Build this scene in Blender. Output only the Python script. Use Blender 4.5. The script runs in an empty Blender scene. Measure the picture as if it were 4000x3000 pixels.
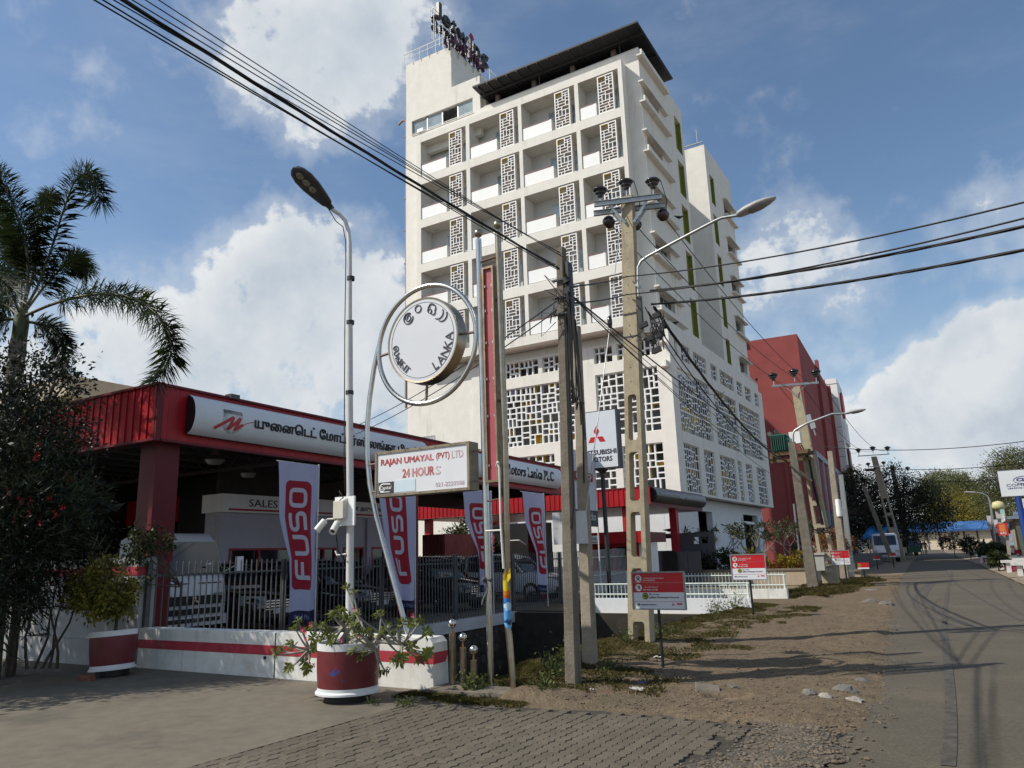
import bpy, math, random
import numpy as np
from mathutils import Vector, Matrix
PI = math.pi
rnd = random.Random(7)
sc = bpy.context.scene
col = sc.collection
# ------------------------------------------------------------------ camera
FOC, PITCH, ROLL, YAW = 2938.79, 0.224561, -0.0314559, -0.535479
CAMZ = 1.6
_fw = np.array([math.sin(YAW)*math.cos(PITCH), math.cos(YAW)*math.cos(PITCH), math.sin(PITCH)])
_r0 = np.array([math.cos(YAW), -math.sin(YAW), 0.0]); _u0 = np.cross(_r0, _fw)
_r = math.cos(ROLL)*_r0+math.sin(ROLL)*_u0; _u = np.cross(_r, _fw)
CAM = np.array([0, 0, CAMZ])
cd = bpy.data.cameras.new('camera'); cam = bpy.data.objects.new('camera', cd); col.objects.link(cam)
cd.sensor_fit = 'HORIZONTAL'; cd.sensor_width = 36; cd.lens = FOC/4000*36
cd.clip_start = 0.05; cd.clip_end = 3000
cam.matrix_world = Matrix(((_r[0], _u[0], -_fw[0], 0), (_r[1], _u[1], -_fw[1], 0), (_r[2], _u[2], -_fw[2], CAMZ), (0, 0, 0, 1)))
sc.camera = cam
def ray(x, y): return _fw+_r*(x-2000)/FOC-_u*(y-1500)/FOC      # direction through a point of the photograph
def PX(x, y, X): d = ray(x, y); return Vector(CAM+d*((X-CAM[0])/d[0]))
def PY(x, y, Y): d = ray(x, y); return Vector(CAM+d*((Y-CAM[1])/d[1]))
def PZ(x, y, Z=0.0): d = ray(x, y); return Vector(CAM+d*((Z-CAM[2])/d[2]))
def AT(x, y, W):
    d = ray(x, y); t = (d[0]*W[0]+d[1]*W[1])/(d[0]**2+d[1]**2); return Vector(CAM+d*t)
# ------------------------------------------------------------------ sun, sky
SUN_AZ, SUN_EL = math.radians(50+180), math.radians(45)           # azimuth from +Y towards +X, of the sun itself
SDIR = Vector((math.sin(SUN_AZ)*math.cos(SUN_EL), math.cos(SUN_AZ)*math.cos(SUN_EL), math.sin(SUN_EL)))
sl = bpy.data.lights.new('sun', 'SUN'); sun = bpy.data.objects.new('sun', sl); col.objects.link(sun)
sl.energy = 4.4; sl.angle = math.radians(0.55); sl.color = (1.0, 0.945, 0.86)
sun.rotation_euler = SDIR.to_track_quat('Z', 'Y').to_euler(); sun.location = (0, 0, 60)
sc.view_settings.view_transform = 'Standard'; sc.view_settings.look = 'None'
sc.view_settings.exposure = 0.0; sc.view_settings.gamma = 1.0; sc.view_settings.use_curve_mapping = False
world = bpy.data.worlds.new('World'); sc.world = world; world.use_nodes = True
wn, wl = world.node_tree.nodes, world.node_tree.links
wn.clear()
def N(t, **k):
    n = wn.new(t)
    for a, b in k.items(): setattr(n, a, b)
    return n
def inp(sock, v):
    if isinstance(v, bpy.types.NodeSocket): wl.new(v, sock)
    else: sock.default_value = v
def math_(op, a, b=None, c=None, clamp=False):
    n = N('ShaderNodeMath', operation=op, use_clamp=clamp)
    inp(n.inputs[0], a)
    if b is not None: inp(n.inputs[1], b)
    if c is not None: inp(n.inputs[2], c)
    return n.outputs[0]
def vmath(op, a, b=None, scale=None):
    n = N('ShaderNodeVectorMath', operation=op)
    inp(n.inputs[0], a)
    if b is not None: inp(n.inputs[1], b)
    if scale is not None: inp(n.inputs[3], scale)
    return n.outputs['Value'] if op in ('DOT_PRODUCT', 'LENGTH') else n.outputs[0]
def smooth(v, a, b, lo=0.0, hi=1.0):
    n = N('ShaderNodeMapRange', interpolation_type='SMOOTHSTEP')
    inp(n.inputs['Value'], v); n.inputs['From Min'].default_value = a; n.inputs['From Max'].default_value = b
    n.inputs['To Min'].default_value = lo; n.inputs['To Max'].default_value = hi
    return n.outputs['Result']
sky = N('ShaderNodeTexSky', sky_type='NISHITA', sun_disc=False)
sky.sun_elevation = SUN_EL; sky.sun_rotation = SUN_AZ % (2*PI); sky.altitude = 0; sky.air_density = 1.0; sky.dust_density = 0.6; sky.ozone_density = 2.0
tc = N('ShaderNodeTexCoord')
dvec = vmath('NORMALIZE', tc.outputs['Generated'])
sep = N('ShaderNodeSeparateXYZ'); wl.new(dvec, sep.inputs[0]); dz = sep.outputs['Z']
def noise(vec, scale, detail, rough=0.55, lac=2.0):
    n = N('ShaderNodeTexNoise'); wl.new(vec, n.inputs['Vector']); n.inputs['Scale'].default_value = scale
    n.inputs['Detail'].default_value = detail; n.inputs['Roughness'].default_value = rough; n.inputs['Lacunarity'].default_value = lac
    return n.outputs['Fac']
def bump_dir(p): v = Vector(ray(*p)).normalized(); return v
# cloud masses: (photo point of the middle, angular radius in radians, weight)
CLOUDS = [((1330, 240), .085, .80), ((1130, 170), .07, .62), ((1020, 120), .06, .38), ((1390, 380), .055, .52), ((1650, 60), .045, .42), ((1520, 30), .05, .40),
          ((1000, 1420), .12, .62), ((1250, 1200), .10, .74), ((820, 1330), .10, .46), ((1480, 1420), .10, .70), ((500, 1480), .12, .58), ((1180, 1500), .12, .6), ((300, 1560), .10, .55),
          ((3860, 1420), .055, .98), ((3700, 1520), .055, .86), ((3990, 1520), .08, .92), ((3530, 1560), .04, .68), ((3640, 1630), .05, .62), ((3900, 1660), .06, .66), ((3420, 1660), .035, .45), ((3800, 1330), .035, .7), ((3970, 1350), .05, .8),
          ((3080, 1150), .085, .52), ((3200, 1250), .06, .44), ((3560, 1800), .08, .42), ((3950, 1800), .08, .46), ((3250, 1780), .08, .42), ((3900, 960), .06, .33), ((1900, 1750), .12, .5)]
rs = random.Random(3)
for k in range(26):                                                # the same kind of sky all the way round
    az = rs.uniform(0.45, 2*PI-1.45); el = rs.uniform(.12, .75)
    CLOUDS.append(((math.sin(az)*math.cos(el), math.cos(az)*math.cos(el), math.sin(el)), rs.uniform(.06, .16), rs.uniform(.4, .9)))
def field(vec):
    tot = None
    for p, rad, w in CLOUDS:
        c = bump_dir(p) if len(p) == 2 else Vector(p)
        d = vmath('DOT_PRODUCT', vec, tuple(c))
        m = smooth(d, math.cos(rad*1.75), math.cos(rad*.15), 0, w)
        tot = m if tot is None else math_('MAXIMUM', tot, m)
    n1 = noise(vec, 6.5, 9, .60); n2 = noise(vec, 26, 6, .55)
    s = math_('ADD', tot, math_('MULTIPLY', math_('SUBTRACT', n1, .5), 1.45))
    return math_('ADD', s, math_('MULTIPLY', math_('SUBTRACT', n2, .5), .30))
f0 = field(dvec)
off = vmath('NORMALIZE', vmath('ADD', dvec, tuple(Vector((SDIR.x, SDIR.y, 1.2)).normalized()*.055)))
n1b = noise(off, 6.5, 6, .60); n1a = noise(dvec, 6.5, 6, .60)
lit = math_('ADD', .62, math_('MULTIPLY', math_('SUBTRACT', n1a, n1b), 2.3), clamp=True)
topl = smooth(f0, .25, .85, .85, .0)
lit = math_('ADD', math_('MULTIPLY', lit, .62), math_('MULTIPLY', topl, .42), clamp=True)
cover = math_('MAXIMUM', smooth(f0, .36, .58), math_('MULTIPLY', smooth(f0, .05, .55), .38))
thin = math_('MULTIPLY', smooth(noise(vmath('MULTIPLY', dvec, (1.0, 1.0, 3.0)), 2.6, 7, .62), .42, .78), .16)
cover = math_('MAXIMUM', cover, thin)
cover = math_('MULTIPLY', cover, smooth(dz, .0, .05, .3, 1))
cr = N('ShaderNodeMix', data_type='RGBA'); wl.new(lit, cr.inputs['Factor'])
cr.inputs['A'].default_value = (.42, .50, .60, 1); cr.inputs['B'].default_value = (.90, .91, .90, 1)
hz = N('ShaderNodeMix', data_type='RGBA'); wl.new(smooth(dz, .0, .42, .62, 0), hz.inputs['Factor'])   # pale air low over the horizon
sk = N('ShaderNodeMix', data_type='RGBA', blend_type='MULTIPLY'); sk.inputs['Factor'].default_value = 1
wl.new(sky.outputs[0], sk.inputs['A']); sk.inputs['B'].default_value = (.124, .130, .130, 1)
wl.new(sk.outputs['Result'], hz.inputs['A']); hz.inputs['B'].default_value = (.40, .53, .66, 1)
mx = N('ShaderNodeMix', data_type='RGBA'); wl.new(cover, mx.inputs['Factor'])
wl.new(hz.outputs['Result'], mx.inputs['A']); wl.new(cr.outputs['Result'], mx.inputs['B'])
bg = N('ShaderNodeBackground'); wl.new(mx.outputs['Result'], bg.inputs['Color']); bg.inputs['Strength'].default_value = 1.0
wo = N('ShaderNodeOutputWorld'); wl.new(bg.outputs[0], wo.inputs['Surface'])
sc.cycles.max_bounces = 6; sc.cycles.diffuse_bounces = 3; sc.cycles.glossy_bounces = 3; sc.cycles.transparent_max_bounces = 8; sc.cycles.transmission_bounces = 3
try: world.cycles.sampling_method = 'MANUAL'; world.cycles.sample_map_resolution = 512
except Exception: pass
# ------------------------------------------------------------------ helpers
def wloc(o):
    v = Vector((0, 0, 0))
    while o is not None: v += o.location; o = o.parent
    return v
class MB:
    def __init__(s): s.v = []; s.f = []; s.m = []; s.s = []
    def add(s, vs, fs, m=0, sm=False):
        b = len(s.v); s.v += [tuple(p) for p in vs]
        for f in fs: s.f.append([b+i for i in f]); s.m.append(m); s.s.append(sm)
        return s
    def box(s, x0, x1, y0, y1, z0, z1, m=0):
        if x0 > x1: x0, x1 = x1, x0
        if y0 > y1: y0, y1 = y1, y0
        if z0 > z1: z0, z1 = z1, z0
        return s.add([(x0,y0,z0),(x1,y0,z0),(x1,y1,z0),(x0,y1,z0),(x0,y0,z1),(x1,y0,z1),(x1,y1,z1),(x0,y1,z1)],
              [(3,2,1,0),(4,5,6,7),(0,1,5,4),(1,2,6,5),(2,3,7,6),(3,0,4,7)], m)
    def obox(s, c, ax, ay, az, m=0):        # centre and three half-axis vectors
        c, ax, ay, az = Vector(c), Vector(ax), Vector(ay), Vector(az)
        vs = [c+ax*i+ay*j+az*k for k in (-1, 1) for i, j in ((-1,-1),(1,-1),(1,1),(-1,1))]
        fs = [(3,2,1,0),(4,5,6,7),(0,1,5,4),(1,2,6,5),(2,3,7,6),(3,0,4,7)]
        if ax.cross(ay).dot(az) < 0: fs = [f[::-1] for f in fs]
        return s.add(vs, fs, m)
    def beam(s, p, q, w, h, up=(0, 0, 1), m=0, w2=None, h2=None):
        p, q = Vector(p), Vector(q); d = (q-p).normalized(); sd = d.cross(Vector(up))
        if sd.length < 1e-4: sd = d.cross(Vector((1, 0, 0)))
        sd.normalize(); u = sd.cross(d)
        w2 = w if w2 is None else w2; h2 = h if h2 is None else h2
        vs = [p+sd*(w/2*i)+u*(h/2*j) for i, j in ((-1,-1),(1,-1),(1,1),(-1,1))]+[q+sd*(w2/2*i)+u*(h2/2*j) for i, j in ((-1,-1),(1,-1),(1,1),(-1,1))]
        return s.add(vs, [(3,2,1,0),(4,5,6,7),(0,1,5,4),(1,2,6,5),(2,3,7,6),(3,0,4,7)], m)
    def tube(s, pts, r, n=8, cap=True, m=0, closed=False):
        pts = [Vector(p) for p in pts]; k = len(pts)
        rs_ = r if isinstance(r, (list, tuple)) else [r]*k
        fr = None; vs = []
        for i, p in enumerate(pts):
            if closed: d = pts[(i+1) % k]-pts[i-1]
            else: d = pts[min(i+1, k-1)]-pts[max(i-1, 0)]
            d.normalize()
            if fr is None:
                a = Vector((0, 0, 1)) if abs(d.z) < .9 else Vector((1, 0, 0))
                fr = d.cross(a).normalized()
            else:
                fr = (fr-d*fr.dot(d)).normalized()
            b = d.cross(fr)
            for j in range(n):
                t = 2*PI*j/n; vs.append(p+(fr*math.cos(t)+b*math.sin(t))*rs_[i])
        fs = []
        for i in range(k if closed else k-1):
            a, b = i*n, ((i+1) % k)*n
            for j in range(n): fs.append((a+j, a+(j+1) % n, b+(j+1) % n, b+j))
        s.add(vs, fs, m, True)
        if cap and not closed:
            s.add(vs[:n], [tuple(range(n))[::-1]], m); s.add(vs[-n:], [tuple(range(n))], m)
        return s
    def lathe(s, prof, c=(0, 0, 0), n=16, ax=(0, 0, 1), m=0, flat=False):
        c = Vector(c); az = Vector(ax).normalized()
        a = Vector((1, 0, 0)) if abs(az.x) < .9 else Vector((0, 1, 0))
        ux = (a-az*a.dot(az)).normalized(); uy = az.cross(ux)
        for (r0, z0), (r1, z1) in zip(prof[:-1], prof[1:]):
            vs = []
            for r, z in ((r0, z0), (r1, z1)):
                for j in range(n):
                    t = 2*PI*j/n; vs.append(c+az*z+(ux*math.cos(t)+uy*math.sin(t))*max(r, 1e-4))
            s.add(vs, [(j, (j+1) % n, n+(j+1) % n, n+j) for j in range(n)], m, not flat)
        return s
    def ball(s, c, r, n=12, m=0):
        k = n//2
        return s.lathe_s([(r*math.sin(PI*i/k), -r*math.cos(PI*i/k)) for i in range(k+1)], c, n, m)
    def lathe_s(s, prof, c, n, m=0, ax=(0, 0, 1)):   # smooth across the profile
        c = Vector(c); az = Vector(ax).normalized()
        a = Vector((1, 0, 0)) if abs(az.x) < .9 else Vector((0, 1, 0))
        ux = (a-az*a.dot(az)).normalized(); uy = az.cross(ux); vs = []
        for r, z in prof:
            for j in range(n):
                t = 2*PI*j/n; vs.append(c+az*z+(ux*math.cos(t)+uy*math.sin(t))*max(r, 1e-4))
        fs = [(i*n+j, i*n+(j+1) % n, (i+1)*n+(j+1) % n, (i+1)*n+j) for i in range(len(prof)-1) for j in range(n)]
        return s.add(vs, fs, m, True)
    def prism(s, poly, O, ux, uy, t, m=0, sm=False):   # polygon in the frame (ux, uy), pushed back by t along -n
        O, ux, uy = Vector(O), Vector(ux), Vector(uy); nn = ux.cross(uy).normalized()
        if sum(a[0]*b[1]-b[0]*a[1] for a, b in zip(poly, poly[1:]+poly[:1])) < 0: poly = poly[::-1]
        k = len(poly)
        A = [O+ux*a+uy*b for a, b in poly]; B = [p-nn*t for p in A]
        s.add(A, [tuple(range(k))], m); s.add(B, [tuple(range(k))[::-1]], m)
        s.add(A+B, [(i, k+i, k+(i+1) % k, (i+1) % k) for i in range(k)], m, sm)
        return s
    def quad(s, a, b, c, d, m=0): return s.add([a, b, c, d], [(0, 1, 2, 3)], m)
    def sheet(s, fn, nu, nv, m=0, sm=True):      # fn(u, v) -> point, u and v in 0..1
        vs = [fn(i/nu, j/nv) for j in range(nv+1) for i in range(nu+1)]
        w = nu+1
        return s.add(vs, [(j*w+i, j*w+i+1, (j+1)*w+i+1, (j+1)*w+i) for j in range(nv) for i in range(nu)], m, sm)
    def mesh(s, name, mats, base=Vector((0, 0, 0))):
        me = bpy.data.meshes.new(name)
        me.from_pydata([(p[0]-base[0], p[1]-base[1], p[2]-base[2]) for p in s.v], [], s.f)
        for q in (mats if isinstance(mats, (list, tuple)) else [mats]): me.materials.append(q)
        me.polygons.foreach_set('material_index', s.m); me.polygons.foreach_set('use_smooth', s.s)
        me.update(); return me
    def build(s, name, mats, parent=None, label=None, cat=None, group=None, kind=None, base=None, bev=0):
        b = wloc(parent) if parent is not None else Vector(base) if base is not None else Vector((0, 0, 0))
        o = bpy.data.objects.new(name, s.mesh(name, mats, b)); col.objects.link(o)
        if parent is not None: o.parent = parent
        else: o.location = b
        tag(o, label, cat, group, kind)
        if bev:
            md = o.modifiers.new('bevel', 'BEVEL'); md.width = bev; md.segments = 2; md.limit_method = 'ANGLE'; md.angle_limit = .7
        return o
def tag(o, label=None, cat=None, group=None, kind=None):
    if label: o['label'] = label
    if cat: o['category'] = cat
    if group: o['group'] = group
    if kind: o['kind'] = kind
    return o
def thing(name, label, cat, loc=(0, 0, 0), group=None):
    o = bpy.data.objects.new(name, None); col.objects.link(o); o.location = loc; o.empty_display_size = .3
    return tag(o, label, cat, group)
def inst(src, name, parent, loc, rot=None, scale=None):          # one more piece that shares the mesh of src
    o = bpy.data.objects.new(name, src.data if hasattr(src, 'data') else src); col.objects.link(o)
    o.parent = parent; o.location = Vector(loc)-(wloc(parent) if parent is not None else Vector((0, 0, 0)))
    if rot is not None: o.rotation_euler = rot
    if scale is not None: o.scale = scale
    return o
def dup(o, parent=None):
    c = o.copy(); col.objects.link(c); c.parent = parent
    for ch in list(o.children): dup(ch, c)
    return c
def dup_to(o, loc, rz, label, **k):
    c = dup(o); c.location = loc; c.rotation_euler = (0, 0, rz); tag(c, label, **k); return c
def wall(mb, O, U, V, u0, u1, v0, v1, holes, t, m=0, mr=None):   # plate with rectangular holes, front face on O+uU+vV, thickness t behind (normal U x V)
    O, U, V = Vector(O), Vector(U), Vector(V); Nn = U.cross(V)
    us = sorted({u0, u1, *[h[0] for h in holes], *[h[1] for h in holes]}); vs = sorted({v0, v1, *[h[2] for h in holes], *[h[3] for h in holes]})
    us = [a for a in us if u0-1e-6 <= a <= u1+1e-6]; vs = [a for a in vs if v0-1e-6 <= a <= v1+1e-6]
    solid = [[not any(h[0] < (us[i]+us[i+1])/2 < h[1] and h[2] < (vs[j]+vs[j+1])/2 < h[3] for h in holes) for j in range(len(vs)-1)] for i in range(len(us)-1)]
    P = lambda a, b, d: O+U*a+V*b-Nn*d
    nu, nv = len(us)-1, len(vs)-1
    for i in range(nu):
        j = 0
        while j < nv:                                            # merge runs up the column
            if not solid[i][j]: j += 1; continue
            k = j
            while k < nv and solid[i][k]: k += 1
            a, b, c, d = us[i], us[i+1], vs[j], vs[k]
            mb.quad(P(a,c,0), P(b,c,0), P(b,d,0), P(a,d,0), m); mb.quad(P(a,d,t), P(b,d,t), P(b,c,t), P(a,c,t), m)
            j = k
    for i in range(nu):
        for j in range(nv):
            if not solid[i][j]: continue
            a, b, c, d = us[i], us[i+1], vs[j], vs[j+1]
            g = lambda ii, jj: 0 <= ii < nu and 0 <= jj < nv and solid[ii][jj]
            mm = m if mr is None else mr
            if not g(i-1, j): mb.quad(P(a,c,t), P(a,c,0), P(a,d,0), P(a,d,t), mm)
            if not g(i+1, j): mb.quad(P(b,c,0), P(b,c,t), P(b,d,t), P(b,d,0), mm)
            if not g(i, j-1): mb.quad(P(a,c,t), P(b,c,t), P(b,c,0), P(a,c,0), mm)
            if not g(i, j+1): mb.quad(P(a,d,0), P(b,d,0), P(b,d,t), P(a,d,t), mm)
    return mb
def rrect(x0, x1, y0, y1, r, n=5):
    p = []
    for cx, cy, a in ((x1-r, y0+r, -PI/2), (x1-r, y1-r, 0), (x0+r, y1-r, PI/2), (x0+r, y0+r, PI)):
        for i in range(n+1): p.append((cx+r*math.cos(a+PI/2*i/n), cy+r*math.sin(a+PI/2*i/n)))
    return p
def circ(cx, cy, r, n=24, ry=None): return [(cx+r*math.cos(2*PI*i/n), cy+(ry or r)*math.sin(2*PI*i/n)) for i in range(n)]
def lerp(a, b, t): return a+(b-a)*t
def visual(s):                                                     # Tamil vowel signs in the order they are drawn
    out = []
    for ch in s:
        if ch in 'ெேை' and out: out.insert(len(out)-1, ch)
        elif ch in 'ொோ' and out: out.insert(len(out)-1, 'ெ' if ch == 'ொ' else 'ே'); out.append('ா')
        else: out.append(ch)
    return ''.join(out)
def text_mesh(body, ext=.01, bold=0.0, shear=0.0):
    body = visual(body)
    c = bpy.data.curves.new('lettering', 'FONT'); c.body = body; c.extrude = ext; c.resolution_u = 2; c.shear = shear
    o = bpy.data.objects.new('lettering', c)
    me = bpy.data.meshes.new_from_object(o)
    bpy.data.objects.remove(o); bpy.data.curves.remove(c)
    return me
def text(body, name, mat_, parent, O, ux, uy, w=None, h=None, ext=.004, bold=0.0, warp=None, align='L', shear=0.0, label=None, **kw):
    """lettering fitted to width w and height h, lower left corner on O in the frame (ux, uy)"""
    me = text_mesh(body, 1.0, bold, shear)
    n = len(me.vertices); a = np.empty(n*3); me.vertices.foreach_get('co', a); a = a.reshape(-1, 3)
    if bold:                                                       # heavier strokes: shifted copies, each a hair lower
        fs = [tuple(p.vertices) for p in me.polygons]; k = bold*1.6; A = []; F = []
        for i, (dx, dy) in enumerate(((0, 0), (k, 0), (-k, 0), (0, k), (0, -k), (k*.7, k*.7), (-k*.7, -k*.7))):
            A.append(a*np.array([1, 1, 1-.02*i])+np.array([dx, dy, 0])); F += [tuple(v+n*i for v in f) for f in fs]
        a = np.concatenate(A); bpy.data.meshes.remove(me); me = bpy.data.meshes.new('lettering'); me.from_pydata(a.tolist(), [], F); n = len(a)
    lo, hi = a.min(0), a.max(0); sp = hi-lo
    sy = (h/sp[1]) if h else w/sp[0]; sx = (w/sp[0]) if w else sy
    q = (a-np.array([lo[0], lo[1], 0]))*np.array([sx, sy, 1]); ww = sp[0]*sx
    if align == 'C': q[:, 0] -= ww/2
    elif align == 'R': q[:, 0] -= ww
    O, ux, uy = Vector(O), Vector(ux).normalized(), Vector(uy).normalized(); nn = ux.cross(uy).normalized()
    if warp: pts = np.array([warp(p[0], p[1], p[2]*ext) for p in q])
    else: pts = np.array(O)+q[:, :1]*np.array(ux)+q[:, 1:2]*np.array(uy)+q[:, 2:3]*ext*np.array(nn)
    b = np.array(wloc(parent)) if parent is not None else np.zeros(3)
    me.vertices.foreach_set('co', (pts-b).ravel()); me.update(); me.materials.clear(); me.materials.append(mat_)
    o = bpy.data.objects.new(name, me); col.objects.link(o); o.parent = parent
    return tag(o, label, **kw)
def ribbon(mb, path, w, S, m=0, closed=False):        # stroke of width w along a 2D path, laid on the surface S(x, y)
    p = [Vector(q) for q in path]; k = len(p); L = []; R = []
    for i in range(k):
        a = p[i-1] if (i or closed) else p[0]; b = p[(i+1) % k] if (i < k-1 or closed) else p[-1]
        d = (b-a).normalized(); n = Vector((-d.y, d.x)); L.append(S(*(p[i]+n*w/2))); R.append(S(*(p[i]-n*w/2)))
    vs = L+R
    mb.add(vs, [(i, k+i, k+(i+1) % k, (i+1) % k) for i in range(k if closed else k-1)], m)
def rpath(pts, r, n=4, closed=False, step=None):           # polyline with rounded corners
    out = []; k = len(pts); P = [Vector(q) for q in pts]
    for i in range(k):
        if not closed and i in (0, k-1): out.append(P[i]); continue
        a, b, c = P[i-1], P[i], P[(i+1) % k]; d1 = (a-b); d2 = (c-b); rr = min(r, d1.length/2, d2.length/2); d1.normalize(); d2.normalize()
        s_, e_ = b+d1*rr, b+d2*rr
        for j in range(n+1):
            t = j/n; out.append(s_*(1-t)**2+b*2*t*(1-t)+e_*t*t)
    if step:
        o2 = []
        seq = out+[out[0]] if closed else out
        for a, b in zip(seq[:-1], seq[1:]):
            m_ = max(1, int((b-a).length/step))
            for j in range(m_): o2.append(a+(b-a)*j/m_)
        if not closed: o2.append(seq[-1])
        out = o2
    return out
# ------------------------------------------------------------------ materials
MATS = {}
def M(name, c, rough=.6, metal=0.0, n=None, st=None, bump=None, spec=.4, coat=0.0, alpha=1.0, trans=0.0, emit=None, rv=0.0, geo=True, streak=None):
    """procedural material: base colour, fine variation n=(scale, amount), stains st=(scale, lo, hi, colour, amount), bump=(scale, strength)"""
    if name in MATS: return MATS[name]
    m = bpy.data.materials.new(name); m.use_nodes = True; t = m.node_tree; b = t.nodes['Principled BSDF']
    MATS[name] = m
    c = tuple(c)+((1,) if len(c) == 3 else ())
    b.inputs['Base Color'].default_value = c; b.inputs['Roughness'].default_value = rough; b.inputs['Metallic'].default_value = metal
    b.inputs['Specular IOR Level'].default_value = spec; b.inputs['Coat Weight'].default_value = coat; b.inputs['Alpha'].default_value = alpha
    b.inputs['Transmission Weight'].default_value = trans
    if emit: b.inputs['Emission Color'].default_value = tuple(emit[:3])+(1,); b.inputs['Emission Strength'].default_value = emit[3]
    if not (n or st or bump or rv or streak): n = (7.0, .10)
    nd = t.nodes
    if geo: g = nd.new('ShaderNodeNewGeometry'); vec = g.outputs['Position']
    else: g = nd.new('ShaderNodeTexCoord'); vec = g.outputs['Object']
    def nz(scale, detail=6, rough_=.6, vv=None):
        q = nd.new('ShaderNodeTexNoise'); q.inputs['Scale'].default_value = scale; q.inputs['Detail'].default_value = detail; q.inputs['Roughness'].default_value = rough_
        t.links.new(vv or vec, q.inputs['Vector']); return q.outputs['Fac']
    def mr(f, a, b_, lo, hi):
        q = nd.new('ShaderNodeMapRange'); q.interpolation_type = 'SMOOTHSTEP'; t.links.new(f, q.inputs[0])
        for i, v in enumerate((a, b_, lo, hi)): q.inputs[i+1].default_value = v
        return q.outputs[0]
    def mix(f, A, B, mode='MIX'):
        q = nd.new('ShaderNodeMix'); q.data_type = 'RGBA'; q.blend_type = mode
        for s_, v in ((q.inputs['Factor'], f), (q.inputs['A'], A), (q.inputs['B'], B)):
            if isinstance(v, bpy.types.NodeSocket): t.links.new(v, s_)
            else: s_.default_value = v
        return q.outputs['Result']
    cur = c
    if n:
        f = mr(nz(n[0]), .3, .7, 1-n[1], 1+n[1]*.6)
        q = nd.new('ShaderNodeCombineColor')
        for i in range(3): t.links.new(f, q.inputs[i])
        cur = mix(1.0, c, q.outputs[0], 'MULTIPLY')
    if rv:
        oi = nd.new('ShaderNodeObjectInfo'); f = mr(oi.outputs['Random'], 0, 1, 1-rv, 1+rv)
        q = nd.new('ShaderNodeCombineColor')
        for i in range(3): t.links.new(f, q.inputs[i])
        cur = mix(1.0, cur, q.outputs[0], 'MULTIPLY')
    for s_ in ([st] if st and not isinstance(st, list) else st or []):
        f = mr(nz(s_[0], 8, .65), s_[1], s_[2], 0, s_[4]); cur = mix(f, cur, tuple(s_[3])+(1,))
    if streak:                                                   # dirt that has run down: stretched noise
        mp = nd.new('ShaderNodeMapping'); mp.inputs['Scale'].default_value = (1, 1, .10); t.links.new(vec, mp.inputs[0])
        f = mr(nz(streak[0], 5, .6, mp.outputs[0]), streak[1], streak[2], 0, streak[4]); cur = mix(f, cur, tuple(streak[3])+(1,))
    if isinstance(cur, bpy.types.NodeSocket): t.links.new(cur, b.inputs['Base Color'])
    if bump:
        q = nd.new('ShaderNodeBump'); q.inputs['Strength'].default_value = bump[1]; q.inputs['Distance'].default_value = bump[2] if len(bump) > 2 else .02
        t.links.new(nz(bump[0], 5), q.inputs['Height']); t.links.new(q.outputs[0], b.inputs['Normal'])
    return m
W1 = M('white_render', (.80, .77, .70), .85, n=(1.5, .05), st=[(.25, .55, .8, (.62, .58, .46), .35), (3.0, .62, .8, (.55, .52, .45), .25)], streak=(1.6, .54, .80, (.40, .36, .28), .42), bump=(40, .08), spec=.2)
W2 = M('white_paint', (.82, .82, .80), .6, n=(3, .05))
WP = M('balcony_white', (.88, .88, .86), .55, n=(2, .03))
WDIRTY = M('dirty_white_wall', (.74, .73, .68), .85, n=(5, .08), st=[(2.2, .5, .75, (.40, .35, .27), .55), (9, .6, .8, (.28, .25, .2), .5)], streak=(6, .52, .75, (.30, .26, .2), .45), bump=(30, .15), spec=.2)
REDB = M('red_band_paint', (.42, .035, .055), .6, n=(4, .15), st=(3, .58, .75, (.5, .3, .28), .4))
RED = M('red_sheet_paint', (.37, .005, .010), .45, n=(2, .12), spec=.4, rv=.05)
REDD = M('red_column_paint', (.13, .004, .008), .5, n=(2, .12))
CONC = M('pole_concrete', (.34, .29, .22), .9, n=(6, .18), st=[(2.5, .5, .75, (.18, .15, .12), .5), (14, .6, .75, (.5, .46, .4), .4)], streak=(8, .55, .8, (.14, .12, .1), .4), bump=(35, .35), spec=.15)
CONC2 = M('weathered_concrete', (.19, .165, .13), .92, n=(5, .2), st=[(3, .5, .75, (.10, .09, .075), .6), (15, .6, .75, (.40, .37, .32), .5)], streak=(7, .5, .8, (.09, .08, .07), .5), bump=(30, .5), spec=.15)
STEEL = M('stainless_steel', (.62, .60, .56), .22, 1.0, n=(8, .10), st=(5, .6, .8, (.30, .22, .14), .5))
STEELT = M('tarnished_steel', (.40, .33, .24), .30, 1.0, n=(6, .15), st=(9, .5, .75, (.22, .16, .10), .7))
GALV = M('galvanised_steel', (.42, .43, .42), .45, .85, n=(12, .12))
DSTEEL = M('dark_steel', (.05, .05, .052), .5, .3, n=(6, .15))
GREYP = M('grey_fence_paint', (.10, .10, .10), .55, n=(9, .15))
BLK = M('black_plastic', (.012, .012, .013), .5)
CABLE = M('black_cable', (.010, .010, .011), .55)
GLASS = M('window_glass', (.10, .14, .17), .06, 0, spec=.9, n=(.8, .2))
GLASSL = M('pale_curtained_glass', (.36, .44, .48), .10, 0, spec=.8, n=(1.2, .2), rv=.45)
GLASSD = M('dark_glass', (.012, .016, .02), .05, 0, spec=.8, n=(1, .3))
ALU = M('aluminium_frame', (.55, .55, .53), .4, .6)
INT = M('interior_render', (.42, .40, .36), .9, n=(1, .1))
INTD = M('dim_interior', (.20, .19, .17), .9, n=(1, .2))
YEL = M('yellow_lining', (.62, .44, .06), .7, n=(3, .1))
LAV = M('lavender_lining', (.48, .46, .58), .7, n=(3, .1))
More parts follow.
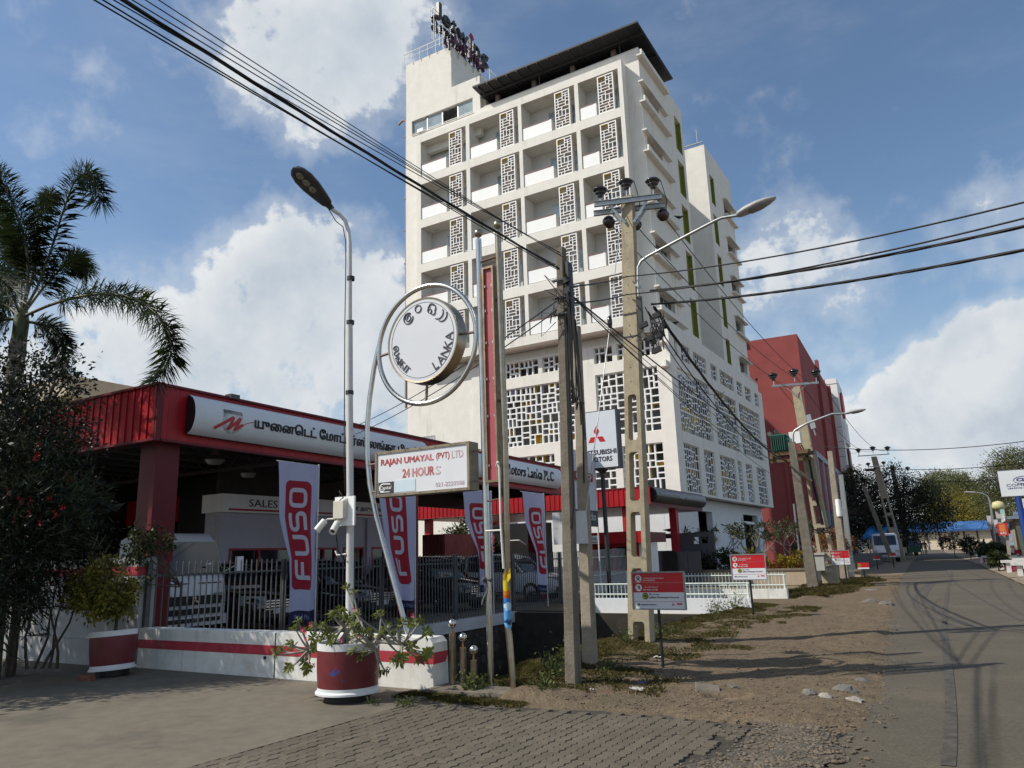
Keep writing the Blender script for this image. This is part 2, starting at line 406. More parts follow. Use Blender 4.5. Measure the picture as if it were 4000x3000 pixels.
OLIVE = M('olive_render', (.20, .22, .035), .8, n=(2, .12))
BRN = M('brown_coping', (.16, .085, .07), .6, n=(4, .2))
ROOFD = M('dark_roof_sheet', (.018, .018, .022), .6, n=(2, .2))
DKBRN = M('roof_post_paint', (.24, .185, .16), .7)
# ================================================================== the hotel
hotel = thing('hotel_building', 'tall white hotel with screened balconies above and lattice screens round its lower floors', 'hotel', (-22, 52, 0))
FY, MYP = 40.0, 40.75            # balcony frame plane, main wall plane
XR = -14.05; XL = -32.9; PX1 = -13.59
cells = [(-30.92, -26.91), (-26.60, -22.60), (-22.33, -18.31), (-18.03, -15.22)]
tops = [31.58-3.41*i for i in range(5)]; CH = 2.77
# balcony frame
b = MB(); holes = [(a, c, t-CH, t) for t in tops for a, c in cells]
wall(b, (0, FY, 0), (1, 0, 0), (0, 0, 1), -31.3, -14.95, 14.6, 32.12, holes, 1.3)
b.build('balcony_frame', W1, hotel)
b = MB(); b.box(-31.2, -15.0, FY+1.31, FY+1.45, 14.7, 32.0); b.build('rear_wall', M('balcony_wall', (.66, .66, .63), .85, n=(1, .05)), hotel)
# main mass: front walls left and right of the frame, roof block, sides
b = MB()
wall(b, (0, MYP, 0), (1, 0, 0), (0, 0, 1), XL, -26.1, 31.0, 35.73, [(-32.35, -26.75, 32.98, 34.2)], .35)   # stair block front with its strip window
b.box(XL, -28.6, MYP, 47.0, 35.73, 39.26)
b.box(-28.6, -26.1, 44.6, 47.0, 35.6, 35.72)
b.box(XL, -31.25, MYP, MYP+.35, 14.5, 31.0)
b.box(-26.35, -26.1, MYP+.35, 46, 33.1, 35.73)
b.box(-26.1, XR, MYP, MYP+.35, 32.0, 33.05)
b.box(-15.0, XR, MYP, MYP+.35, 14.2, 32.0)
b.build('front_wall', W1, hotel)
b = MB(); b.box(XL, XL+.3, MYP+.36, 62, 0, 35.7); b.box(XL+.3, -26.36, 46.7, 46.95, 31, 35.7); b.box(-26.1, XR-.02, 41.2, 49, 31.9, 32.1); b.build('side_wall_west', W1, hotel)
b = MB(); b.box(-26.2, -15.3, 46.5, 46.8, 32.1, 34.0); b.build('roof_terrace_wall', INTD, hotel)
b = MB(); b.box(-32.3, -26.8, MYP+1.6, MYP+1.7, 32.5, 34.6); b.build('stair_room_wall', INT, hotel)
# strip window
sw = MB()
for i in range(5): x = -32.35+5.6*i/4; sw.box(x-.04, x+.04, MYP+.12, MYP+.2, 32.98, 34.2)
sw.box(-32.35, -26.75, MYP+.12, MYP+.2, 34.12, 34.2); sw.box(-32.35, -26.75, MYP+.12, MYP+.2, 32.98, 33.06)
swo = sw.build('window', ALU, hotel)
for i in (0, 1, 3): p = MB().box(-32.31+1.4*i, -30.99+1.4*i, MYP+.15, MYP+.17, 33.06, 34.12); p.build('pane', GLASSL, swo)
MB().tube([(-32.35, MYP-.08, 33.0), (-26.75, MYP-.08, 33.0)], .03, 6).build('window_rail', W2, hotel)
MB().box(-31.75, -31.2, MYP-.12, MYP+.05, 32.98, 33.25).build('air_vent', WP, hotel)
# rear body of the block (seen from the street side)
sideh = []
b = MB()
wins = [(30.52-3.41*i) for i in range(6)]
grec = [(31.75-3.41*i) for i in range(6)]
holes = [(41.25, 44.0, z-1.32, z-.12) for z in wins]+[(47.35, 48.72, z-2.6, z) for z in grec if z-2.6 > 14.2]
wall(b, (XR, 0, 0), (0, 1, 0), (0, 0, 1), MYP+.352, 48.995, 14.2, 33.05, [(h[0], h[1], h[2], h[3]) for h in holes], .45)
b.build('side_wall_street', W1, hotel)
b = MB()
for h in holes[6:]:
    b.box(XR-.30, XR-.012, h[1]-.03, h[1]-.004, h[2]+.004, h[3]-.004); b.box(XR-.30, XR-.27, h[0]+.004, h[1]-.004, h[2]+.004, h[3]-.004)
b.build('olive_recess', OLIVE, hotel)
fin0 = None
def fin(z, y0, y1, up, x=XR, pr=.62):
    pr *= .52
    f = MB(); f.box(x-.02, x+pr, y0, y1, z-.10, z)
    if up: f.box(x+pr-.12, x+pr, y0, y0+.62, z, z+.28); f.box(x+pr-.12, x+pr, y0+.62, y1, z, z+.22)
    return f.build('sunshade', W1, hotel)
for i, z in enumerate(wins):
    fin(z, 40.45, 45.2, False, pr=.55); fin(z-1.45, 40.4, 45.4, True, pr=.70)
    fr = MB()
    for k in range(5): y = 41.25+2.75*k/4; fr.box(XR-.30, XR-.24, y-.035, y+.035, z-1.32, z-.12)
    fr.box(XR-.30, XR-.24, 41.25, 44.0, z-.19, z-.12); fr.box(XR-.30, XR-.24, 41.25, 44.0, z-1.32, z-1.25)
    fo = fr.build('window', ALU, hotel)
    for k in range(4): MB().box(XR-.28, XR-.26, 41.285+.6875*k, 41.285+.6875*k+.6175, z-1.25, z-.19).build('pane', GLASSD, fo)
fin(32.35, 40.4, 45.5, True, pr=.70)
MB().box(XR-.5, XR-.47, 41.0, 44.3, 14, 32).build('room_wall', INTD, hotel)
# body fill so that nothing is seen through
b = MB(); b.box(-31.2, -15.2, 41.8, 48.9, 14.3, 31.9); b.box(-31.2, -18.2, 48.9, 60, 14.3, 31.9)
b.box(-18.2, XR, 49.0, 49.2, 14.2, 33.05)
b.build('core_wall', W1, hotel)
# rear wing along the street
b = MB()
wgre = [(30.9-3.41*i) for i in range(6)]
hw = [(55.6, 56.75, z-2.5, z) for z in wgre if z-2.5 > 14]; hwin = [(59.3, 61.7, z-1.3, z-.12) for z in [30.2-3.41*i for i in range(5)]]
wall(b, (XR, 0, 0), (0, 1, 0), (0, 0, 1), 54.992, 62.3, 14.2, 33.1, hw+hwin, .45)
b.box(-22, XR-.0, 54.8, 54.99, 14.2, 33.1); b.box(-22, XR-.46, 62.1, 62.3, 14.2, 33.1); b.box(-22, XR-.46, 55, 62.1, 32.9, 33.05)
b.build('wing_wall', W1, hotel)
b = MB(); b.tube([(-20, 54.72, 33.3), (XR-.05, 54.72, 33.3)], .06, 6); b.tube([(XR-.5, 54.8, 33.1), (XR-.5, 54.8, 34.6)], .025, 6); b.build('roof_rail', GALV, hotel)
b = MB()
for h in hw: b.box(XR-.30, XR-.012, h[1]-.03, h[1]-.004, h[2]+.004, h[3]-.004); b.box(XR-.30, XR-.27, h[0]+.004, h[1]-.004, h[2]+.004, h[3]-.004)
b.build('olive_recess', OLIVE, hotel)
for h in hwin:
    fin(h[3]+.12, 59.0, 62.4, False, pr=.60); fin(h[2]-.13, 59.0, 62.45, False, pr=.60)
    MB().box(XR-.30, XR-.26, h[0], h[1], h[2], h[3]).build('window', GLASSD, hotel)
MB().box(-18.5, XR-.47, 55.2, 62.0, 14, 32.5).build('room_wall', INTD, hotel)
# balconies: one of each part, then shared
def cellset(a, c, t, first):
    w = c-a; zb = t-CH
    return a, w, zb
HOLES = [(0,3.1,0,3.0,1),(3.3,6,0,1.15,0),(3.3,4.45,1.35,2.35,0),(4.65,6,1.35,2.35,0),(3.3,4.45,2.55,4.5,0),(4.65,6,2.55,3.55,0),(0,1.1,3.2,4.5,0),(1.3,3.1,3.2,4.5,0),
         (1.3,4.45,4.7,6.0,0),(4.65,6,3.75,5.2,0),(0,1.1,4.7,6.0,0),(0,1.1,6.2,7.6,0),(1.3,4.45,6.2,7.6,0),(4.65,6,5.4,7.6,0),(0,2.7,7.8,9.0,0),(2.9,6,7.8,9.6,0),
         (0,1.2,9.2,10.4,0),(1.4,2.7,9.2,12.4,0),(0,1.2,10.6,12.4,0),(2.9,4.3,9.8,12.4,0),(4.5,6,9.8,12.4,0),(0,1.2,12.6,13.8,0),(1.4,4.3,12.6,13.8,0),(4.5,6,12.6,13.8,0),
         (0,3.9,14.0,15.2,0),(4.1,6,14.0,15.2,0),(0,2.6,15.4,16.6,0),(2.8,4.2,15.4,16.6,0),(4.4,6,15.4,16.6,0),(0,1.2,16.8,18,0),(1.4,2.6,16.8,18,0),(2.8,6,16.8,18,0)]
sb = MB(); SW, SH, ST = 1.10, 2.66, .22
SE = .010
hs = [(.06+h[0]/6*.98+SE, .06+h[1]/6*.98-SE, SH-.06-h[3]/18*2.54+SE, SH-.06-h[2]/18*2.54-SE) for h in HOLES]
wall(sb, (0, 0, 0), (1, 0, 0), (0, 0, 1), 0, SW, 0, SH, hs, ST, 0, 2)
h = hs[0]
for x0, x1, z0, z1 in ((h[0]+.002, h[0]+.02, h[2], h[3]), (h[0], h[1], h[3]-.02, h[3]-.002)): sb.box(x0, x1, .01, ST-.01, z0, z1, 1)
screen_me = sb.mesh('balcony_screen', [WP, YEL, M('screen_reveal_shade', (.56, .49, .44), .8, n=(3, .1))])  # hole sides browned in colour for the shading inside the screen
first = {}
for r, t in enumerate(tops):
    for c, (a, cc) in enumerate(cells):
        w = cc-a; zb = t-CH; sx = a+w*(.63 if c < 3 else .48)
        inst(screen_me, 'balcony_screen', hotel, (sx, FY+.03, zb+.02))
        pw = w*.555 if c < 3 else w*.42
        k = 'p%d' % (c == 3)
        if k not in first:
            q = MB(); q.box(.03, pw, 0, .11, .06, .92); q.box(pw-.11, pw, .11, .9, .06, .92); first[k] = q.mesh('balcony_parapet', WP)
            q = MB(); q.box(.03, pw-.2, -.015, .13, .92, 1.01); first[k+'c'] = q.mesh('coping', BRN)
            q = MB(); q.box(-.05, pw+.05, 0, .02, .0, .06); first[k+'b'] = q.mesh('base_strip', BRN)
        par = inst(first[k], 'balcony_parapet', hotel, (a, FY+.06, zb))
        inst(first[k+'c'], 'coping', par, (a, FY+.06, zb)); 
        # sliding door at the back
        dw = w*.62
        if 'd%d' % (c == 3) not in first:
            q = MB()
            for x in (0, dw*.36, dw*.7, dw): q.box(x-.035, x+.035, -.05, 0, 0, 2.26)
            q.box(0, dw, -.05, 0, 2.2, 2.28); first['d%d' % (c == 3)] = q.mesh('balcony_door', ALU)
            q = MB().box(.035, dw*.36-.035, -.03, -.02, .02, 2.2); first['g%d' % (c == 3)] = q.mesh('pane', GLASSL)
            q = MB().box(dw*.36+.035, dw*.7-.035, -.03, -.02, .02, 2.2); first['h%d' % (c == 3)] = q.mesh('pane', GLASSL)
            q = MB().box(dw*.7+.035, dw-.035, -.03, -.02, .02, 2.2); first['i%d' % (c == 3)] = q.mesh('pane', GLASSL)
        d = inst(first['d%d' % (c == 3)], 'balcony_door', hotel, (a+w*.36, FY+1.30, zb))
        for gk in 'ghi': inst(first[gk+'%d' % (c == 3)], 'pane', d, (a+w*.36, FY+1.30, zb))
        if 'gr' not in first:
            q = MB()
            q.box(0, .5, 0, .015, 0, .8); first['gr'] = q.mesh('glass_rail', GLASSL)
            first['lm'] = MB().box(-.04, .04, -.04, .04, 0, .18).mesh('wall_lamp', DSTEEL)
        inst(first['gr'], 'glass_rail', hotel, (sx+SW+.06, FY+.5, zb), scale=((cc-sx-SW-.1)/.5, 1, 1))
        inst(first['lm'], 'wall_lamp', hotel, (cc-.05, FY+.9, zb+1.75))
        if 'ac' not in first:
            q = MB(); q.box(0, .3, 0, .75, 0, .55); first['ac'] = q.mesh('condenser', M('condenser_grey', (.3, .3, .3), .6))
        inst(first['ac'], 'condenser', hotel, (cc-.36, FY+.75, zb+1.5 if (r*3+c) % 2 else zb+1.55))
# roof canopy over the terrace
b = MB(); n = 15
b.add([(-26.0, 39.6, 34.05), (-13.55, 39.6, 33.95), (-13.55, 46.2, 33.75), (-26.0, 46.2, 33.75), (-26.0, 39.6, 34.17), (-13.55, 39.6, 34.07), (-13.55, 46.2, 33.87), (-26.0, 46.2, 33.87)],
      [(3,2,1,0),(4,5,6,7),(0,1,5,4),(1,2,6,5),(2,3,7,6),(3,0,4,7)])
rc = b.build('roof_canopy', ROOFD, hotel)
b = MB()
for i in range(16): x = -25.6+.8*i; b.beam((x, 39.62, 33.98), (x, 46, 33.7), .06, .10)
for y in (40.6, 43.2): b.beam((-26, y, 33.9), (-13.6, y, 33.85), .10, .16)
b.build('rafter', DSTEEL, rc)
for x in (-24.9, -21.9, -18.9, -15.9):
    MB().box(x-.15, x+.15, 41.15, 41.45, 32.1, 33.98).build('roof_post', DKBRN, hotel)
b = MB(); b.tube([(-26.0, 40.95, 33.22), (-14.1, 40.95, 33.22), (-14.1, 46, 33.22)], .035, 6)
for x in (-24, -22.5, -21, -19.5, -18, -16.5, -15): b.tube([(x, 40.95, 33.0), (x, 40.95, 33.22)], .022, 6)
b.build('parapet_rail', W2, hotel)
for x in (-21.3, -15.3): MB().tube([(x, 40.9, 33.0), (x, 40.9, 34.6)], .02, 6).build('lightning_rod', GALV, hotel)
b = MB()
for (x0, y0), (x1, y1) in (((XL-.15, MYP-.1), (-28.4, MYP-.1)), ((-28.4, MYP-.1), (-28.4, 46.9))):
    b.tube([(x0, y0, 40.2), (x1, y1, 40.2)], .04, 6); b.tube([(x0, y0, 39.8), (x1, y1, 39.8)], .025, 6)
    for i in range(7): t = i/6; b.tube([(lerp(x0, x1, t), lerp(y0, y1, t), 39.2), (lerp(x0, x1, t), lerp(y0, y1, t), 40.2)], .028, 6)
b.build('roof_railing', W2, hotel)
for x in (-31.2, -30.2): MB().box(x, x+.8, 42.2, 42.6, 39.26, 40.0).build('condenser', M('condenser_white', (.7, .7, .68), .6), hotel)
b = MB(); b.tube([(XL-.14, MYP+.2, 12), (XL-.14, MYP+.2, 34.6), (XL-.5, MYP+.2, 34.75), (XL-.9, MYP+.2, 34.5)], .09, 8)
for i in range(9): z = 12.4+2.6*i; b.box(XL-.28, XL+.02, MYP+.1, MYP+.32, z, z+.09)
b.build('rain_pipe', M('pipe_brown', (.28, .2, .16), .6), hotel)
b = MB(); b.box(-26.2, -25.9, 41.2, 43, 33.1, 34.6); b.build('terrace_wall', W1, hotel)
MB().box(-26.2, -24.9, 40.5, 42.2, 34.62, 34.74).build('awning', ROOFD, hotel)
# ---- podium
PZ0, PZ1 = 4.75, 13.95
small = [(-25.2, -19.22), (-18.39, -17.18), (-16.87, -14.46)]; big = [(-25.2, -19.22), (-18.38, -14.43)]; low = [(-25.2, -21.4), (-20.97, -17.4), (-16.95, -14.43)]
small[0:1] = [(-25.2, -22.3), (-22.0, -19.22)]
fh = [(a, c, 12.84, 13.86) for a, c in small]+[(a, c, 8.35, 12.15) for a, c in big]+[(a, c, 4.95, 7.66) for a, c in low]
b = MB(); wall(b, (0, 40.9, 0), (1, 0, 0), (0, 0, 1), -32.85, PX1, PZ0, PZ1, fh, .5)
b.box(-14.07, PX1, 40.9, 41.3, PZ1, 14.25); b.box(-27.35, -25.5, 40.82, 40.9, 0, 13.6); b.box(-32.85, -26.0, 40.92, 41.3, 0, PZ0)
b.box(-31.3, PX1-.1, 41.4, 42.0, 13.97, 14.6)
b.build('podium_front', W1, hotel)
sA = [(41.85, 42.3), (42.96, 44.75), (45.45, 48.15), (49.1, 50.6), (51.33, 54.9), (55.7, 57.3), (58.07, 60.0), (61.2, 62.55)]
sB = [(41.97, 48.3), (49.3, 54.97), (55.8, 62.1)]; sC = [(42.03, 44.95), (45.94, 48.1), (49.34, 53.15), (53.8, 54.96), (56.06, 57.9), (59.35, 62.35)]
shh = [(a, c, 12.82, 13.87) for a, c in sA]+[(a, c, 8.38, 12.16) for a, c in sB]+[(a, c, 4.87, 7.69) for a, c in sC]
b = MB(); wall(b, (PX1, 0, 0), (0, 1, 0), (0, 0, 1), 41.4, 63.84, PZ0, 14.2, shh, .5); b.box(-20, PX1-.01, 63.6, 63.83, PZ0, 14.2)
b.box(PX1-.5, PX1-.02, 41.4, 62.8, 14.2, 14.85); b.build('podium_side', W1, hotel)
def jali(u0, u1, v0, v1, smin, smax, bt, seed, asp=1.0):
    """random subdivision of a rectangle by bars of width bt; returns the open cells"""
    R = random.Random(seed); out = []
    def rec(a, c, d, e):
        w, h = c-a, e-d
        if (w <= smax and h <= smax*1.15 and (R.random() < .55 or max(w, h) < smin*2+bt)) or max(w/smin, h/smin) < 2.1:
            out.append((a, c, d, e)); return
        if (w > h*asp*R.uniform(.8, 1.25)) and w >= 2*smin+bt:
            s = a+smin+R.random()*(w-2*smin-bt); s = round(s/.06)*.06; rec(a, s, d, e); rec(s+bt, c, d, e)
        elif h >= 2*smin+bt:
            s = d+smin+R.random()*(h-2*smin-bt); rec(a, c, d, s); rec(a, c, s+bt, e)
        else: out.append((a, c, d, e))
    nx = max(1, round((u1-u0)/1.5)); nz = max(1, round((v1-v0)/1.3))
    for i in range(nx):
        for j in range(nz):
            w = (u1-u0+bt)/nx; h = (v1-v0+bt)/nz
            rec(u0+w*i, u0+w*(i+1)-bt, v0+h*j, v0+h*(j+1)-bt)
    return out
def grille(O, U, V, u0, u1, v0, v1, smin, smax, bt, seed, asp, yel, dep=.16, side=False):
    e = .004; cs = jali(u0+.04, u1-.04, v0+.04, v1-.04, smin, smax, bt, seed, asp)
    q = MB(); O, U, V = Vector(O), Vector(U), Vector(V); Nn = U.cross(V)
    # bars between the cells: one plate per cell border keeps it light
    for a, c, d, f in cs:
        h = bt/2
        for x0, x1, z0, z1 in ((a-h, a, d-h, f+h), (c, c+h, d-h, f+h), (a, c, d-h, d), (a, c, f, f+h)):
            q.obox(O+U*((x0+x1)/2)+V*((z0+z1)/2)-Nn*(.10+dep/2), U*((x1-x0)/2), V*((z1-z0)/2), Nn*(dep/2), 0)
    R = random.Random(seed+99)
    for a, c, d, f in cs:
        k = R.random()
        if side:
            mi = 1 if k < .20 else 2 if k < .34 else 3; D_ = .22
            for x0, x1, z0, z1 in ((c-.012, c, d, f), (a, c, f-.012, f)): q.obox(O+U*((x0+x1)/2)+V*((z0+z1)/2)-Nn*(.104+D_/2), U*((x1-x0)/2), V*((z1-z0)/2), Nn*(D_/2), mi)
            continue
        if k < yel:
            mi = 1 if k < yel*.75 else 2
            for x0, x1, z0, z1 in ((a, a+.012, d, f), (c-.012, c, d, f), (a, c, f-.012, f)):
                q.obox(O+U*((x0+x1)/2)+V*((z0+z1)/2)-Nn*(.115+dep), U*((x1-x0)/2), V*((z1-z0)/2), Nn*(dep*.85), mi)
            if R.random() < .22: q.obox(O+U*((a+c)/2)+V*((d+f)/2)-Nn*(.12+dep*1.9), U*((c-a)/2), V*((f-d)/2), Nn*.006, mi)
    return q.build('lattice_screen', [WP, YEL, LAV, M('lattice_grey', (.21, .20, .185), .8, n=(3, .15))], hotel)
for i, (a, c, d, f) in enumerate(fh): grille((0, 40.9, 0), (1, 0, 0), (0, 0, 1), a, c, d, f, .22, .58, .075, 11+i, 1.0, .13)
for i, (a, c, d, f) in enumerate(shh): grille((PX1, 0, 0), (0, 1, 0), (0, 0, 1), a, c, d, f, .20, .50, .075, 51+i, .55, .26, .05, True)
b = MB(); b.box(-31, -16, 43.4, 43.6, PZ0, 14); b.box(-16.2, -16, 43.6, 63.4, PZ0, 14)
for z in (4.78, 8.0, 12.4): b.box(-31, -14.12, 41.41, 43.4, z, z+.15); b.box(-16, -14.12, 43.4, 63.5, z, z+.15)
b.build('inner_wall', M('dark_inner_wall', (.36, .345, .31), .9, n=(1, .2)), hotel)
# ground floor, set back under the podium
b = MB(); wall(b, (-14.5, 0, 0), (0, 1, 0), (0, 0, 1), 41.6, 63.6, 0, PZ0, [(46.6, 49.6, .1, 4.0), (57.5, 61.9, .1, 4.1)], .4)
b.box(-32.8, -14.91, 41.6, 41.9, 0, PZ0); b.box(-18, -14.9, 41.9, 63, PZ0-.2, PZ0-.01)
b.build('ground_floor_wall', M('ground_floor_white', (.76, .77, .78), .85, n=(2, .05)), hotel)
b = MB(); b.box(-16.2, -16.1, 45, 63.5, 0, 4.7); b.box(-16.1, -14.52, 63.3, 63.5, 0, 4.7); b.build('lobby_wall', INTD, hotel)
b = MB(); b.box(-15.6, -15.5, 58.0, 60.2, 0, 3.4); b.build('door', DSTEEL, hotel)
b = MB(); b.box(-14.9, -14.55, 57.9, 61, 3.4, 3.6); b.build('door_light', WP, hotel)
b = MB(); wall(b, (0, 40.9, 0), (1, 0, 0), (0, 0, 1), -31.75, -30.5, 8.9, 9.8, [(-31.68+.145*i, -31.68+.145*i+.1, 8.95, 9.75) for i in range(8)], .03); v = b.build('louvre_vent', ALU, hotel); v.location.y -= .03
# rooftop letters
sign = thing('rooftop_sign', 'tall dark channel letters on thin posts on the roof of the white hotel', 'rooftop sign', (-28.2, 42, 39.3))
LET = M('dark_letter', (.018, .016, .02), .35, n=(4, .2)); LETP = M('purple_letter', (.07, .018, .045), .4, n=(4, .2))
SX = -28.3
def L3(t, name, y0, z0, w, h, mt, X=SX, uy=(0, 1, 0), e=.13):
    return text(t, name, mt, sign, (X, y0, z0), uy, (0, 0, 1), w=w, h=h, ext=e, bold=.018)
for ch, y0, z0, w, h in (('J', 38.35, 40.05, .55, 1.55), ('e', 39.05, 40.2, .75, .85), ('t', 39.9, 40.2, .5, 1.1), ('w', 40.5, 40.2, 1.15, .8), ('\u0131', 41.8, 40.2, .2, .8), ('n', 42.15, 40.2, .75, .82), ('g', 43.1, 39.8, .78, 1.2)):
    k = 1.28; L3(ch, 'letter', 38.35+(y0-38.35)*k+.0, 40.0+(z0-40.05)*1.0+.0, w*k, h, LET)
q = MB(); q.prism(circ(0, 0, .34, 14, .24), (SX, 43.2, 41.5), (0, .8, -.5), (0, .5, .8), .1); q.build('petal', M('petal_red', (.30, .03, .05), .5, n=(3, .2)), sign)
for i, ch in enumerate('JAFFNA'): L3(ch, 'letter', 40.3+.78*i, 39.25-.0, .6, .82, LETP)
for ch, y0, z0, w, h in (('J', 44.2, 40.05, .6, 1.5), ('e', 43.2, 40.2, .8, .85), ('t', 42.4, 40.2, .55, 1.1), ('w', 40.9, 40.2, 1.3, .8), ('n', 39.6, 40.2, .9, .82), ('g', 38.5, 39.8, .8, 1.2)):
    L3(ch, 'letter', y0+.8, z0-.55, w, h, LET, X=SX-.45, uy=(0, -1, 0), e=.06)
for i, ch in enumerate('JAFFNA'): L3(ch, 'letter', 44.4-.78*i, 38.95, .6, .75, LETP, X=SX-.45, uy=(0, -1, 0), e=.06)
q = MB()
for y in (38.7, 39.6, 40.6, 41.6, 42.6, 43.6, 44.6):
    for X in (SX-.2, SX-.5): q.tube([(X, y, 38.6), (X, y, 41.2)], .03, 6)
    q.tube([(SX-.2, y, 40.3), (SX-.5, y, 40.3)], .02, 6)
for z in (39.5, 40.35, 40.9):
    for X in (SX-.2, SX-.5): q.tube([(X, 38.4, z), (X, 45.2, z)], .02, 6)
q.build('support_frame', GALV, sign)
for y in (38.5, 39.6): MB().tube([(SX-.2, y, 38.2), (SX-.2, y, 40.6)], .035, 6).build('support_post', W2, sign)
# ================================================================== red building behind
th = math.radians(3.2)
red = thing('red_building', 'large plain dark red block beyond the white hotel, its top lit by the sun', 'building', (-12.2, 76, 0))
RU = Vector((-math.sin(th), math.cos(th), 0)); RV = Vector((0, 0, 1)); RC = PY(3112, 1304, 76); RH = RC.z
RW = M('dark_red_render', (.30, .078, .072), .85, n=(.6, .10), st=(.4, .5, .8, (.20, .05, .05), .5), spec=.2)
c0 = Vector((RC.x, 76, 0))
b = MB(); RN = Vector((math.cos(th), math.sin(th), 0))
def rbox(mb, a0, a1, d0, d1, z0, z1, m=0):          # along the street a, back from it d
    c = c0+RU*((a0+a1)/2)-RN*((d0+d1)/2)+RV*((z0+z1)/2)
    mb.obox(c, RN*((d1-d0)/2), RU*((a1-a0)/2), RV*((z1-z0)/2), m)
rbox(b, 0, 33, 0, 22, 0, RH); b.build('wall', RW, red)
for q_ in ((15.0, 16.2, RH+.6), (28.5, 29.3, RH)): b = MB(); rbox(b, q_[0], q_[1], -.35, .0, 0, q_[2]); b.build('pilaster', RW, red)
b = MB(); rbox(b, -.28, .0, 5.2, 5.65, 7, RH-3.6); rbox(b, -.2, 0, 2.2, 2.5, 0, 12); b.build('rain_pipe', RW, red)
b = MB(); rbox(b, -.35, .2, 5.0, 22, RH-.35, RH+.12); b.build('roof_gutter', M('gutter_white', (.7, .68, .62), .7), red)
b = MB()
rbox(b, 2.2, 30, -.3, -.02, 10.2, 10.75)
for a in (2.2, 7.4, 12.6, 17.8, 23, 28.2): rbox(b, a, a+.6, -.3, -.02, 0, 10.2)
b.build('white_frame', M('grey_white_trim', (.42, .42, .44), .8), red)
b = MB()
for a in (2.85, 8.05, 13.25, 18.45, 23.65): rbox(b, a, a+4.5, -.12, -.02, 5.2, 10.15)
b.build('red_panel', RW, red)
b = MB()
for a in (2.85, 8.05, 13.25, 18.45, 23.65): rbox(b, a, a+4.5, -.12, -.02, .1, 5.0)
b.build('shopfront', GLASSD, red)
tow = thing('white_tower_building', 'white tiled tower past the red block with a round red badge', 'building', tuple(c0+RU*37), )
b = MB(); rbox(b, 33.05, 42, -.9, 12, 0, PY(3280, 1470, 110).z*.985); b.build('wall', M('white_tile', (.74, .74, .72), .5, n=(1, .04)), tow)
b = MB()
for i in range(11): rbox(b, 33.0, 33.06, -.9, 9, 3.2+2.0*i, 3.24+2.0*i)
for i in range(5): rbox(b, 33.0, 33.06, .6+1.6*i, .64+1.6*i, 0, 24)
b.build('tile_joint', GREYP, tow)
cz = 20.8
q = MB(); q.lathe([(0, .2), (1.9, .2), (1.9, 0)], c0+RU*37.5+RN*.95+RV*cz, 24, RN); q.build('badge', M('badge_red', (.55, .03, .03), .5, n=(2, .1)), tow)
q = MB(); rbox(q, 35, 40, -1.2, -.92, 15.2, 18.4); q.build('white_panel', W2, tow)
q = MB(); rbox(q, 36, 39.4, -1.15, -.92, 6.5, 14.5); q.build('vertical_sign', REDD, tow)
# beige building far to the left
bg2 = thing('beige_building', 'flat roofed beige building peeping out behind the dark tree on the left', 'building', (-55, 30, 0))
P0 = Vector((-52.6, 28.9, 0))
b = MB(); b.box(-70, P0.x-.6, P0.y-.9+.8, P0.y+16, 0, 13.4); b.build('wall', M('beige_render', (.52, .45, .33), .85, n=(1, .08)), bg2)
b = MB(); b.box(-72, P0.x, P0.y-.9, P0.y+17, 13.4, 14.9); b.build('roof_slab', M('beige_fascia', (.48, .40, .29), .85, n=(1, .08)), bg2)
MB().tube([(P0.x-.1, P0.y-.7, 14.9), (P0.x-.1, P0.y-.7, 16.2)], .03, 6).build('roof_aerial', GALV, bg2)
# ================================================================== ground, road, paving
from mathutils import noise as mn
def nz3(x, y, s, z=0.0): return mn.noise(Vector((x*s, y*s, z)))
def pl(tab):
    def f(v):
        for (a, p), (b, q) in zip(tab[:-1], tab[1:]):
            if v <= b: return p+(q-p)*(max(v, a)-a)/(b-a)
        return tab[-1][1]
    return f
road_l = pl([(-40, -1.0), (6, -1.2), (10, -1.15), (13, -1.4), (20, -1.9), (27, -2.4), (40, -3.2), (72, -4.8), (144, -7.9), (400, -22)])
road_r = pl([(-40, 5.5), (0, 3.6), (10, 2.7), (20, 2.0), (33, 1.28), (60, .10), (135, -3.9), (400, -18)])
bank = pl([(7, -5.0), (8.6, -5.0), (9.5, -5.3), (13, -5.45), (17.5, -5.45), (19.3, -5.1), (40, -5.1)])
DIRT = M('verge_dirt', (.175, .132, .086), .95, n=(9, .28), st=[(.9, .5, .75, (.24, .185, .125), .6), (.45, .52, .72, (.115, .095, .06), .7), (22, .60, .75, (.12, .085, .055), .6), (1.7, .60, .8, (.27, .14, .085), .5)], bump=(28, 1.0, .04), spec=.15)
DIRTG = M('yard_dirt', (.22, .175, .125), .95, n=(3, .15), st=(.5, .5, .75, (.16, .135, .10), .6), bump=(20, .4, .02), spec=.15)
ASPH = M('asphalt', (.108, .092, .067), .85, n=(30, .22), st=[(.7, .45, .75, (.150, .126, .090), .7), (.35, .55, .75, (.07, .064, .055), .6), (45, .60, .70, (.20, .17, .13), .6), (16, .63, .66, (.04, .036, .03), .5), (120, .58, .66, (.05, .045, .035), .5)], bump=(90, .9, .008), spec=.25)
CONCS = M('dusty_concrete', (.170, .148, .113), .9, n=(5, .12), st=[(.9, .46, .72, (.095, .087, .072), .7), (2.6, .56, .75, (.20, .165, .12), .6), (9, .62, .75, (.07, .062, .05), .45)], bump=(60, .25, .006), spec=.2)
PAV = M('paver_concrete', (.125, .107, .080), .88, rv=.10, n=(25, .15), st=[(.8, .5, .75, (.215, .175, .13), .75), (1.9, .55, .78, (.075, .068, .058), .5)], bump=(70, .35, .005), spec=.2)
GAP = M('paving_joint_sand', (.055, .046, .035), .95, n=(20, .3), st=(.9, .52, .72, (.19, .155, .11), .6))
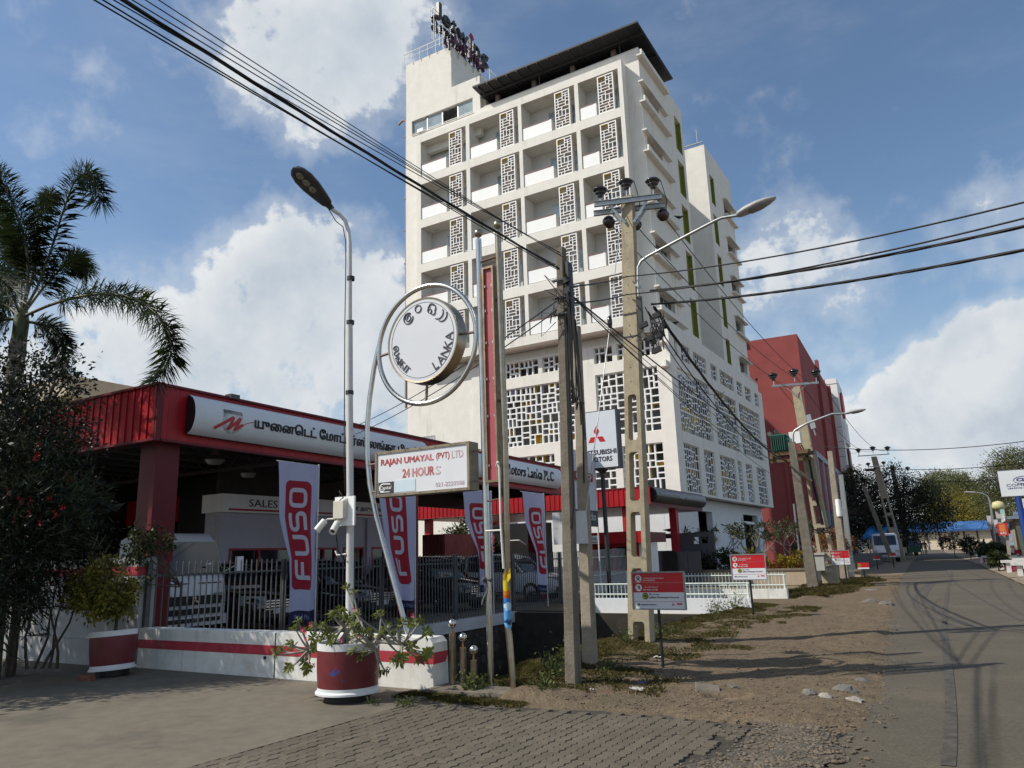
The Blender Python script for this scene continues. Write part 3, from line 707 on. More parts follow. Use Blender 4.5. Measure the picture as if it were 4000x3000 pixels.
b = MB()
cx0, cx1, cy0, cy1, dy0, dy1 = -12.0, -5.2, 8.3, 19.85, 25.95, 31.0
for x0, x1, y0, y1 in ((-700, cx0, -300, 1400), (cx1, 700, -300, 1400), (cx0, cx1, -300, cy0), (cx0, cx1, cy1, dy0), (cx0, cx1, dy1, 1400)):
    b.quad((x0, y0, -.02), (x1, y0, -.02), (x1, y1, -.02), (x0, y1, -.02))
b.build('ground', DIRTG, kind='structure')
b = MB()
for y0, y1 in ((cy0, cy1), (dy0, dy1)):
    b.quad((cx0, y0, -1.7), (cx1, y0, -1.7), (cx1, y1, -1.7), (cx0, y1, -1.7))
    b.quad((cx0, y0, -1.7), (cx0, y0, -.02), (cx1, y0, -.02), (cx1, y0, -1.7)); b.quad((cx1, y1, -1.7), (cx1, y1, -.02), (cx0, y1, -.02), (cx0, y1, -1.7))
    b.quad((cx1, y0, -1.7), (cx1, y0, -.02), (cx1, y1, -.02), (cx1, y1, -1.7)); b.quad((cx0, y1, -1.7), (cx0, y1, -.02), (cx0, y0, -.02), (cx0, y0, -1.7))
b.build('canal_bed', M('canal_mud', (.035, .030, .022), .8, n=(4, .3)), kind='structure')
ys = [-30, -15, -5, 0, 3, 5, 6, 7, 8, 9, 10, 11, 12, 13, 14, 16, 18, 20, 23, 26, 30, 35, 40, 50, 60, 72, 90, 110, 144, 200, 300, 400]
ysf = []
for a, c in zip(ys[:-1], ys[1:]): ysf += [a+(c-a)*i/4 for i in range(4)]
b = MB(); w = len(ysf)
vs = []
for y in ysf:
    l = road_l(y)+nz3(0, y, .9)*.10*(y < 60)+nz3(3, y, 3)*.05*(y < 30); r = road_r(y)+nz3(9, y, .7)*.12*(y < 60)
    vs += [(l, y, .0), (l+(r-l)*.5, y, .03), (r, y, .0)]
b.add(vs, [(3*i+k, 3*i+k+1, 3*i+k+4, 3*i+k+3) for i in range(w-1) for k in (0, 1)], 0, True)
b.build('road', ASPH, kind='structure')
# tyre marks on the road
TM = M('tyre_mark_rubber', (.078, .068, .053), .8, n=(9, .4))
def zroad(x, y): l, r = road_l(y), road_r(y); t = abs((x-l)/(r-l)-.5)*2; return .03*(1-min(1, t))+.006
def mark(name, px, w):
    P = [PZ(*p) for p in px]; P = [Vector((p.x, p.y)) for p in P]
    q = rpath(P, 3.0, 5, step=.35); m = MB(); ribbon(m, q, w, lambda x, y: (x, y, zroad(x, y)))
    return m.build(name, TM, kind='structure')
mark('tyre_mark', [(3640, 2275), (3600, 2300), (3572, 2335), (3578, 2370), (3640, 2415), (3740, 2455)], .13)
mark('tyre_mark', [(3650, 2278), (3620, 2310), (3608, 2340), (3630, 2365), (3700, 2410), (3790, 2450)], .13)
mark('tyre_mark', [(3720, 2240), (3705, 2300), (3692, 2380), (3690, 2500), (3705, 2600), (3715, 2740), (3715, 2900), (3705, 3000)], .10)
mark('tyre_mark', [(3690, 2225), (3740, 2290), (3860, 2360), (3990, 2430)], .07)
# verge: trodden earth between the canal and the road
def pit(x, y):
    d = math.hypot((x+2.55)/.30, (y-8.75)/.16); return -.16*max(0, 1-d)**.6 if d < 1 else 0
def vz(x, y, s):
    e = .022+.038*(nz3(x, y*.5, .8)+.3)+.026*nz3(x, y, 2.6)+.013*nz3(x, y, 8)
    e += .06*max(0, 1-abs(s-.10)/.18)
    if s < .03: e -= .35*(1-s/.03)
    if y < 7.9: e = lerp(-.05, e, max(0, min(1, (y-7.42)/.45)))
    if s > .93: e = lerp(e, -.012, (s-.93)/.07)
    return e+pit(x, y)
b = MB(); NU, NV = 84, 210
def vy(v): return 7.42+(1-(1-v)**.55)*0+((v**1.7)*38)
def vp(u, v):
    y = vy(v)+(nz3(u*9, 4, 1)*.18 if v < .02 else 0); l = bank(y)+nz3(1, y, 1.3)*.22; r = road_l(y)+.10+nz3(5, y, 2.2)*.22
    if y > 19.6 and y < 26: l = -5.0-2.5*0
    x = lerp(l, r, u); return (x, y, vz(x, y, u))
b.sheet(vp, NU, NV); b.build('verge', DIRT, kind='structure')
b = MB(); b.sheet(lambda u, v: (lerp(-12.0, -4.9, u), lerp(20.1, 25.7, v), .006+.01*nz3(u*6, v*6, 1)), 24, 20); b.build('driveway', DIRT, kind='structure')
# concrete apron on the left, block paving on the right of the joint
JX = -5.74
b = MB(); b.quad((-60, -30, .0), (JX-.012, -30, .0), (JX-.012, 7.99, .0), (-60, 7.99, .0)); b.build('concrete_apron', CONCS, kind='structure')
b = MB(); b.quad((JX-.012, -30, -.012), (-.9, -30, -.012), (-.9, 7.9, -.012), (JX-.012, 7.9, -.012))
paving = b.build('paving', GAP, kind='structure')
# pavers: zigzag sided blocks
PL, PW = .222, .110
def zig(n, a, t0):    # zigzag edge points along length
    return [(t0+i/n, a*(1 if i % 2 else -1)) for i in range(n+1)]
amp = .011; g = .006
pts = []
for i in range(5): pts.append((-PL/2+g/2+(PL-g)*i/4*1.0, -PW/2+g/2+amp*(-1 if i % 2 else 1)))
for i in range(5): pts.append((PL/2-g/2-(PL-g)*i/4, PW/2-g/2+amp*(-1 if i % 2 else 1)))
def paver_mesh(tilt):
    m = MB(); k = len(pts)
    in_ = [(x*.965, y*.93) for x, y in pts]
    top = [(y, x, .0+x*tilt[0]+y*tilt[1]) for x, y in in_]; mid = [(y, x, -.006+x*tilt[0]+y*tilt[1]) for x, y in pts]; bot = [(y, x, -.05) for x, y in pts]
    m.add(top, [tuple(range(k))[::-1]])
    m.add(top+mid, [((i+1) % k, i, k+i, k+(i+1) % k) for i in range(k)]); m.add(mid+bot, [((i+1) % k, i, k+i, k+(i+1) % k) for i in range(k)])
    return m
pm = [paver_mesh((rnd.uniform(-.02, .02), rnd.uniform(-.02, .02))).mesh('paver', PAV) for _ in range(6)]
pos = []
for i in range(int((JX+.06)/PW), 0):
    x = JX+.06+PW*(i-int((JX+.06)/PW)+.0)
    pass
x = JX+.07; ci = 0
while x < -1.0:
    y = -1.5+(PL/2 if ci % 2 else 0)
    while y < 7.75:
        edge = -1.95+.35*nz3(x*2, y, 1.1)+.18*nz3(x, y, 5)
        top = 7.45+.25*nz3(x, 2, 1.2)
        if x < edge and y < top: pos.append((x, y))
        y += PL
    x += PW; ci += 1
def seen(p):
    q = np.array([p[0], p[1], 0])-CAM; z = q@_fw
    if z < .5: return False
    return -60 < 2000+FOC*(q@_r)/z < 4060 and -60 < 1500-FOC*(q@_u)/z < 3060
near = sorted([p for p in pos if seen(p)], key=lambda p: math.hypot(*p))
rest = near[300:]+[p for p in pos if not seen(p) and p[1] > 2.0]
for p in near[:300]: inst(rnd.choice(pm), 'paver', paving, (p[0], p[1], .006+rnd.uniform(-.004, .004)), rot=(0, 0, rnd.uniform(-.015, .015)))
b = MB()
for p in rest:
    s = pm and paver_mesh((rnd.uniform(-.02, .02), rnd.uniform(-.02, .02))); z = .006+rnd.uniform(-.004, .004)
    b.add([(v[0]+p[0], v[1]+p[1], v[2]+z) for v in s.v], s.f)
b.build('paver_field', PAV, paving, kind='stuff')
# broken edge between paving and road
GRV = M('loose_gravel', (.20, .160, .115), .95, rv=.3, n=(6, .3))
def pebble(m, c, r, R):
    k = 6; vs = []
    for z, rr in ((-.3, .8), (.25, 1.0), (.8, .45)):
        for j in range(k):
            t = 2*PI*j/k; q = r*rr*R.uniform(.75, 1.2); vs.append((c[0]+q*math.cos(t), c[1]+q*math.sin(t), c[2]+z*r*.7))
    m.add(vs, [(i*k+j, i*k+(j+1) % k, (i+1)*k+(j+1) % k, (i+1)*k+j) for i in range(2) for j in range(k)]+[tuple(range(2*k, 3*k))])
R = random.Random(5); b = MB()
for i in range(2600):
    y = R.uniform(4.5, 8.2); x = -1.55+.30*nz3(0, y, 1.1)+R.gauss(0, .22)-.02*(y-6)
    pebble(b, (x, y, .012), R.uniform(.006, .022)*(1.5 if R.random() < .06 else 1), R)
for i in range(1300):
    y = 7.8+R.random()**1.6*14; u = R.random(); x = lerp(bank(y)+.8, road_l(y)+.3, u); pebble(b, (x, y, vz(x, y, .2+.7*u)+.004), R.uniform(.006, .02), R)
b.build('gravel', GRV, kind='stuff')
b = MB(); b.sheet(lambda u, v: (-1.6+(u-.5)*(.75+.2*nz3(3, v*5, 1))+.3*nz3(0, lerp(3, 8.3, v), 1.1), lerp(3, 8.3, v), .004+.012*nz3(u*8, v*20, 1)+.012*(1-abs(u-.5)*2)), 16, 60)
b.build('broken_edge', M('crumbled_asphalt', (.11, .095, .075), .95, n=(30, .4), st=(9, .5, .7, (.21, .17, .12), .7), bump=(50, 1.0, .02)), kind='structure')
ROCK = M('grey_rock', (.16, .15, .13), .95, n=(9, .25), bump=(18, .6))
def rock(px, r, label, mat_=ROCK, flat=.7, name='rock', cat='rock'):
    p = PZ(*px); R = random.Random(int(px[0])); m = MB(); n = 9; rings = []
    for i, ph in enumerate((-.5, -.1, .35, .8, 1.15)):
        rings.append([(p.x+r*math.cos(ph)*math.cos(2*PI*j/n)*R.uniform(.8, 1.2), p.y+r*math.cos(ph)*math.sin(2*PI*j/n)*R.uniform(.8, 1.2), .02+r*flat*math.sin(ph)*R.uniform(.85, 1.15)) for j in range(n)])
    vs = [q for g_ in rings for q in g_]
    m.add(vs, [(i*n+j, i*n+(j+1) % n, (i+1)*n+(j+1) % n, (i+1)*n+j) for i in range(4) for j in range(n)]+[tuple(range(4*n, 5*n))])
    return m.build(name, mat_, label=label, cat=cat, group='stones and rubble on the dirt verge', base=(p.x, p.y, 0))
rock((3300, 2712), .13, 'largest grey stone on the dirt by the edge of the road')
rock((3165, 2722), .09, 'dark round stone on the dirt left of the largest stone')
rock((3225, 2735), .08, 'pale stone between the two bigger stones on the dirt', M('pale_rock', (.34, .30, .25), .95, n=(9, .2)))
rock((3365, 2668), .08, 'small stone in the pole shadow at the road edge', flat=.5)
rock((3335, 2745), .10, 'flat pale lump of rubble nearest the asphalt', MATS['pale_rock'], flat=.4)
rock((3220, 2620), .10, 'low dark clod on the dirt beyond the pole shadow', M('dark_clod', (.08, .065, .05), .95), flat=.35)
rock((3400, 2358), .22, 'dark stone in the farther rubble patch beside the road', flat=.5)
rock((3460, 2365), .2, 'stone at the asphalt edge in the farther rubble patch', flat=.5)
rock((3405, 2310), .25, 'low rubble pile on the dirt in front of the grass by the transformer poles', flat=.3)
rock((3180, 2745), .12, 'pinkish flat scrap of rubble by the large stones', M('pink_scrap', (.32, .16, .17), .9), flat=.15, name='rubble_scrap', cat='rubble')
# broken concrete drain cover
q = MB(); p = PZ(2760, 2712); q.obox((p.x, p.y+.05, .05), (.13, .04, -.02), (-.03, .09, .02), (0, .01, .025)); q.build('drain_slab', CONC2, label='tilted slab of a broken concrete drain cover beside a dark hole', cat='drain cover', bev=.01)
q = MB(); p = PZ(2858, 2700); q.obox((p.x, p.y+.06, .03), (.015, .05, .0), (-.04, .015, .02), (0, 0, .035)); q.build('drain_slab', CONC2, label='small upright chunk of broken concrete right of the drain hole', cat='drain cover', bev=.01)
# litter
def litter(px, s, c, label):
    p = PZ(*px); m = MB(); R = random.Random(int(px[0]*3)); n = 5
    m.sheet(lambda u, v: (p.x+(u-.5)*s, p.y+(v-.5)*s*.7, .055+s*.25*mn.noise(Vector((u*3+px[0], v*3, .3)))+s*.1), 5, 4)
    m.build('litter', M('litter_%d' % int(px[0]), c, .6, n=(20, .2)), label=label, cat='litter', base=(p.x, p.y, 0))
litter((2640, 2500), .16, (.55, .57, .5), 'crumpled pale plastic on the grass by the nearest red sign')
litter((2835, 2478), .12, (.25, .45, .36), 'green plastic scrap on the dirt verge')
litter((2500, 2515), .16, (.40, .55, .45), 'pale green wrapper in the foot of the slotted concrete pole')
litter((2570, 2585), .12, (.75, .73, .68), 'white paper scrap left of the nearest red sign post')
litter((2490, 2715), .16, (.42, .40, .36), 'flattened sheet of grey litter at the paving edge')
litter((2700, 2465), .08, (.7, .68, .6), 'white scrap in the grass beyond the nearest red sign')
litter((2515, 2685), .08, (.05, .06, .25), 'small blue scrap in the shaded grass at the verge edge')
litter((2310, 2715), .09, (.6, .56, .5), 'pale scrap near the foot of the front concrete pole')
# ================================================================== canal side stone wall, fence plinth
STN = M('canal_stone', (.055, .048, .040), .9, rv=.35, n=(7, .3), bump=(20, .6))
swl = thing('stone_retaining_wall', 'dark rough stone wall of the canal below the grey fence', 'wall', (-12, 14, -1.7))
b = MB(); b.box(-12.25, -12.02, 8.3, 19.9, -1.7, -.3); b.build('mortar_backing', M('dark_mortar', (.03, .027, .024), .95, n=(6, .3)), swl)
sm_ = []
for i in range(5):
    m = MB(); R = random.Random(i); k = 7
    o_ = [(.5*R.uniform(.8, 1)*math.cos(2*PI*j/k), .5*R.uniform(.8, 1)*math.sin(2*PI*j/k)) for j in range(k)]
    m.add([(0, p, q) for p, q in o_]+[(.07, p*.8, q*.8) for p, q in o_], [(j, (j+1) % k, k+(j+1) % k, k+j) for j in range(k)]+[tuple(range(k, 2*k))], 0, False); sm_.append(m.mesh('stone', STN))
z = -1.5
while z < -.36:
    y = 8.5
    while y < 19.8:
        w_ = rnd.uniform(.26, .44); inst(rnd.choice(sm_), 'stone', swl, (-12.06, y+w_/2, z+.13), rot=(rnd.uniform(-.3, .3), 0, 0), scale=(1, w_*1.18, .32)); y += w_
    z += .235
b = MB(); b.box(-12.2, -11.93, 8.3, 19.95, -.30, .0); b.build('fence_plinth', M('pale_grey_plinth', (.50, .50, .50), .85, n=(3, .1), st=(2, .5, .8, (.3, .28, .25), .5)), label='long pale concrete plinth under the grey bar fence above the canal', cat='plinth')
# bar fence along the canal and the sliding gate past it
fence = thing('bar_fence', 'long grey fence of thin upright bars in front of the parked cars', 'fence', (-12.05, 15, 0))
b = MB()
for z in (.14, 1.46): b.box(-12.075, -12.035, 8.1, 23.2, z-.02, z+.02)
b.build('rail', GREYP, fence)
bm = MB().box(-.010, .010, -.010, .010, .0, 1.66); bm.add([(-.010,-.010,1.66),(.010,-.010,1.66),(.010,.010,1.66),(-.010,.010,1.66),(0,0,1.70)], [(0,1,4),(1,2,4),(2,3,4),(3,0,4)]); bm = bm.mesh('fence_bar', GREYP)
n = int((23.2-8.15)/.125)
for i in range(n): inst(bm, 'fence_bar', fence, (-12.02, 8.2+.125*i, .0))
pm_ = MB().box(-.04, .04, -.04, .04, 0, 1.68).mesh('fence_post', GREYP)
for y in (8.12, 11.1, 14.1, 17.1, 20.1, 23.2): inst(pm_, 'fence_post', fence, (-12.12, y, 0))
gate = thing('sliding_gate', 'pale barred sliding gate in front of the red security booth', 'gate', (-12.3, 26.5, 0))
GATEP = M('gate_paint', (.45, .45, .44), .5, n=(8, .1))
b = MB()
for z in (.25, .8, 1.45): b.box(-12.33, -12.28, 23.4, 30.6, z-.025, z+.025)
b.build('rail', GATEP, gate)
bm2 = MB().box(-.012, .012, -.012, .012, .05, 1.68).mesh('gate_bar', GATEP)
for i in range(57): inst(bm2, 'gate_bar', gate, (-12.3, 23.45+.125*i, .0), scale=(1, 1, 1+.05*min(1, i/40)))
# ================================================================== low wall with the red band, taller wall to its left
lw = thing('low_boundary_wall', 'low white boundary wall with a red painted band behind the two planters', 'wall', (-9, 8.15, 0))
b = MB(); b.add([(-12.1, 8, 0), (-6.02, 8, 0), (-6.0, 8.3, 0), (-12.1, 8.3, 0), (-12.1, 8, .62), (-6.08, 8, .62), (-6.08, 8.3, .62), (-12.1, 8.3, .62), (-6.03, 8, .56), (-6.02, 8.3, .56)],
      [(3,2,1,0), (0,1,8,5,4), (1,2,9,8), (8,9,6,5), (4,5,6,7), (2,3,7,6,9), (3,0,4,7)])
b.build('wall', WDIRTY, lw)
b = MB(); b.box(-12.1, -6.1, 7.996, 8.2, .31, .445); b.box(-6.1, -6.014, 7.996, 8.302, .31, .445); b.build('red_band', REDB, lw)
MB().box(-9.08, -9.03, 7.99, 8.0, .25, .29).build('drain_hole', BLK, lw)
MB().box(-8.86, -8.845, 7.994, 8.0, 0, .62).build('joint', DSTEEL, lw)
tw = thing('tall_boundary_wall', 'taller shaded white wall with a red band under the dark tree on the left', 'wall', (-15, 8.15, 0))
b = MB(); b.box(-20, -12.16, 8.0, 8.3, 0, 1.78); b.box(-20, -12.4, 7.9, 8.0, .0, .42); b.build('wall', M('shade_toned_white', (.40, .40, .40), .9, n=(3, .12), st=(1.2, .5, .8, (.22, .21, .2), .6)), tw)  # white wall paint, its colour lowered to stand for the tree shade
b = MB(); b.box(-20, -12.155, 7.995, 8.1, 1.47, 1.62); b.build('red_band', REDB, tw)
# concrete pad at the end of the wall
b = MB()
b.prism([(-6.0, 7.75), (-4.75, 7.85), (-4.62, 8.0), (-4.7, 8.35), (-6.0, 8.45)], (0, 0, .05), (1, 0, 0), (0, 1, 0), .4); b.build('concrete_pad', CONC2, label='cracked concrete pad under the steel posts and bollards', cat='concrete pad', bev=.02)
# bridge parapets over the canal
def parapet(name, Y, x0, x1, h, rz, label, xb, solid=True):
    t = thing(name, label, 'bridge railing', ((x0+x1)/2, Y, 0))
    b = MB(); b.box(x0, x1, Y, Y+.22, -.06 if solid else 0, h); b.build('parapet', WDIRTY if not solid else M('parapet_white', (.72, .73, .74), .85, n=(4, .06), st=(3, .56, .8, (.45, .40, .34), .5)), t)
    PGREEN = M('pale_green_rail', (.62, .68, .62), .5, n=(6, .08))
    b = MB()
    for z in rz[:2]: b.tube([(x0+.05, Y+.1, z), (x1-.02, Y+.1, z)], .022, 6)
    b.tube([(x1-.06, Y+.1, h), (x1-.06, Y+.1, rz[0])], .03, 6); b.build('rail', PGREEN, t)
    pk = MB().tube([(0, 0, 0), (0, 0, 1)], .011, 5).mesh('picket', PGREEN)
    n = int((x1-x0)/.115)
    for i in range(n): inst(pk, 'picket', t, (x0+.08+.115*i, Y+.1, h), scale=(1, 1, rz[2]-h))
    return t
parapet('bridge_railing', 20.0, -9.6, -5.06, .365, (.74, .47, .74), 'white canal bridge parapet with pale rails behind the nearest red sign', 0)
parapet('bridge_railing', 25.7, -9.2, -5.34, .31, (.745, .43, .84), 'farther stained canal bridge parapet with pale pickets behind the second red sign', 0, False)
# ================================================================== showroom canopy
can = thing('showroom_canopy', 'big red showroom canopy on square red columns over the parked vehicles', 'canopy', (-18, 18, 0))
CX, CY0, CY1, CXL = -14.0, 9.3, 27.3, -27.0
zt = lambda y: 5.29-.0135*(y-9.3); zb_ = lambda y: 4.16-.0110*(y-9.3)
sheet_me = MB()
SWD = .25
sheet_me.box(0, .05, 0, SWD-.05, 0, 1); sheet_me.box(0, .075, SWD-.05, SWD-.004, 0, 1); sheet_me = sheet_me.mesh('cladding_sheet', RED)
flat_me = MB(); flat_me.box(0, .05, 0, SWD-.004, 0, 1); flat_me = flat_me.mesh('cladding_sheet', RED)
n = int((CY1-CY0)/SWD)
for i in range(n): y = CY0+SWD*i; inst(flat_me, 'cladding_sheet', can, (CX-.06, y, zb_(y)), scale=(1, 1, zt(y)-zb_(y)))
for i in range(int((CX-CXL)/SWD)):
    x = CX-.02-SWD*i; inst(sheet_me, 'cladding_sheet', can, (x, CY0+.06, zb_(CY0)), rot=(0, 0, -PI/2), scale=(1, -1, zt(CY0)-zb_(CY0)-.0)) if False else inst(sheet_me, 'cladding_sheet', can, (x-SWD, CY0+.03, zb_(CY0)), rot=(0, 0, -PI/2), scale=(1, 1, zt(CY0)-zb_(CY0)))
b = MB()
for i in range(8):
    y0, y1 = lerp(CY0, CY1, i/8), lerp(CY0, CY1, (i+1)/8); b.beam((CX-.03, y0, zt(y0)+.01), (CX-.03, y1, zt(y1)+.01), .16, .05); b.beam((CX-.03, y0, zb_(y0)-.02), (CX-.03, y1, zb_(y1)-.02), .14, .05)
b.beam((CX+.05, CY0, zt(CY0)+.01), (CXL, CY0, zt(CY0)+.01), .16, .05); b.beam((CX+.05, CY0, zb_(CY0)-.02), (CXL, CY0, zb_(CY0)-.02), .14, .05)
b.box(CX-.1, CX+.04, CY0-.04, CY0+.1, zb_(CY0)-.05, zt(CY0)+.04)
b.box(CXL, CX-.1, CY1-.06, CY1, zb_(CY1), zt(CY1))
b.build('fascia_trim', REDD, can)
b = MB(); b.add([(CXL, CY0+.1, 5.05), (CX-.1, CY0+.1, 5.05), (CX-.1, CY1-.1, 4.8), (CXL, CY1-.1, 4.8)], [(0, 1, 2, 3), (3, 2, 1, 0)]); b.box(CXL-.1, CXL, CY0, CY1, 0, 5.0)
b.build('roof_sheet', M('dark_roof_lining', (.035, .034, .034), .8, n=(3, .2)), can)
b = MB(); DT = DSTEEL
for i in range(12): x = CX-.8-1.1*i; b.beam((x, CY0+.1, 4.55), (x, CY1-.1, 4.3), .06, .12)
for y in (9.75, 13.8, 17.9, 22, 26.0):
    b.beam((CX-.1, y, 4.22-.011*(y-9.3)), (CXL, y, 4.22-.011*(y-9.3)), .09, .09); b.beam((CX-.1, y, 4.75-.011*(y-9.3)), (CXL, y, 4.75-.011*(y-9.3)), .07, .07)
    for i in range(12): x = CX-.2-1.05*i; b.beam((x, y, 4.24-.011*(y-9.3)), (x-.52, y, 4.72-.011*(y-9.3)), .04, .04); b.beam((x-.52, y, 4.72-.011*(y-9.3)), (x-1.05, y, 4.24-.011*(y-9.3)), .04, .04)
b.build('roof_truss', DT, can)
for (x, y) in ((-14.55, 9.8), (-14.5, 17.95), (-14.5, 26.0), (-24, 9.8), (-24, 18), (-24, 26)):
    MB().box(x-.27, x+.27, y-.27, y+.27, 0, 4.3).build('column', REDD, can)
q = MB(); p = PX(840, 1775, -15.6); q.lathe([(.0, 0), (.16, .0), (.24, .10), (.10, .22), (.06, .34)], (p.x, p.y, 4.0), 14); q.build('high_bay_lamp', GALV, can)
q = MB(); p = PX(968, 1876, -17.0); q.lathe([(.0, 0), (.16, .0), (.22, .10), (.10, .2), (.06, .34)], (p.x, p.y, 3.95), 14); q.build('high_bay_lamp', GALV, can)
MB().box(CX-.1, CX+.1, 11.0, 11.25, zt(11), zt(11)+.1).build('roof_flashing', GREYP, can)
# curved sign boxes on the canopy
def signbox(label, y0, y1, dz):
    t = thing('sign_board', label, 'sign', (CX+.1, (y0+y1)/2, 4.3))
    zl = lambda y: zb_(y)+.17; zh = lambda y: zt(y)-.12
    def S(u, v, o=0): y = lerp(y0, y1, u); z0, z1 = zl(y), zh(y); a = (v-.5)*2; return (CX+.07+.24*(1-a*a)**.6*1.0+.02+o, y, lerp(z0, z1, v))
    m = MB(); m.sheet(lambda u, v: S(u, v), 24, 12); m.build('panel', M('sign_white', (.72, .74, .75), .35, n=(.8, .05), spec=.5), t)
    m = MB()
    for u in (0, 1): m.add([S(u, v/12) for v in range(13)]+[(CX+.03, lerp(y0, y1, u), lerp(zl(lerp(y0, y1, u)), zh(lerp(y0, y1, u)), v/12)) for v in range(13)], [(i, i+1, 14+i, 13+i) for i in range(12)])
    m.build('end_cap', BLK, t)
    m = MB(); m.sheet(lambda u, v: (lerp(CX+.03, CX+.11, v), lerp(y0, y1, u), zl(lerp(y0, y1, u))-.015), 10, 1); m.build('base_trim', GREYP, t)
    return t, S
t1, S1 = signbox('long curved white sign in Tamil lettering with a striped emblem at the canopy corner', 9.95, 18.0, 0)
def on(S, y0, y1):
    return lambda y, z, e: S((y-y0)/(y1-y0), z, .012+e)
INK = M('sign_ink', (.020, .018, .024), .5, n=(4, .1))
text('யுனைடெட் மோட்டர்ஸ் லங்கா பிஎல்சி', 'lettering', INK, t1, (0, 0, 0), (1, 0, 0), (0, 1, 0), w=6.25, h=.40, ext=.012, bold=.012, warp=lambda a, c, e: S1((11.50+a-9.95)/8.05, .30+c, .012+e))
# emblem: shaded jar shape with a red zigzag stroke
m = MB(); jar = [(0, .86), (.06, .80), (.05, .3), (.12, .10), (.3, 0), (.48, .10), (.56, .3), (.56, .62), (.53, .86), (.44, .80), (.16, .80)]
for i in range(10):
    z0, z1 = .08+.07*i, .08+.07*(i+1)
    wv = lambda z: .05+.02*0 if z > .3 else .05+.25*(1-(z/.3))**2
    for k in range(6):
        pass
m.sheet(lambda u, v: S1((10.62+lerp(.04+.18*max(0, 1-v/.3)**2, .54-.18*max(0, 1-v/.3)**2, u)-9.95)/8.05, .14+.60*v, .010), 8, 10)
m.build('emblem_jar', M('emblem_grey', (.30, .27, .26), .4, n=(5, .75), st=(2.6, .35, .7, (.80, .80, .80), .95)), t1)
m = MB()
for k in range(3): ribbon(m, [(10.66+.5*i/6, .72-.035*k) for i in range(7)], .012, lambda y, z: S1((y-9.95)/8.05, z, .014))
m.build('emblem_line', INK, t1)
m = MB(); ribbon(m, rpath([(10.46, .20), (10.62, .33), (10.92, .56), (10.80, .22), (11.10, .56), (10.98, .23), (11.18, .40)], .02, 3, step=.02), .075, lambda y, z: S1((y-9.95)/8.05, z, .018))
ribbon(m, [(11.15, .37), (11.3, .46), (11.52, .54)], .018, lambda y, z: S1((y-9.95)/8.05, z, .018)); m.build('emblem_stroke', M('emblem_red', (.50, .05, .06), .5, n=(3, .2)), t1)
t2, S2 = signbox('curved white sign in English lettering farther along the canopy edge', 20.2, 26.75, 0)
text('United Motors Lanka PLC', 'lettering', INK, t2, (0, 0, 0), (1, 0, 0), (0, 1, 0), w=5.0, h=.47, ext=.012, bold=.008, warp=lambda a, c, e: S2((21.0+a-20.2)/6.55, .27+c*1.0, .012+e))
# sales office under the canopy
off_ = thing('sales_office', 'white sales office under the canopy with a lettered white band over red framed windows', 'office', (-20, 17.5, 0))
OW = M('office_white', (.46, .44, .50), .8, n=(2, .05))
b = MB(); wall(b, (-18, 0, 0), (0, 1, 0), (0, 0, 1), 14.15, 22.6, 0, 3.05, [(14.45, 17.1, .3, 2.05), (17.75, 18.7, .3, 2.05), (19.0, 20.0, .3, 2.05), (20.4, 22.3, .3, 2.05)], .25); b.box(-18.7, -18.26, 14.15, 14.35, 0, 3.05)
b.box(-18.0, -17.9, 17.3, 17.6, 0, 3.0); b.box(-18, -17.9, 20.08, 20.3, 0, 3.0)
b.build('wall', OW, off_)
b = MB(); b.box(-18.75, -17.85, 14.05, 22.7, 3.05, 3.56); b.build('sign_band', W2, off_)
b = MB(); b.box(-17.849, -17.83, 14.25, 22.6, 3.10, 3.155); b.build('red_line', REDB, off_)
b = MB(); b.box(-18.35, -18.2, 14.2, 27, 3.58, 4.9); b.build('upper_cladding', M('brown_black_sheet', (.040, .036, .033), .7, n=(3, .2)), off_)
text('SALES OFFICE', 'lettering', INK, off_, (-17.848, 14.95, 3.22), (0, 1, 0), (0, 0, 1), w=2.55, h=.22, bold=.004)
text('விற்பனை அலுவலகம்', 'lettering', INK, off_, (-17.848, 18.45, 3.20), (0, 1, 0), (0, 0, 1), w=2.5, h=.25, bold=.01)
WR = M('window_red', (.35, .02, .05), .5, n=(3, .1))
for y0, y1 in ((14.45, 17.1), (17.75, 18.7), (19.0, 20.0), (20.4, 22.3)):
    q = MB(); q.box(-18.1, -17.98, y0, y1, 1.99, 2.05); q.box(-18.1, -17.98, y0, y0+.05, .3, 1.99); q.box(-18.1, -17.98, y1-.05, y1, .3, 1.99); q.box(-18.1, -17.98, lerp(y0, y1, .4)-.03, lerp(y0, y1, .4)+.03, .3, 1.99)
    wo_ = q.build('window', WR, off_); MB().box(-18.08, -18.06, y0+.05, y1-.05, .3, 1.99).build('pane', GLASSD, wo_)
# workshop front with a red fascia deep under the canopy
ws = thing('workshop', 'dark workshop front with a plain red fascia behind the canopy corner', 'workshop', (-25, 17, 0))
wp = PY(782, 1931, 17.0); wp2 = PY(775, 2030, 17.0)
b = MB(); b.box(-40, wp.x, 17.0, 17.3, wp2.z, wp.z); b.build('fascia', M('workshop_red', (.40, .012, .02), .5, n=(2, .1)), ws)
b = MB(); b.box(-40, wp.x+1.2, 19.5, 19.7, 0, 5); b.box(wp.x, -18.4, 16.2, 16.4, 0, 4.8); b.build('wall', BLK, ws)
b = MB(); b.box(wp.x-.28, wp.x, 17.05, 17.3, 0, wp2.z); b.build('door_frame', WR, ws)
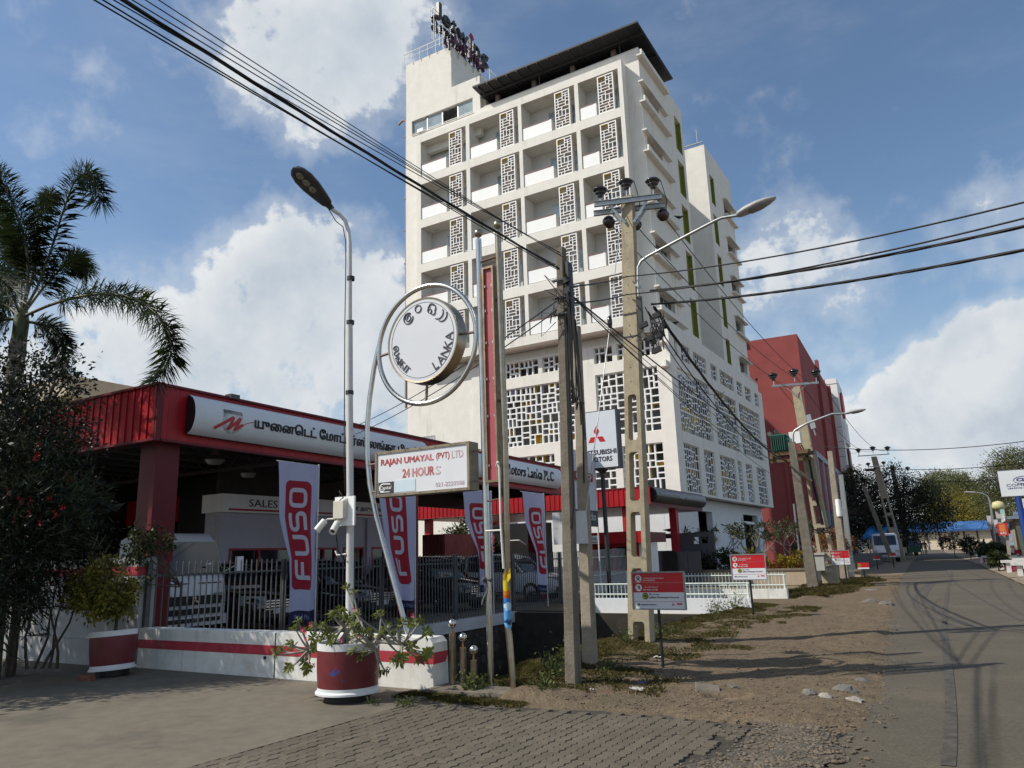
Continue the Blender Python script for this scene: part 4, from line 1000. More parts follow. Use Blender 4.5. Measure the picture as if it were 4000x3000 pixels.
# ================================================================== second canopy with the grey sign
c2 = thing('gate_canopy', 'smaller bright red canopy beyond the gate with a dark grey name board', 'canopy', (-18, 35, 0))
n = int(13/SWD)
for i in range(n+1): inst(sheet_me, 'cladding_sheet', c2, (-25.2+SWD*i, 31.8, 3.62), rot=(0, 0, -PI/2), scale=(1, 1, .78))
b = MB(); b.box(-25.2, -12.0, 31.86, 39.4, 4.15, 4.3); b.box(-12.06, -12.0, 31.8, 39.4, 3.62, 4.38); b.box(-25.2, -12.0, 31.84, 39.4, 3.58, 3.62); b.box(-25.25, -11.96, 31.72, 31.8, 4.37, 4.43); b.box(-12.03, -11.95, 31.8, 39.4, 4.37, 4.42)
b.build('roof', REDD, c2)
for p in (PY(2449, 2000, 32.2), Vector((-12.35, 35.8, 0)), Vector((-24.6, 32.4, 0)), Vector((-24.6, 39, 0))):
    MB().box(p.x-.17, p.x+.17, p.y-.17, p.y+.17, 0, 3.6).build('column', M('canopy_post_red', (.38, .02, .03), .5, n=(3, .1)), c2)
t3 = thing('sign_board', 'dark grey rounded name board along the side of the smaller red canopy', 'sign', (-11.9, 35.6, 3.7))
def S3(u, v, o=0): a = (v-.5)*2; return (-11.97+.25*max(0, 1-a*a)**.6+o, lerp(32.0, 39.25, u), lerp(3.74, 4.40, v))
m = MB(); m.sheet(lambda u, v: S3(u, v), 20, 12); m.build('panel', M('sign_charcoal', (.055, .055, .062), .3, n=(.8, .1), spec=.6), t3)
m = MB()
for u in (0, 1): m.add([S3(u, v/12) for v in range(13)]+[(-12, lerp(32, 39.25, u), lerp(3.74, 4.4, v/12)) for v in range(13)], [(i, i+1, 14+i, 13+i) for i in range(12)])
m.build('end_cap', BLK, t3)
SG = M('sign_grey_letter', (.48, .48, .47), .5, n=(4, .05))
text('Unimo Enterprises Limited', 'lettering', SG, t3, (0, 0, 0), (1, 0, 0), (0, 1, 0), w=2.75, h=.22, ext=.006, bold=.004, warp=lambda a, c, e: S3((32.35+a-32)/7.25, .46+c, .01+e))
text('|', 'lettering', SG, t3, (0, 0, 0), (1, 0, 0), (0, 1, 0), w=.03, h=.3, ext=.006, warp=lambda a, c, e: S3((35.45+a-32)/7.25, .38+c*1.2, .01+e))
text('யுனிமோ என்டர்பிரைசஸ் லிமிடெட்', 'lettering', SG, t3, (0, 0, 0), (1, 0, 0), (0, 1, 0), w=3.0, h=.20, ext=.006, bold=.004, warp=lambda a, c, e: S3((35.9+a-32)/7.25, .42+c, .01+e))
# security booth
kb = thing('security_booth', 'red and white security booth with a ribbed red roof edge behind the gate', 'booth', (-16, 29.5, 0))
ka, kc = PY(2290, 2080, 29.0), PY(2507, 2080, 29.0); k0, k1 = ka.x, kc.x; kz1 = PY(2400, 2078, 29).z; kz0 = PY(2400, 2124, 29).z
for i in range(int((k1-k0)/SWD)+1): inst(sheet_me, 'cladding_sheet', kb, (k0+SWD*i, 29.0, kz0), rot=(0, 0, -PI/2), scale=(1, 1, kz1-kz0))
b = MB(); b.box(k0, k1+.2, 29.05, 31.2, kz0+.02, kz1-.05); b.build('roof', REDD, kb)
b = MB()
wall(b, (0, 29.3, 0), (1, 0, 0), (0, 0, 1), k0+.1, k1-.3, 0, kz0+.02, [(k0+.25, k0+1.0, .95, kz0-.12), (k0+1.15, k1-.5, .95, kz0-.12)], .08); b.build('red_frame', M('booth_red', (.50, .02, .025), .5, n=(3, .1)), kb)
b = MB(); b.box(k0+.1, k1-.3, 29.27, 29.3, 0, .88); b.build('white_dado', W2, kb)
b = MB(); b.box(k0+.25, k1-.5, 29.36, 29.375, .95, kz0-.12); b.build('glass', GLASSD, kb)
b = MB(); b.box(k1-.28, k1+.1, 29.3, 30.4, 0, kz0); b.build('side_pillar', W2, kb)
st_ = thing('sign_board', 'small white board reading Security under the booth roof edge', 'sign', (k0+.3, 28.95, kz0))
sa, sc_ = PY(2288, 2094, 28.9), PY(2341, 2124, 28.9)
MB().box(sa.x, sc_.x, 28.9, 28.96, sc_.z, sa.z).build('panel', W2, st_)
q = MB(); q.box(sc_.x-.06, sc_.x-.03, 28.892, 28.9, sc_.z+.05, sa.z-.04); q.box(sa.x+.1, sc_.x-.06, 28.892, 28.9, sc_.z+.05, sc_.z+.08); q.build('red_line', REDB, st_)
text('Security', 'lettering', INK, st_, (sa.x+.03, 28.898, lerp(sc_.z, sa.z, .36)), (1, 0, 0), (0, 0, 1), w=(sc_.x-sa.x)*.80, h=(sa.z-sc_.z)*.42)
# grey gate wall with openings
gw = thing('grey_gate_wall', 'dark grey wall with square openings and folded steel gate leaves beside the hotel', 'gate wall', (-12, 36, 0))
GD = M('dark_grey_paint', (.085, .088, .095), .6, n=(3, .12))
h1, h2 = PY(2698, 2098, 36), PY(2725, 2124, 36); h3, h4 = PY(2729, 2098, 36), PY(2762, 2122, 36)
b = MB(); wall(b, (0, 36.2, 0), (1, 0, 0), (0, 0, 1), -14.3, -10.62, 0, 2.43, [(h1.x, h2.x, h2.z, h1.z), (h3.x, h4.x, h4.z, h3.z), (-14.1, -12.65, 1.62, 2.2)], .25); b.build('wall', GD, gw)
for i in range(5): MB().box(-13.9+.62*i, -13.3+.62*i, 34.6, 34.66, .05, 1.55).build('gate_leaf', GD, gw)
b = MB()
for i in range(16): b.box(-12.6+.045*i, -12.58+.045*i, 34.5, 34.56, .05, 1.58)
b.build('grille', DSTEEL, gw)
# planting bed of the hotel
bed = thing('planting_bed_wall', 'low beige planting bed wall in front of the hotel shrubs', 'wall', (-6.5, 33.5, 0))
BEI = M('beige_bed_render', (.42, .34, .25), .9, n=(3, .12), st=(1.5, .5, .75, (.25, .2, .14), .5), streak=(5, .5, .75, (.15, .12, .09), .5))
b = MB(); b.box(-11.5, -6.05, 35.0, 35.3, 0, .62); b.box(-6.35, -6.05, 35.3, 48, 0, .62); b.build('wall', BEI, bed)
b = MB(); b.box(-11.5, -6.0, 34.95, 35.35, .62, .70); b.box(-6.4, -6.0, 35.35, 48, .62, .70); b.build('coping', CONC2, bed)
b = MB(); b.box(-11.4, -6.4, 35.35, 47.9, .1, .6); b.build('soil', DIRT, bed)
# ================================================================== LED street lamp with cameras
WPOLE = M('white_pole_paint', (.66, .64, .62), .5, n=(6, .06), st=[(14, .66, .74, (.12, .11, .10), .9), (3, .55, .8, (.5, .47, .42), .5)])
lp = thing('street_lamp', 'white street lamp with a dark LED head leaning left over the low wall', 'street lamp', (-7.78, 8.36, 0))
y8 = 8.36
P = [(-7.76, y8, 0), (-7.78, y8, 2), (-7.84, y8, 4), (-7.87, y8, 5.25)]
MB().tube(P, [.058, .055, .052, .050], 12).build('pole', WPOLE, lp)
P = [(-7.87, y8, 5.2), (-7.885, y8, 6.0), (-7.90, y8, 6.55), (-7.93, y8, 6.78), (-8.0, y8, 6.97), (-8.1, y8-.03, 7.10), PY(1297, 818, 8.20)]
MB().tube(P, [.04, .038, .036, .034, .032, .03, .03], 10).build('arm', WPOLE, lp)
b = MB()
for z in (5.22, 4.1, 5.95): b.lathe([(.056, -.03), (.062, -.03), (.062, .03), (.056, .03)], (-7.84-.01*(z-4), y8, z), 12)
b.build('collar', DSTEEL, lp)
a0, a1 = PY(1297, 818, 8.22), PY(1145, 655, 7.45); d = (a1-a0).normalized(); L = (a1-a0).length; sd = d.cross(Vector((0, 0, 1))).normalized(); up = sd.cross(d)
if up.z < 0: up = -up
m = MB(); prof = [(0, .055), (.10, .07), (.14, .11), (.3, .15), (.55, .20), (.75, .205), (.9, .16), (.97, .09), (1, .02)]
ring = []
for t, w_ in prof:
    c = a0+d*L*t; ring.append([c+sd*(w_*math.cos(2*PI*j/16))+up*((.075 if math.sin(2*PI*j/16) > 0 else .022)*math.sin(2*PI*j/16)*min(1, w_/.1)) for j in range(16)])
m.add([p for r_ in ring for p in r_], [(i*16+j, i*16+(j+1) % 16, (i+1)*16+(j+1) % 16, (i+1)*16+j) for i in range(len(ring)-1) for j in range(16)]+[tuple(range(16))], 0, True)
m.build('lamp_head', M('lamp_grey', (.10, .10, .11), .4, .4, n=(9, .1)), lp)
LENS = M('led_lens', (.30, .29, .22), .15, n=(20, .4), spec=.8)
for t in (.50, .66, .82):
    q = MB(); q.lathe([(0, .012), (.06, .006), (.075, -.015)], a0+d*L*t-up*.020, 14, -up); q.build('led_lens', LENS, lp)
q = MB(); q.tube([a0+d*.05-up*.05, a0-d*.12-up*.09+Vector((.02, 0, -.05)), (-8.02, y8-.03, 6.86), (-7.95, y8-.04, 6.6), (-7.93, y8-.045, 6.2), (-7.92, y8-.05, 5.2), (-7.87, y8-.06, 3.0), (-7.84, y8-.06, 2.6)], .008, 5); q.build('lamp_cable', CABLE, lp)
cm = thing('cctv_box', 'white junction plate with two small bullet cameras strapped to the lamp post', 'cctv cameras', (-7.8, 8.25, 2.3))
q = MB(); q.box(-7.98, -7.60, 8.24, 8.27, 2.10, 2.52); q.build('back_plate', WP, cm)
q = MB(); q.box(-7.93, -7.73, 8.15, 8.24, 2.2, 2.46); q.build('junction_box', M('cctv_beige', (.62, .59, .50), .5, n=(4, .05)), cm, bev=.008)
def bullet(c, d):
    c = Vector(c); d = Vector(d).normalized(); q = MB(); q.lathe([(0, -.09), (.045, -.09), (.05, -.08), (.05, .09), (.057, .1), (.045, .1), (.04, .085), (0, .085)], c, 14, d); o = q.build('camera', M('camera_white', (.70, .69, .64), .35, n=(5, .04)), cm)
    q = MB(); q.lathe([(.0, .087), (.03, .087)], c, 12, d); q.build('lens', BLK, o); q = MB(); q.tube([c-d*.04, c-d*.05+Vector((.03, .06, .05)), (-7.83, 8.22, 2.2)], .014, 6); q.build('bracket', MATS['cctv_beige'], o)
bullet((-8.13, 8.12, 2.12), (-.35, -.5, -.75)); bullet((-7.83, 8.10, 2.08), (.15, -.6, -.6))
q = MB(); q.tube([(-7.85, 8.2, 2.52), (-7.82, 8.16, 2.6), (-7.78, 8.2, 2.5), (-7.86, 8.18, 2.45), (-7.9, 8.17, 2.1), (-7.86, 8.2, 1.75), (-7.8, 8.3, 1.6)], .010, 5); q.build('cable', CABLE, cm)
q = MB(); q.tube([(-7.8, 8.3, 1.7), (-7.95, 8.27, 1.69), (-7.98, 8.27, 1.75)], .012, 6); q.build('hook', WP, cm)
# ================================================================== round sign on a leaning pipe
yr = 8.34
rsn = thing('round_sign', 'round white disc sign inside a steel ring on a bent leaning pipe', 'round sign', (-6.68, yr, .6))
cc = Vector((-6.37, yr, 4.615))
RR, DR = .875, .63
m = MB(); m.tube([cc+Vector((RR*math.cos(2*PI*i/64), 0, RR*math.sin(2*PI*i/64))) for i in range(64)], .036, 12, closed=True); m.build('ring', STEEL, rsn)
P = [(-6.66, yr, 0), (-6.68, yr, .58), (-6.88, yr, 1.12), (-7.10, yr, 1.73), (-7.27, yr, 2.2), (-7.40, yr, 2.68), (-7.455, yr, 3.1), (-7.46, yr, 3.5), (-7.42, yr, 3.95), (-7.34, yr, 4.4), (-7.25, yr, 4.72)]
P = [Vector(p) for p in P]
m = MB(); m.tube(P, .037, 12); m.build('leaning_pipe', STEEL, rsn)
dc = cc+Vector((.02, 0, .03))
m = MB(); m.lathe([(DR-.03, .115), (DR-.005, .12), (DR, .11), (DR, -.09), (DR-.02, -.1), (0, -.1)], dc, 56, (0, -1, 0)); m.build('disc_rim', STEELT, rsn)
m = MB(); m.lathe([(0, .112), (DR-.03, .112)], dc, 56, (0, -1, 0)); m.build('disc_face', M('disc_white', (.70, .71, .73), .3, n=(1, .04), st=(1.2, .6, .85, (.55, .58, .64), .4), spec=.5), rsn)
m = MB(); m.tube([dc+Vector(((DR-.075)*math.cos(2*PI*i/56), -.112, (DR-.075)*math.sin(2*PI*i/56))) for i in range(56)], .004, 5, closed=True); m.build('inner_line', INK, rsn)
m = MB(); m.tube([dc+Vector((0, 0, -DR)), cc+Vector((0, 0, -RR))], .02, 6); m.tube([dc+Vector((DR, 0, 0)), cc+Vector((RR, 0, .02))], .02, 6); m.tube([dc+Vector((-DR, 0, -.05)), cc+Vector((-RR, 0, -.05))], .02, 6); m.build('spoke', DKBRN, rsn)
LSG = M('sign_letter_grey', (.055, .053, .062), .5, n=(6, .1))
def arc_text(body, a_mid, size, spread, rad, flip):
    n = len(body)
    for i, ch in enumerate(body):
        t = (i-(n-1)/2)*spread; a = a_mid+(t if flip else -t)
        c = dc+Vector((rad*math.cos(a), -.118, rad*math.sin(a)))
        o_ = Vector((math.cos(a), 0, math.sin(a)))*(-1 if flip else 1); ux = Vector((o_.z, 0, -o_.x))
        text(ch, 'letter', LSG, rsn, c-o_*size/2, ux, o_, h=size, ext=.004, align='C', bold=.0)
arc_text('LANKA', math.radians(-32), .125, .245, .475, True)
arc_text(['ல', 'ங்', 'கா'], math.radians(208), .105, .31, .475, True)
def stroke(pts, a, rad, s):
    o_ = Vector((math.cos(a), 0, math.sin(a))); ux = Vector((o_.z, 0, -o_.x)); c = dc+o_*rad+Vector((0, -.119, 0))
    m = MB(); m.tube([c+ux*(x*s)+o_*(z*s) for x, z in pts], .0075, 5); m.build('letter', LSG, rsn)
ar = lambda cx, cz, r, a0, a1, n=16, e=1.0: [(cx+r*math.cos(math.radians(lerp(a0, a1, i/n))), cz+e*r*math.sin(math.radians(lerp(a0, a1, i/n)))) for i in range(n+1)]
sz = .098
stroke(ar(0, 0, .85, -20, -330, 24)+ar(0, .2, .5, 20, 200, 10)+ar(0, .0, .45, 180, 420, 12)+[(-.3, .05)], math.radians(124), .44, sz)
stroke(ar(0, .1, .55, 0, 360, 22), math.radians(98), .47, sz)
stroke(ar(-.35, -.3, .35, 200, -60, 10)+ar(.35, -.3, .36, 200, 420, 12)+ar(-.1, .15, .7, 0, 200, 12)+[(-.75, -.2), (-.5, -.55)], math.radians(66), .45, sz)
stroke(ar(-.2, .55, .35, 20, 230, 8), math.radians(68), .45, sz)
stroke(ar(-.3, 0, .9, 70, -80, 12), math.radians(46), .45, sz); stroke(ar(-.5, 0, .9, 75, -70, 12), math.radians(34), .46, sz)
# ================================================================== pair of tall steel posts, red panel, name box
for i, (xb, xt, yy, lab, zt_) in enumerate(((-5.36, -5.40, 8.3, 'left one of two tall steel posts with ball tops', 5.97), (-5.0, -5.04, 8.24, 'right one of two tall steel posts, dented low down, with a ball top', 5.98))):
    t = thing('steel_post', lab, 'post', (xb, yy, .05), group='steel sign posts')
    pts = [(xb, yy, .05), (lerp(xb, xt, .5), yy, 3), (xt, yy, zt_)] if i == 0 else [(xb, yy, .05), (xb-.045, yy, .66), (xb-.062, yy, .76), (xb-.055, yy, .86), (lerp(xb, xt, .5), yy, 3), (xt, yy, zt_)]
    MB().tube(pts, .042 if i == 0 else [.042, .042, .036, .042, .042, .042], 14).build('shaft', STEEL if i == 0 else STEELT, t)
    MB().tube([(xt, yy, zt_), (xt, yy, zt_+.05)], .015, 8).build('neck', DKBRN, t)
    MB().ball((xt, yy, zt_+.09), .062, 16).build('ball_top', STEELT, t)
pn = thing('red_panel_sign', 'tall narrow faded red panel framed in rusty steel between the two posts', 'sign panel', (-5.2, 8.27, 2.55))
def lean(x, z): return x+.0*(z-2.5)
m = MB(); m.box(-5.265, -5.135, 8.22, 8.30, 2.56, 5.45); m.build('panel', M('faded_red_panel', (.42, .085, .105), .55, n=(2, .12), st=[(1.2, .5, .8, (.50, .16, .19), .5), (30, .66, .72, (.6, .5, .48), .4)]), pn)
m = MB(); m.box(-5.29, -5.265, 8.19, 8.33, 2.53, 5.48); m.box(-5.135, -5.11, 8.19, 8.33, 2.53, 5.48); m.box(-5.265, -5.135, 8.19, 8.33, 5.45, 5.48); m.box(-5.265, -5.135, 8.19, 8.33, 2.53, 2.56); m.build('frame', M('rusty_frame', (.30, .22, .14), .5, .5, n=(8, .3), st=(12, .5, .7, (.16, .08, .04), .6)), pn)
m = MB()
for z in (2.75, 3.4, 3.9, 4.4, 4.85, 5.2):
    for x in (-5.255, -5.145): m.obox((x, 8.212, z), (.01, 0, 0), (0, .012, 0), (0, 0, .016))
m.build('bolt', GALV, pn)
m = MB()
for z in (3.6, 5.0): m.tube([(-5.38, 8.3, z), (-5.02, 8.28, z)], .016, 6)
m.tube([(-5.39, 8.3, 5.62), (-5.03, 8.26, 5.62)], .016, 6); m.tube([(-5.36, 8.3, 2.3), (-5.02, 8.25, 2.33)], .012, 6); m.build('cross_tie', M('oxide_tie', (.14, .05, .035), .6, n=(8, .2)), pn)
nb = thing('name_box_sign', 'faded white box sign with red lettering and a phone number on steel arms', 'box sign', (-6.35, 8.3, 2.45))
x0, x1, z0, z1 = -7.17, -5.55, 2.46, 3.10
m = MB(); m.box(x0+.035, x1-.035, 8.20, 8.22, z0+.035, z1-.035); m.build('face', M('faded_white_face', (.72, .73, .75), .4, n=(2, .04), st=(1.5, .55, .8, (.62, .64, .7), .4)), nb)
m = MB()
for a_, c_, d_, e_ in ((x0, x1, z1-.035, z1), (x0, x1, z0, z0+.035), (x0, x0+.035, z0+.035, z1-.035), (x1-.035, x1, z0+.035, z1-.035)): m.box(a_, c_, 8.185, 8.41, d_, e_)
m.box(x0+.035, x1-.035, 8.39, 8.40, z0+.035, z1-.035); m.build('frame', M('rust_stained_frame', (.26, .215, .155), .55, .4, n=(7, .25), st=(9, .55, .75, (.15, .09, .05), .6)), nb)
TXR = M('faded_red_ink', (.42, .065, .07), .6, n=(7, .2), st=(2.4, .50, .72, (.62, .40, .40), .8)); TXF = M('washed_out_ink', (.60, .42, .43), .6, n=(7, .1), st=(8, .45, .7, (.72, .68, .7), .9))
F = (1, 0, 0), (0, 0, 1)
text('RAJAN UMAYAL', 'lettering', TXR, nb, (x0+.10, 8.198, 2.875), *F, w=.93, h=.115, bold=.022, ext=.002)
text('(PVT)', 'lettering', TXR, nb, (x0+1.075, 8.198, 2.885), *F, w=.22, h=.11, bold=.008, ext=.002)
text('LTD', 'lettering', TXF, nb, (x0+1.33, 8.198, 2.90), *F, w=.19, h=.10, bold=.012, ext=.002)
text('24 HOUR', 'lettering', TXR, nb, (x0+.49, 8.198, 2.70), *F, w=.55, h=.125, bold=.02, ext=.002); text('S', 'lettering', TXF, nb, (x0+1.06, 8.198, 2.70), *F, w=.09, h=.12, bold=.012, ext=.002)
text('021-2220988', 'lettering', TXF, nb, (x0+1.06, 8.198, 2.535), *F, w=.47, h=.06, bold=.004, ext=.002)
m = MB(); m.box(x0+.06, x0+.34, 8.194, 8.2, z0+.045, z0+.205); m.build('dark_logo_patch', M('patch_dark', (.05, .045, .045), .5, n=(6, .2)), nb)
text('Capital', 'lettering', W2, nb, (x0+.09, 8.192, z0+.09), *F, w=.21, h=.06, shear=.2, bold=.006, ext=.001)
m = MB(); ribbon(m, rpath([(x0+.28, z0+.175), (x0+.12, z0+.185), (x0+.075, z0+.13), (x0+.10, z0+.075), (x0+.16, z0+.085)], .04, 4), .016, lambda a, c: (a, 8.192, c)); m.box(x0+.1, x0+.27, 8.19, 8.193, z0+.062, z0+.072); m.build('logo_stroke', W2, nb)
m = MB(); m.box(x0+.345, x0+.72, 8.194, 8.2, z0+.05, z0+.215); m.build('pale_patch', M('patch_pale', (.62, .72, .78), .4, n=(2, .06)), nb)
m = MB()
for z in (2.98, 2.58): m.tube([(x1, 8.3, z), (-5.37, 8.3, z-.02)], .014, 6)
for z, xx in ((2.96, -7.42), (2.56, -7.37)): m.tube([(xx, yr, z), (x0, 8.3, z)], .014, 6)
m.build('arm', DKBRN, nb)
m = MB()
for i in range(7):
    for z in (z0+.018, z1-.018): m.ball((lerp(x0+.03, x1-.03, i/6), 8.183, z), .007, 6)
m.build('screw', BLK, nb)
# grey pipe strapped between the posts, rag, advert wrap
pp = thing('thin_pipe', 'thin pale bent pipe tied between the two tall steel posts', 'pipe', (-5.1, 8.2, 1.5))
m = MB(); m.tube([(-5.10, 8.18, 2.75), (-5.08, 8.18, 2.70), (-5.08, 8.18, 2.0), (-5.05, 8.17, 1.45)], .016, 8); m.tube([(-5.34, 8.22, 1.92), (-5.08, 8.18, 1.92)], .012, 8); m.build('pipe', M('pale_pipe', (.66, .64, .58), .5, n=(8, .1)), pp)
MB().ball((-5.10, 8.18, 2.77), .024, 8).build('pipe_cap', MATS['pale_pipe'], pp)
rag = thing('tied_rag', 'grey blue rag knotted round the left steel post', 'rag', (-5.37, 8.24, 1.2))
m = MB(); RAG = M('rag_cloth', (.085, .10, .115), .9, n=(30, .3))
m.tube([(-5.37+.05*math.cos(a_*.6), 8.3+.05*math.sin(a_*.6), 1.31+.012*math.sin(a_*1.7)) for a_ in range(12)], .013, 6)
m.sheet(lambda u, v: (-5.39+.03*math.sin(v*5)+(u-.5)*.05*(1-.5*v), 8.235-.01*math.sin(v*7+u*3), 1.31-.30*v), 3, 8); m.ball((-5.39, 8.235, 1.32), .03, 8); m.build('cloth', RAG, rag)
wrap = thing('poster_wrap', 'blue and yellow advert wrapped round the right steel post', 'poster', (-5.06, 8.24, 1))
WB = bpy.data.materials.new('poster_print'); WB.use_nodes = True; nt = WB.node_tree; pb = nt.nodes['Principled BSDF']; pb.inputs['Roughness'].default_value = .35
tg = nt.nodes.new('ShaderNodeNewGeometry'); ns = nt.nodes.new('ShaderNodeTexNoise'); ns.inputs['Scale'].default_value = 7; nt.links.new(tg.outputs['Position'], ns.inputs['Vector'])
sp_ = nt.nodes.new('ShaderNodeSeparateXYZ'); nt.links.new(tg.outputs['Position'], sp_.inputs[0])
ad = nt.nodes.new('ShaderNodeMath'); ad.operation = 'MULTIPLY_ADD'; nt.links.new(ns.outputs['Fac'], ad.inputs[0]); ad.inputs[1].default_value = .30; nt.links.new(sp_.outputs['Z'], ad.inputs[2])
mp_ = nt.nodes.new('ShaderNodeMapRange'); nt.links.new(ad.outputs[0], mp_.inputs[0]); mp_.inputs[1].default_value = .75; mp_.inputs[2].default_value = 1.62
rp = nt.nodes.new('ShaderNodeValToRGB'); nt.links.new(mp_.outputs[0], rp.inputs[0]); rp.color_ramp.interpolation = 'CONSTANT'
els = [(0, (.02, .16, .42)), (.16, (.16, .42, .70)), (.24, (.01, .05, .14)), (.30, (.10, .32, .62)), (.42, (.45, .66, .80)), (.48, (.03, .16, .45)), (.58, (.42, .08, .01)), (.66, (.55, .16, .01)), (.72, (.62, .46, .01)), (.9, (.30, .20, .0))]
cr_ = rp.color_ramp
for i, (p_, c_) in enumerate(els):
    e = cr_.elements[i] if i < 2 else cr_.elements.new(p_)
    e.position = p_; e.color = c_+(1,)
nt.links.new(rp.outputs[0], pb.inputs['Base Color'])
m = MB(); m.sheet(lambda u, v: (-5.055+.047*math.cos(2*PI*u), 8.24+.047*math.sin(2*PI*u), 1.08+(v-.5)*(.58+.12*math.cos(2*PI*u+.7))), 18, 6); m.sheet(lambda u, v: (-5.02+.06*u, 8.20-.02*u, 1.28+.12*v+.06*u), 3, 3); m.build('print', WB, wrap)
# bollards
for i, (x, y, zt_, lab) in enumerate(((-5.88, 8.22, .66, 'tallest of three steel bollards with ball tops beside the low wall end'), (-5.69, 8.18, .50, 'middle one of three steel bollards with ball tops by the canal'), (-5.51, 8.15, .36, 'shortest of three steel bollards with ball tops by the canal'))):
    t = thing('bollard', lab, 'bollard', (x, y, .05), group='steel bollards')
    MB().tube([(x, y, .05), (x, y, zt_)], .042, 14).build('shaft', STEELT, t); MB().tube([(x, y, zt_), (x, y, zt_+.07)], .013, 8).build('neck', M('brass_neck', (.35, .2, .08), .4, .8), t); MB().ball((x, y, zt_+.12), .055, 16).build('ball_top', STEEL, t)
# ================================================================== concrete poles
def cpole(name, label, base, top, w0, w1, d0, d1, mat_=CONC, group='concrete poles', rot=0.0, lean=None):
    t = thing(name, label, 'utility pole', (base[0], base[1], 0), group)
    m = MB(); B, T = Vector((base[0], base[1], -.05)), Vector(top)
    ca, sa_ = math.cos(rot), math.sin(rot); X, Y = Vector((ca, sa_, 0)), Vector((-sa_, ca, 0))
    n = 10; vs = []
    for i in range(n+1):
        f = i/n; c = B.lerp(T, f); w_, dd = lerp(w0, w1, f)/2, lerp(d0, d1, f)/2; ch = .015
        for a_, b_ in ((-w_+ch, -dd), (w_-ch, -dd), (w_, -dd+ch), (w_, dd-ch), (w_-ch, dd), (-w_+ch, dd), (-w_, dd-ch), (-w_, -dd+ch)): vs.append(c+X*a_+Y*b_+X*.006*nz3(c.z*1.3+a_, b_, 2))
    m.add(vs, [(i*8+j, i*8+(j+1) % 8, (i+1)*8+(j+1) % 8, (i+1)*8+j) for i in range(n) for j in range(8)]+[tuple(range(n*8, n*8+8))])
    m.build('shaft', mat_, t); return t, X, Y
fp, X, Y = cpole('utility_pole', 'front weathered concrete pole carrying the thick cable bundle', (-4.385, 8.62), (-4.29, 8.66, 5.68), .155, .11, .165, .115, CONC2)
m = MB()
for z, a_ in ((4.95, .11), (5.2, .1), (4.72, .1)): m.box(-4.30-.085, -4.30+.085, 8.57, 8.575, z-.02, z+.02); m.box(-4.30-.1, -4.30+.1, 8.555, 8.57, z-.012, z+.012)
m.box(-4.21, -4.17, 8.6, 8.74, 4.5, 5.45); m.build('clamp', DSTEEL, fp)
m = MB(); R = random.Random(9)
for i in range(7): x = -4.20+.02*i; m.tube([(x, 8.56-.01*(i % 3), 5.2-.1*i), (x+.03, 8.54, 4.6-.1*i), (x+R.uniform(-.02, .05), 8.58, 4.2-.2*i), (x, 8.6, 3.5)], .010, 5)
for i in range(6):
    a_ = R.uniform(0, 6); c = Vector((-4.30+R.uniform(-.10, .10), 8.52, 4.95+R.uniform(-.25, .3))); m.tube([c, c+Vector((R.uniform(-.2, .2), -.05, R.uniform(-.05, .15))), c+Vector((R.uniform(-.2, .2), -.04, R.uniform(-.3, 0))), c+Vector((R.uniform(-.08, .1), 0, -.1))], .006, 4)
for z in (4.82, 5.02, 5.18): m.obox((-4.18, 8.57, z), (.04, 0, .01), (0, .03, 0), (0, 0, .045))
m.tube([(-4.22, 8.575, 5.0), (-4.225, 8.57, 3.9), (-4.24, 8.565, 2.2), (-4.28, 8.56, 1.9)], .012, 5); m.build('cable_tangle', CABLE, fp)
p2, _, _ = cpole('utility_pole', 'shorter leaning concrete pole just behind the front pole', (-4.86, 10.1), (-4.78, 10.05, 5.0), .18, .11, .17, .11, CONC)
m = MB(); m.tube([(-4.74, 9.96, 4.9), (-4.70, 9.95, 3.9), (-4.705, 9.95, 3.5), (-4.74, 9.95, 2.6)], .014, 5); m.tube([(-4.7+.03*math.cos(i*.7), 9.95, 3.75+.05*math.sin(i*.9)) for i in range(10)], .007, 4); m.build('down_cable', CABLE, p2)
q = MB(); q.sheet(lambda u, v: (lerp(PY(2163, 2100, 9.93).x, PY(2299, 2100, 9.93).x, u), 9.93+.03*math.sin(u*6)-.02*v, lerp(1.74, 2.20, v)), 10, 6)
bd = q.build('blank_board', M('blank_board_white', (.60, .60, .62), .7, n=(3, .08), st=(9, .6, .75, (.2, .2, .2), .4)), label='blank whitish board nailed across the two front concrete poles', cat='board', base=(-4.86, 9.95, 1.7))
# slotted pole
bpx, bpy_ = -5.22, 12.95
bp = thing('slotted_pole', 'tall slotted concrete pole with insulators and a street light arm', 'utility pole', (bpx, bpy_, 0), 'concrete poles')
topx, topy, TH = -4.93, 13.03, 8.45
wz = lambda z: lerp(.40, .225, z/TH); dz_ = lambda z: lerp(.26, .17, z/TH)
cxz = lambda z: (lerp(bpx, topx, z/TH), lerp(bpy_, topy, z/TH))
SC = M('slotted_pole_concrete', (.40, .34, .235), .9, n=(6, .15), st=[(2.5, .52, .75, (.22, .19, .14), .5), (16, .6, .75, (.52, .48, .42), .4)], streak=(8, .56, .8, (.16, .14, .11), .35), bump=(35, .35), spec=.15)
def section(m, z0, z1, xa, xb):      # part of the shaft between fractions xa and xb of its width
    vs = []
    for z in (z0, z1):
        cx, cy = cxz(z); w_, d_ = wz(z), dz_(z)
        for a_, b_ in ((xa, -.5), (xb, -.5), (xb, .5), (xa, .5)): vs.append((cx+a_*w_, cy+b_*d_, z))
    m.add(vs, [(3,2,1,0),(4,5,6,7),(0,1,5,4),(1,2,6,5),(2,3,7,6),(3,0,4,7)])
m = MB(); slots = [(-.05, .42, 1), (.62, 1.32, 1), (1.52, 2.30, 1), (2.50, 3.38, 1), (3.60, 4.45, 1)]
zc_ = 0
cur = -.08
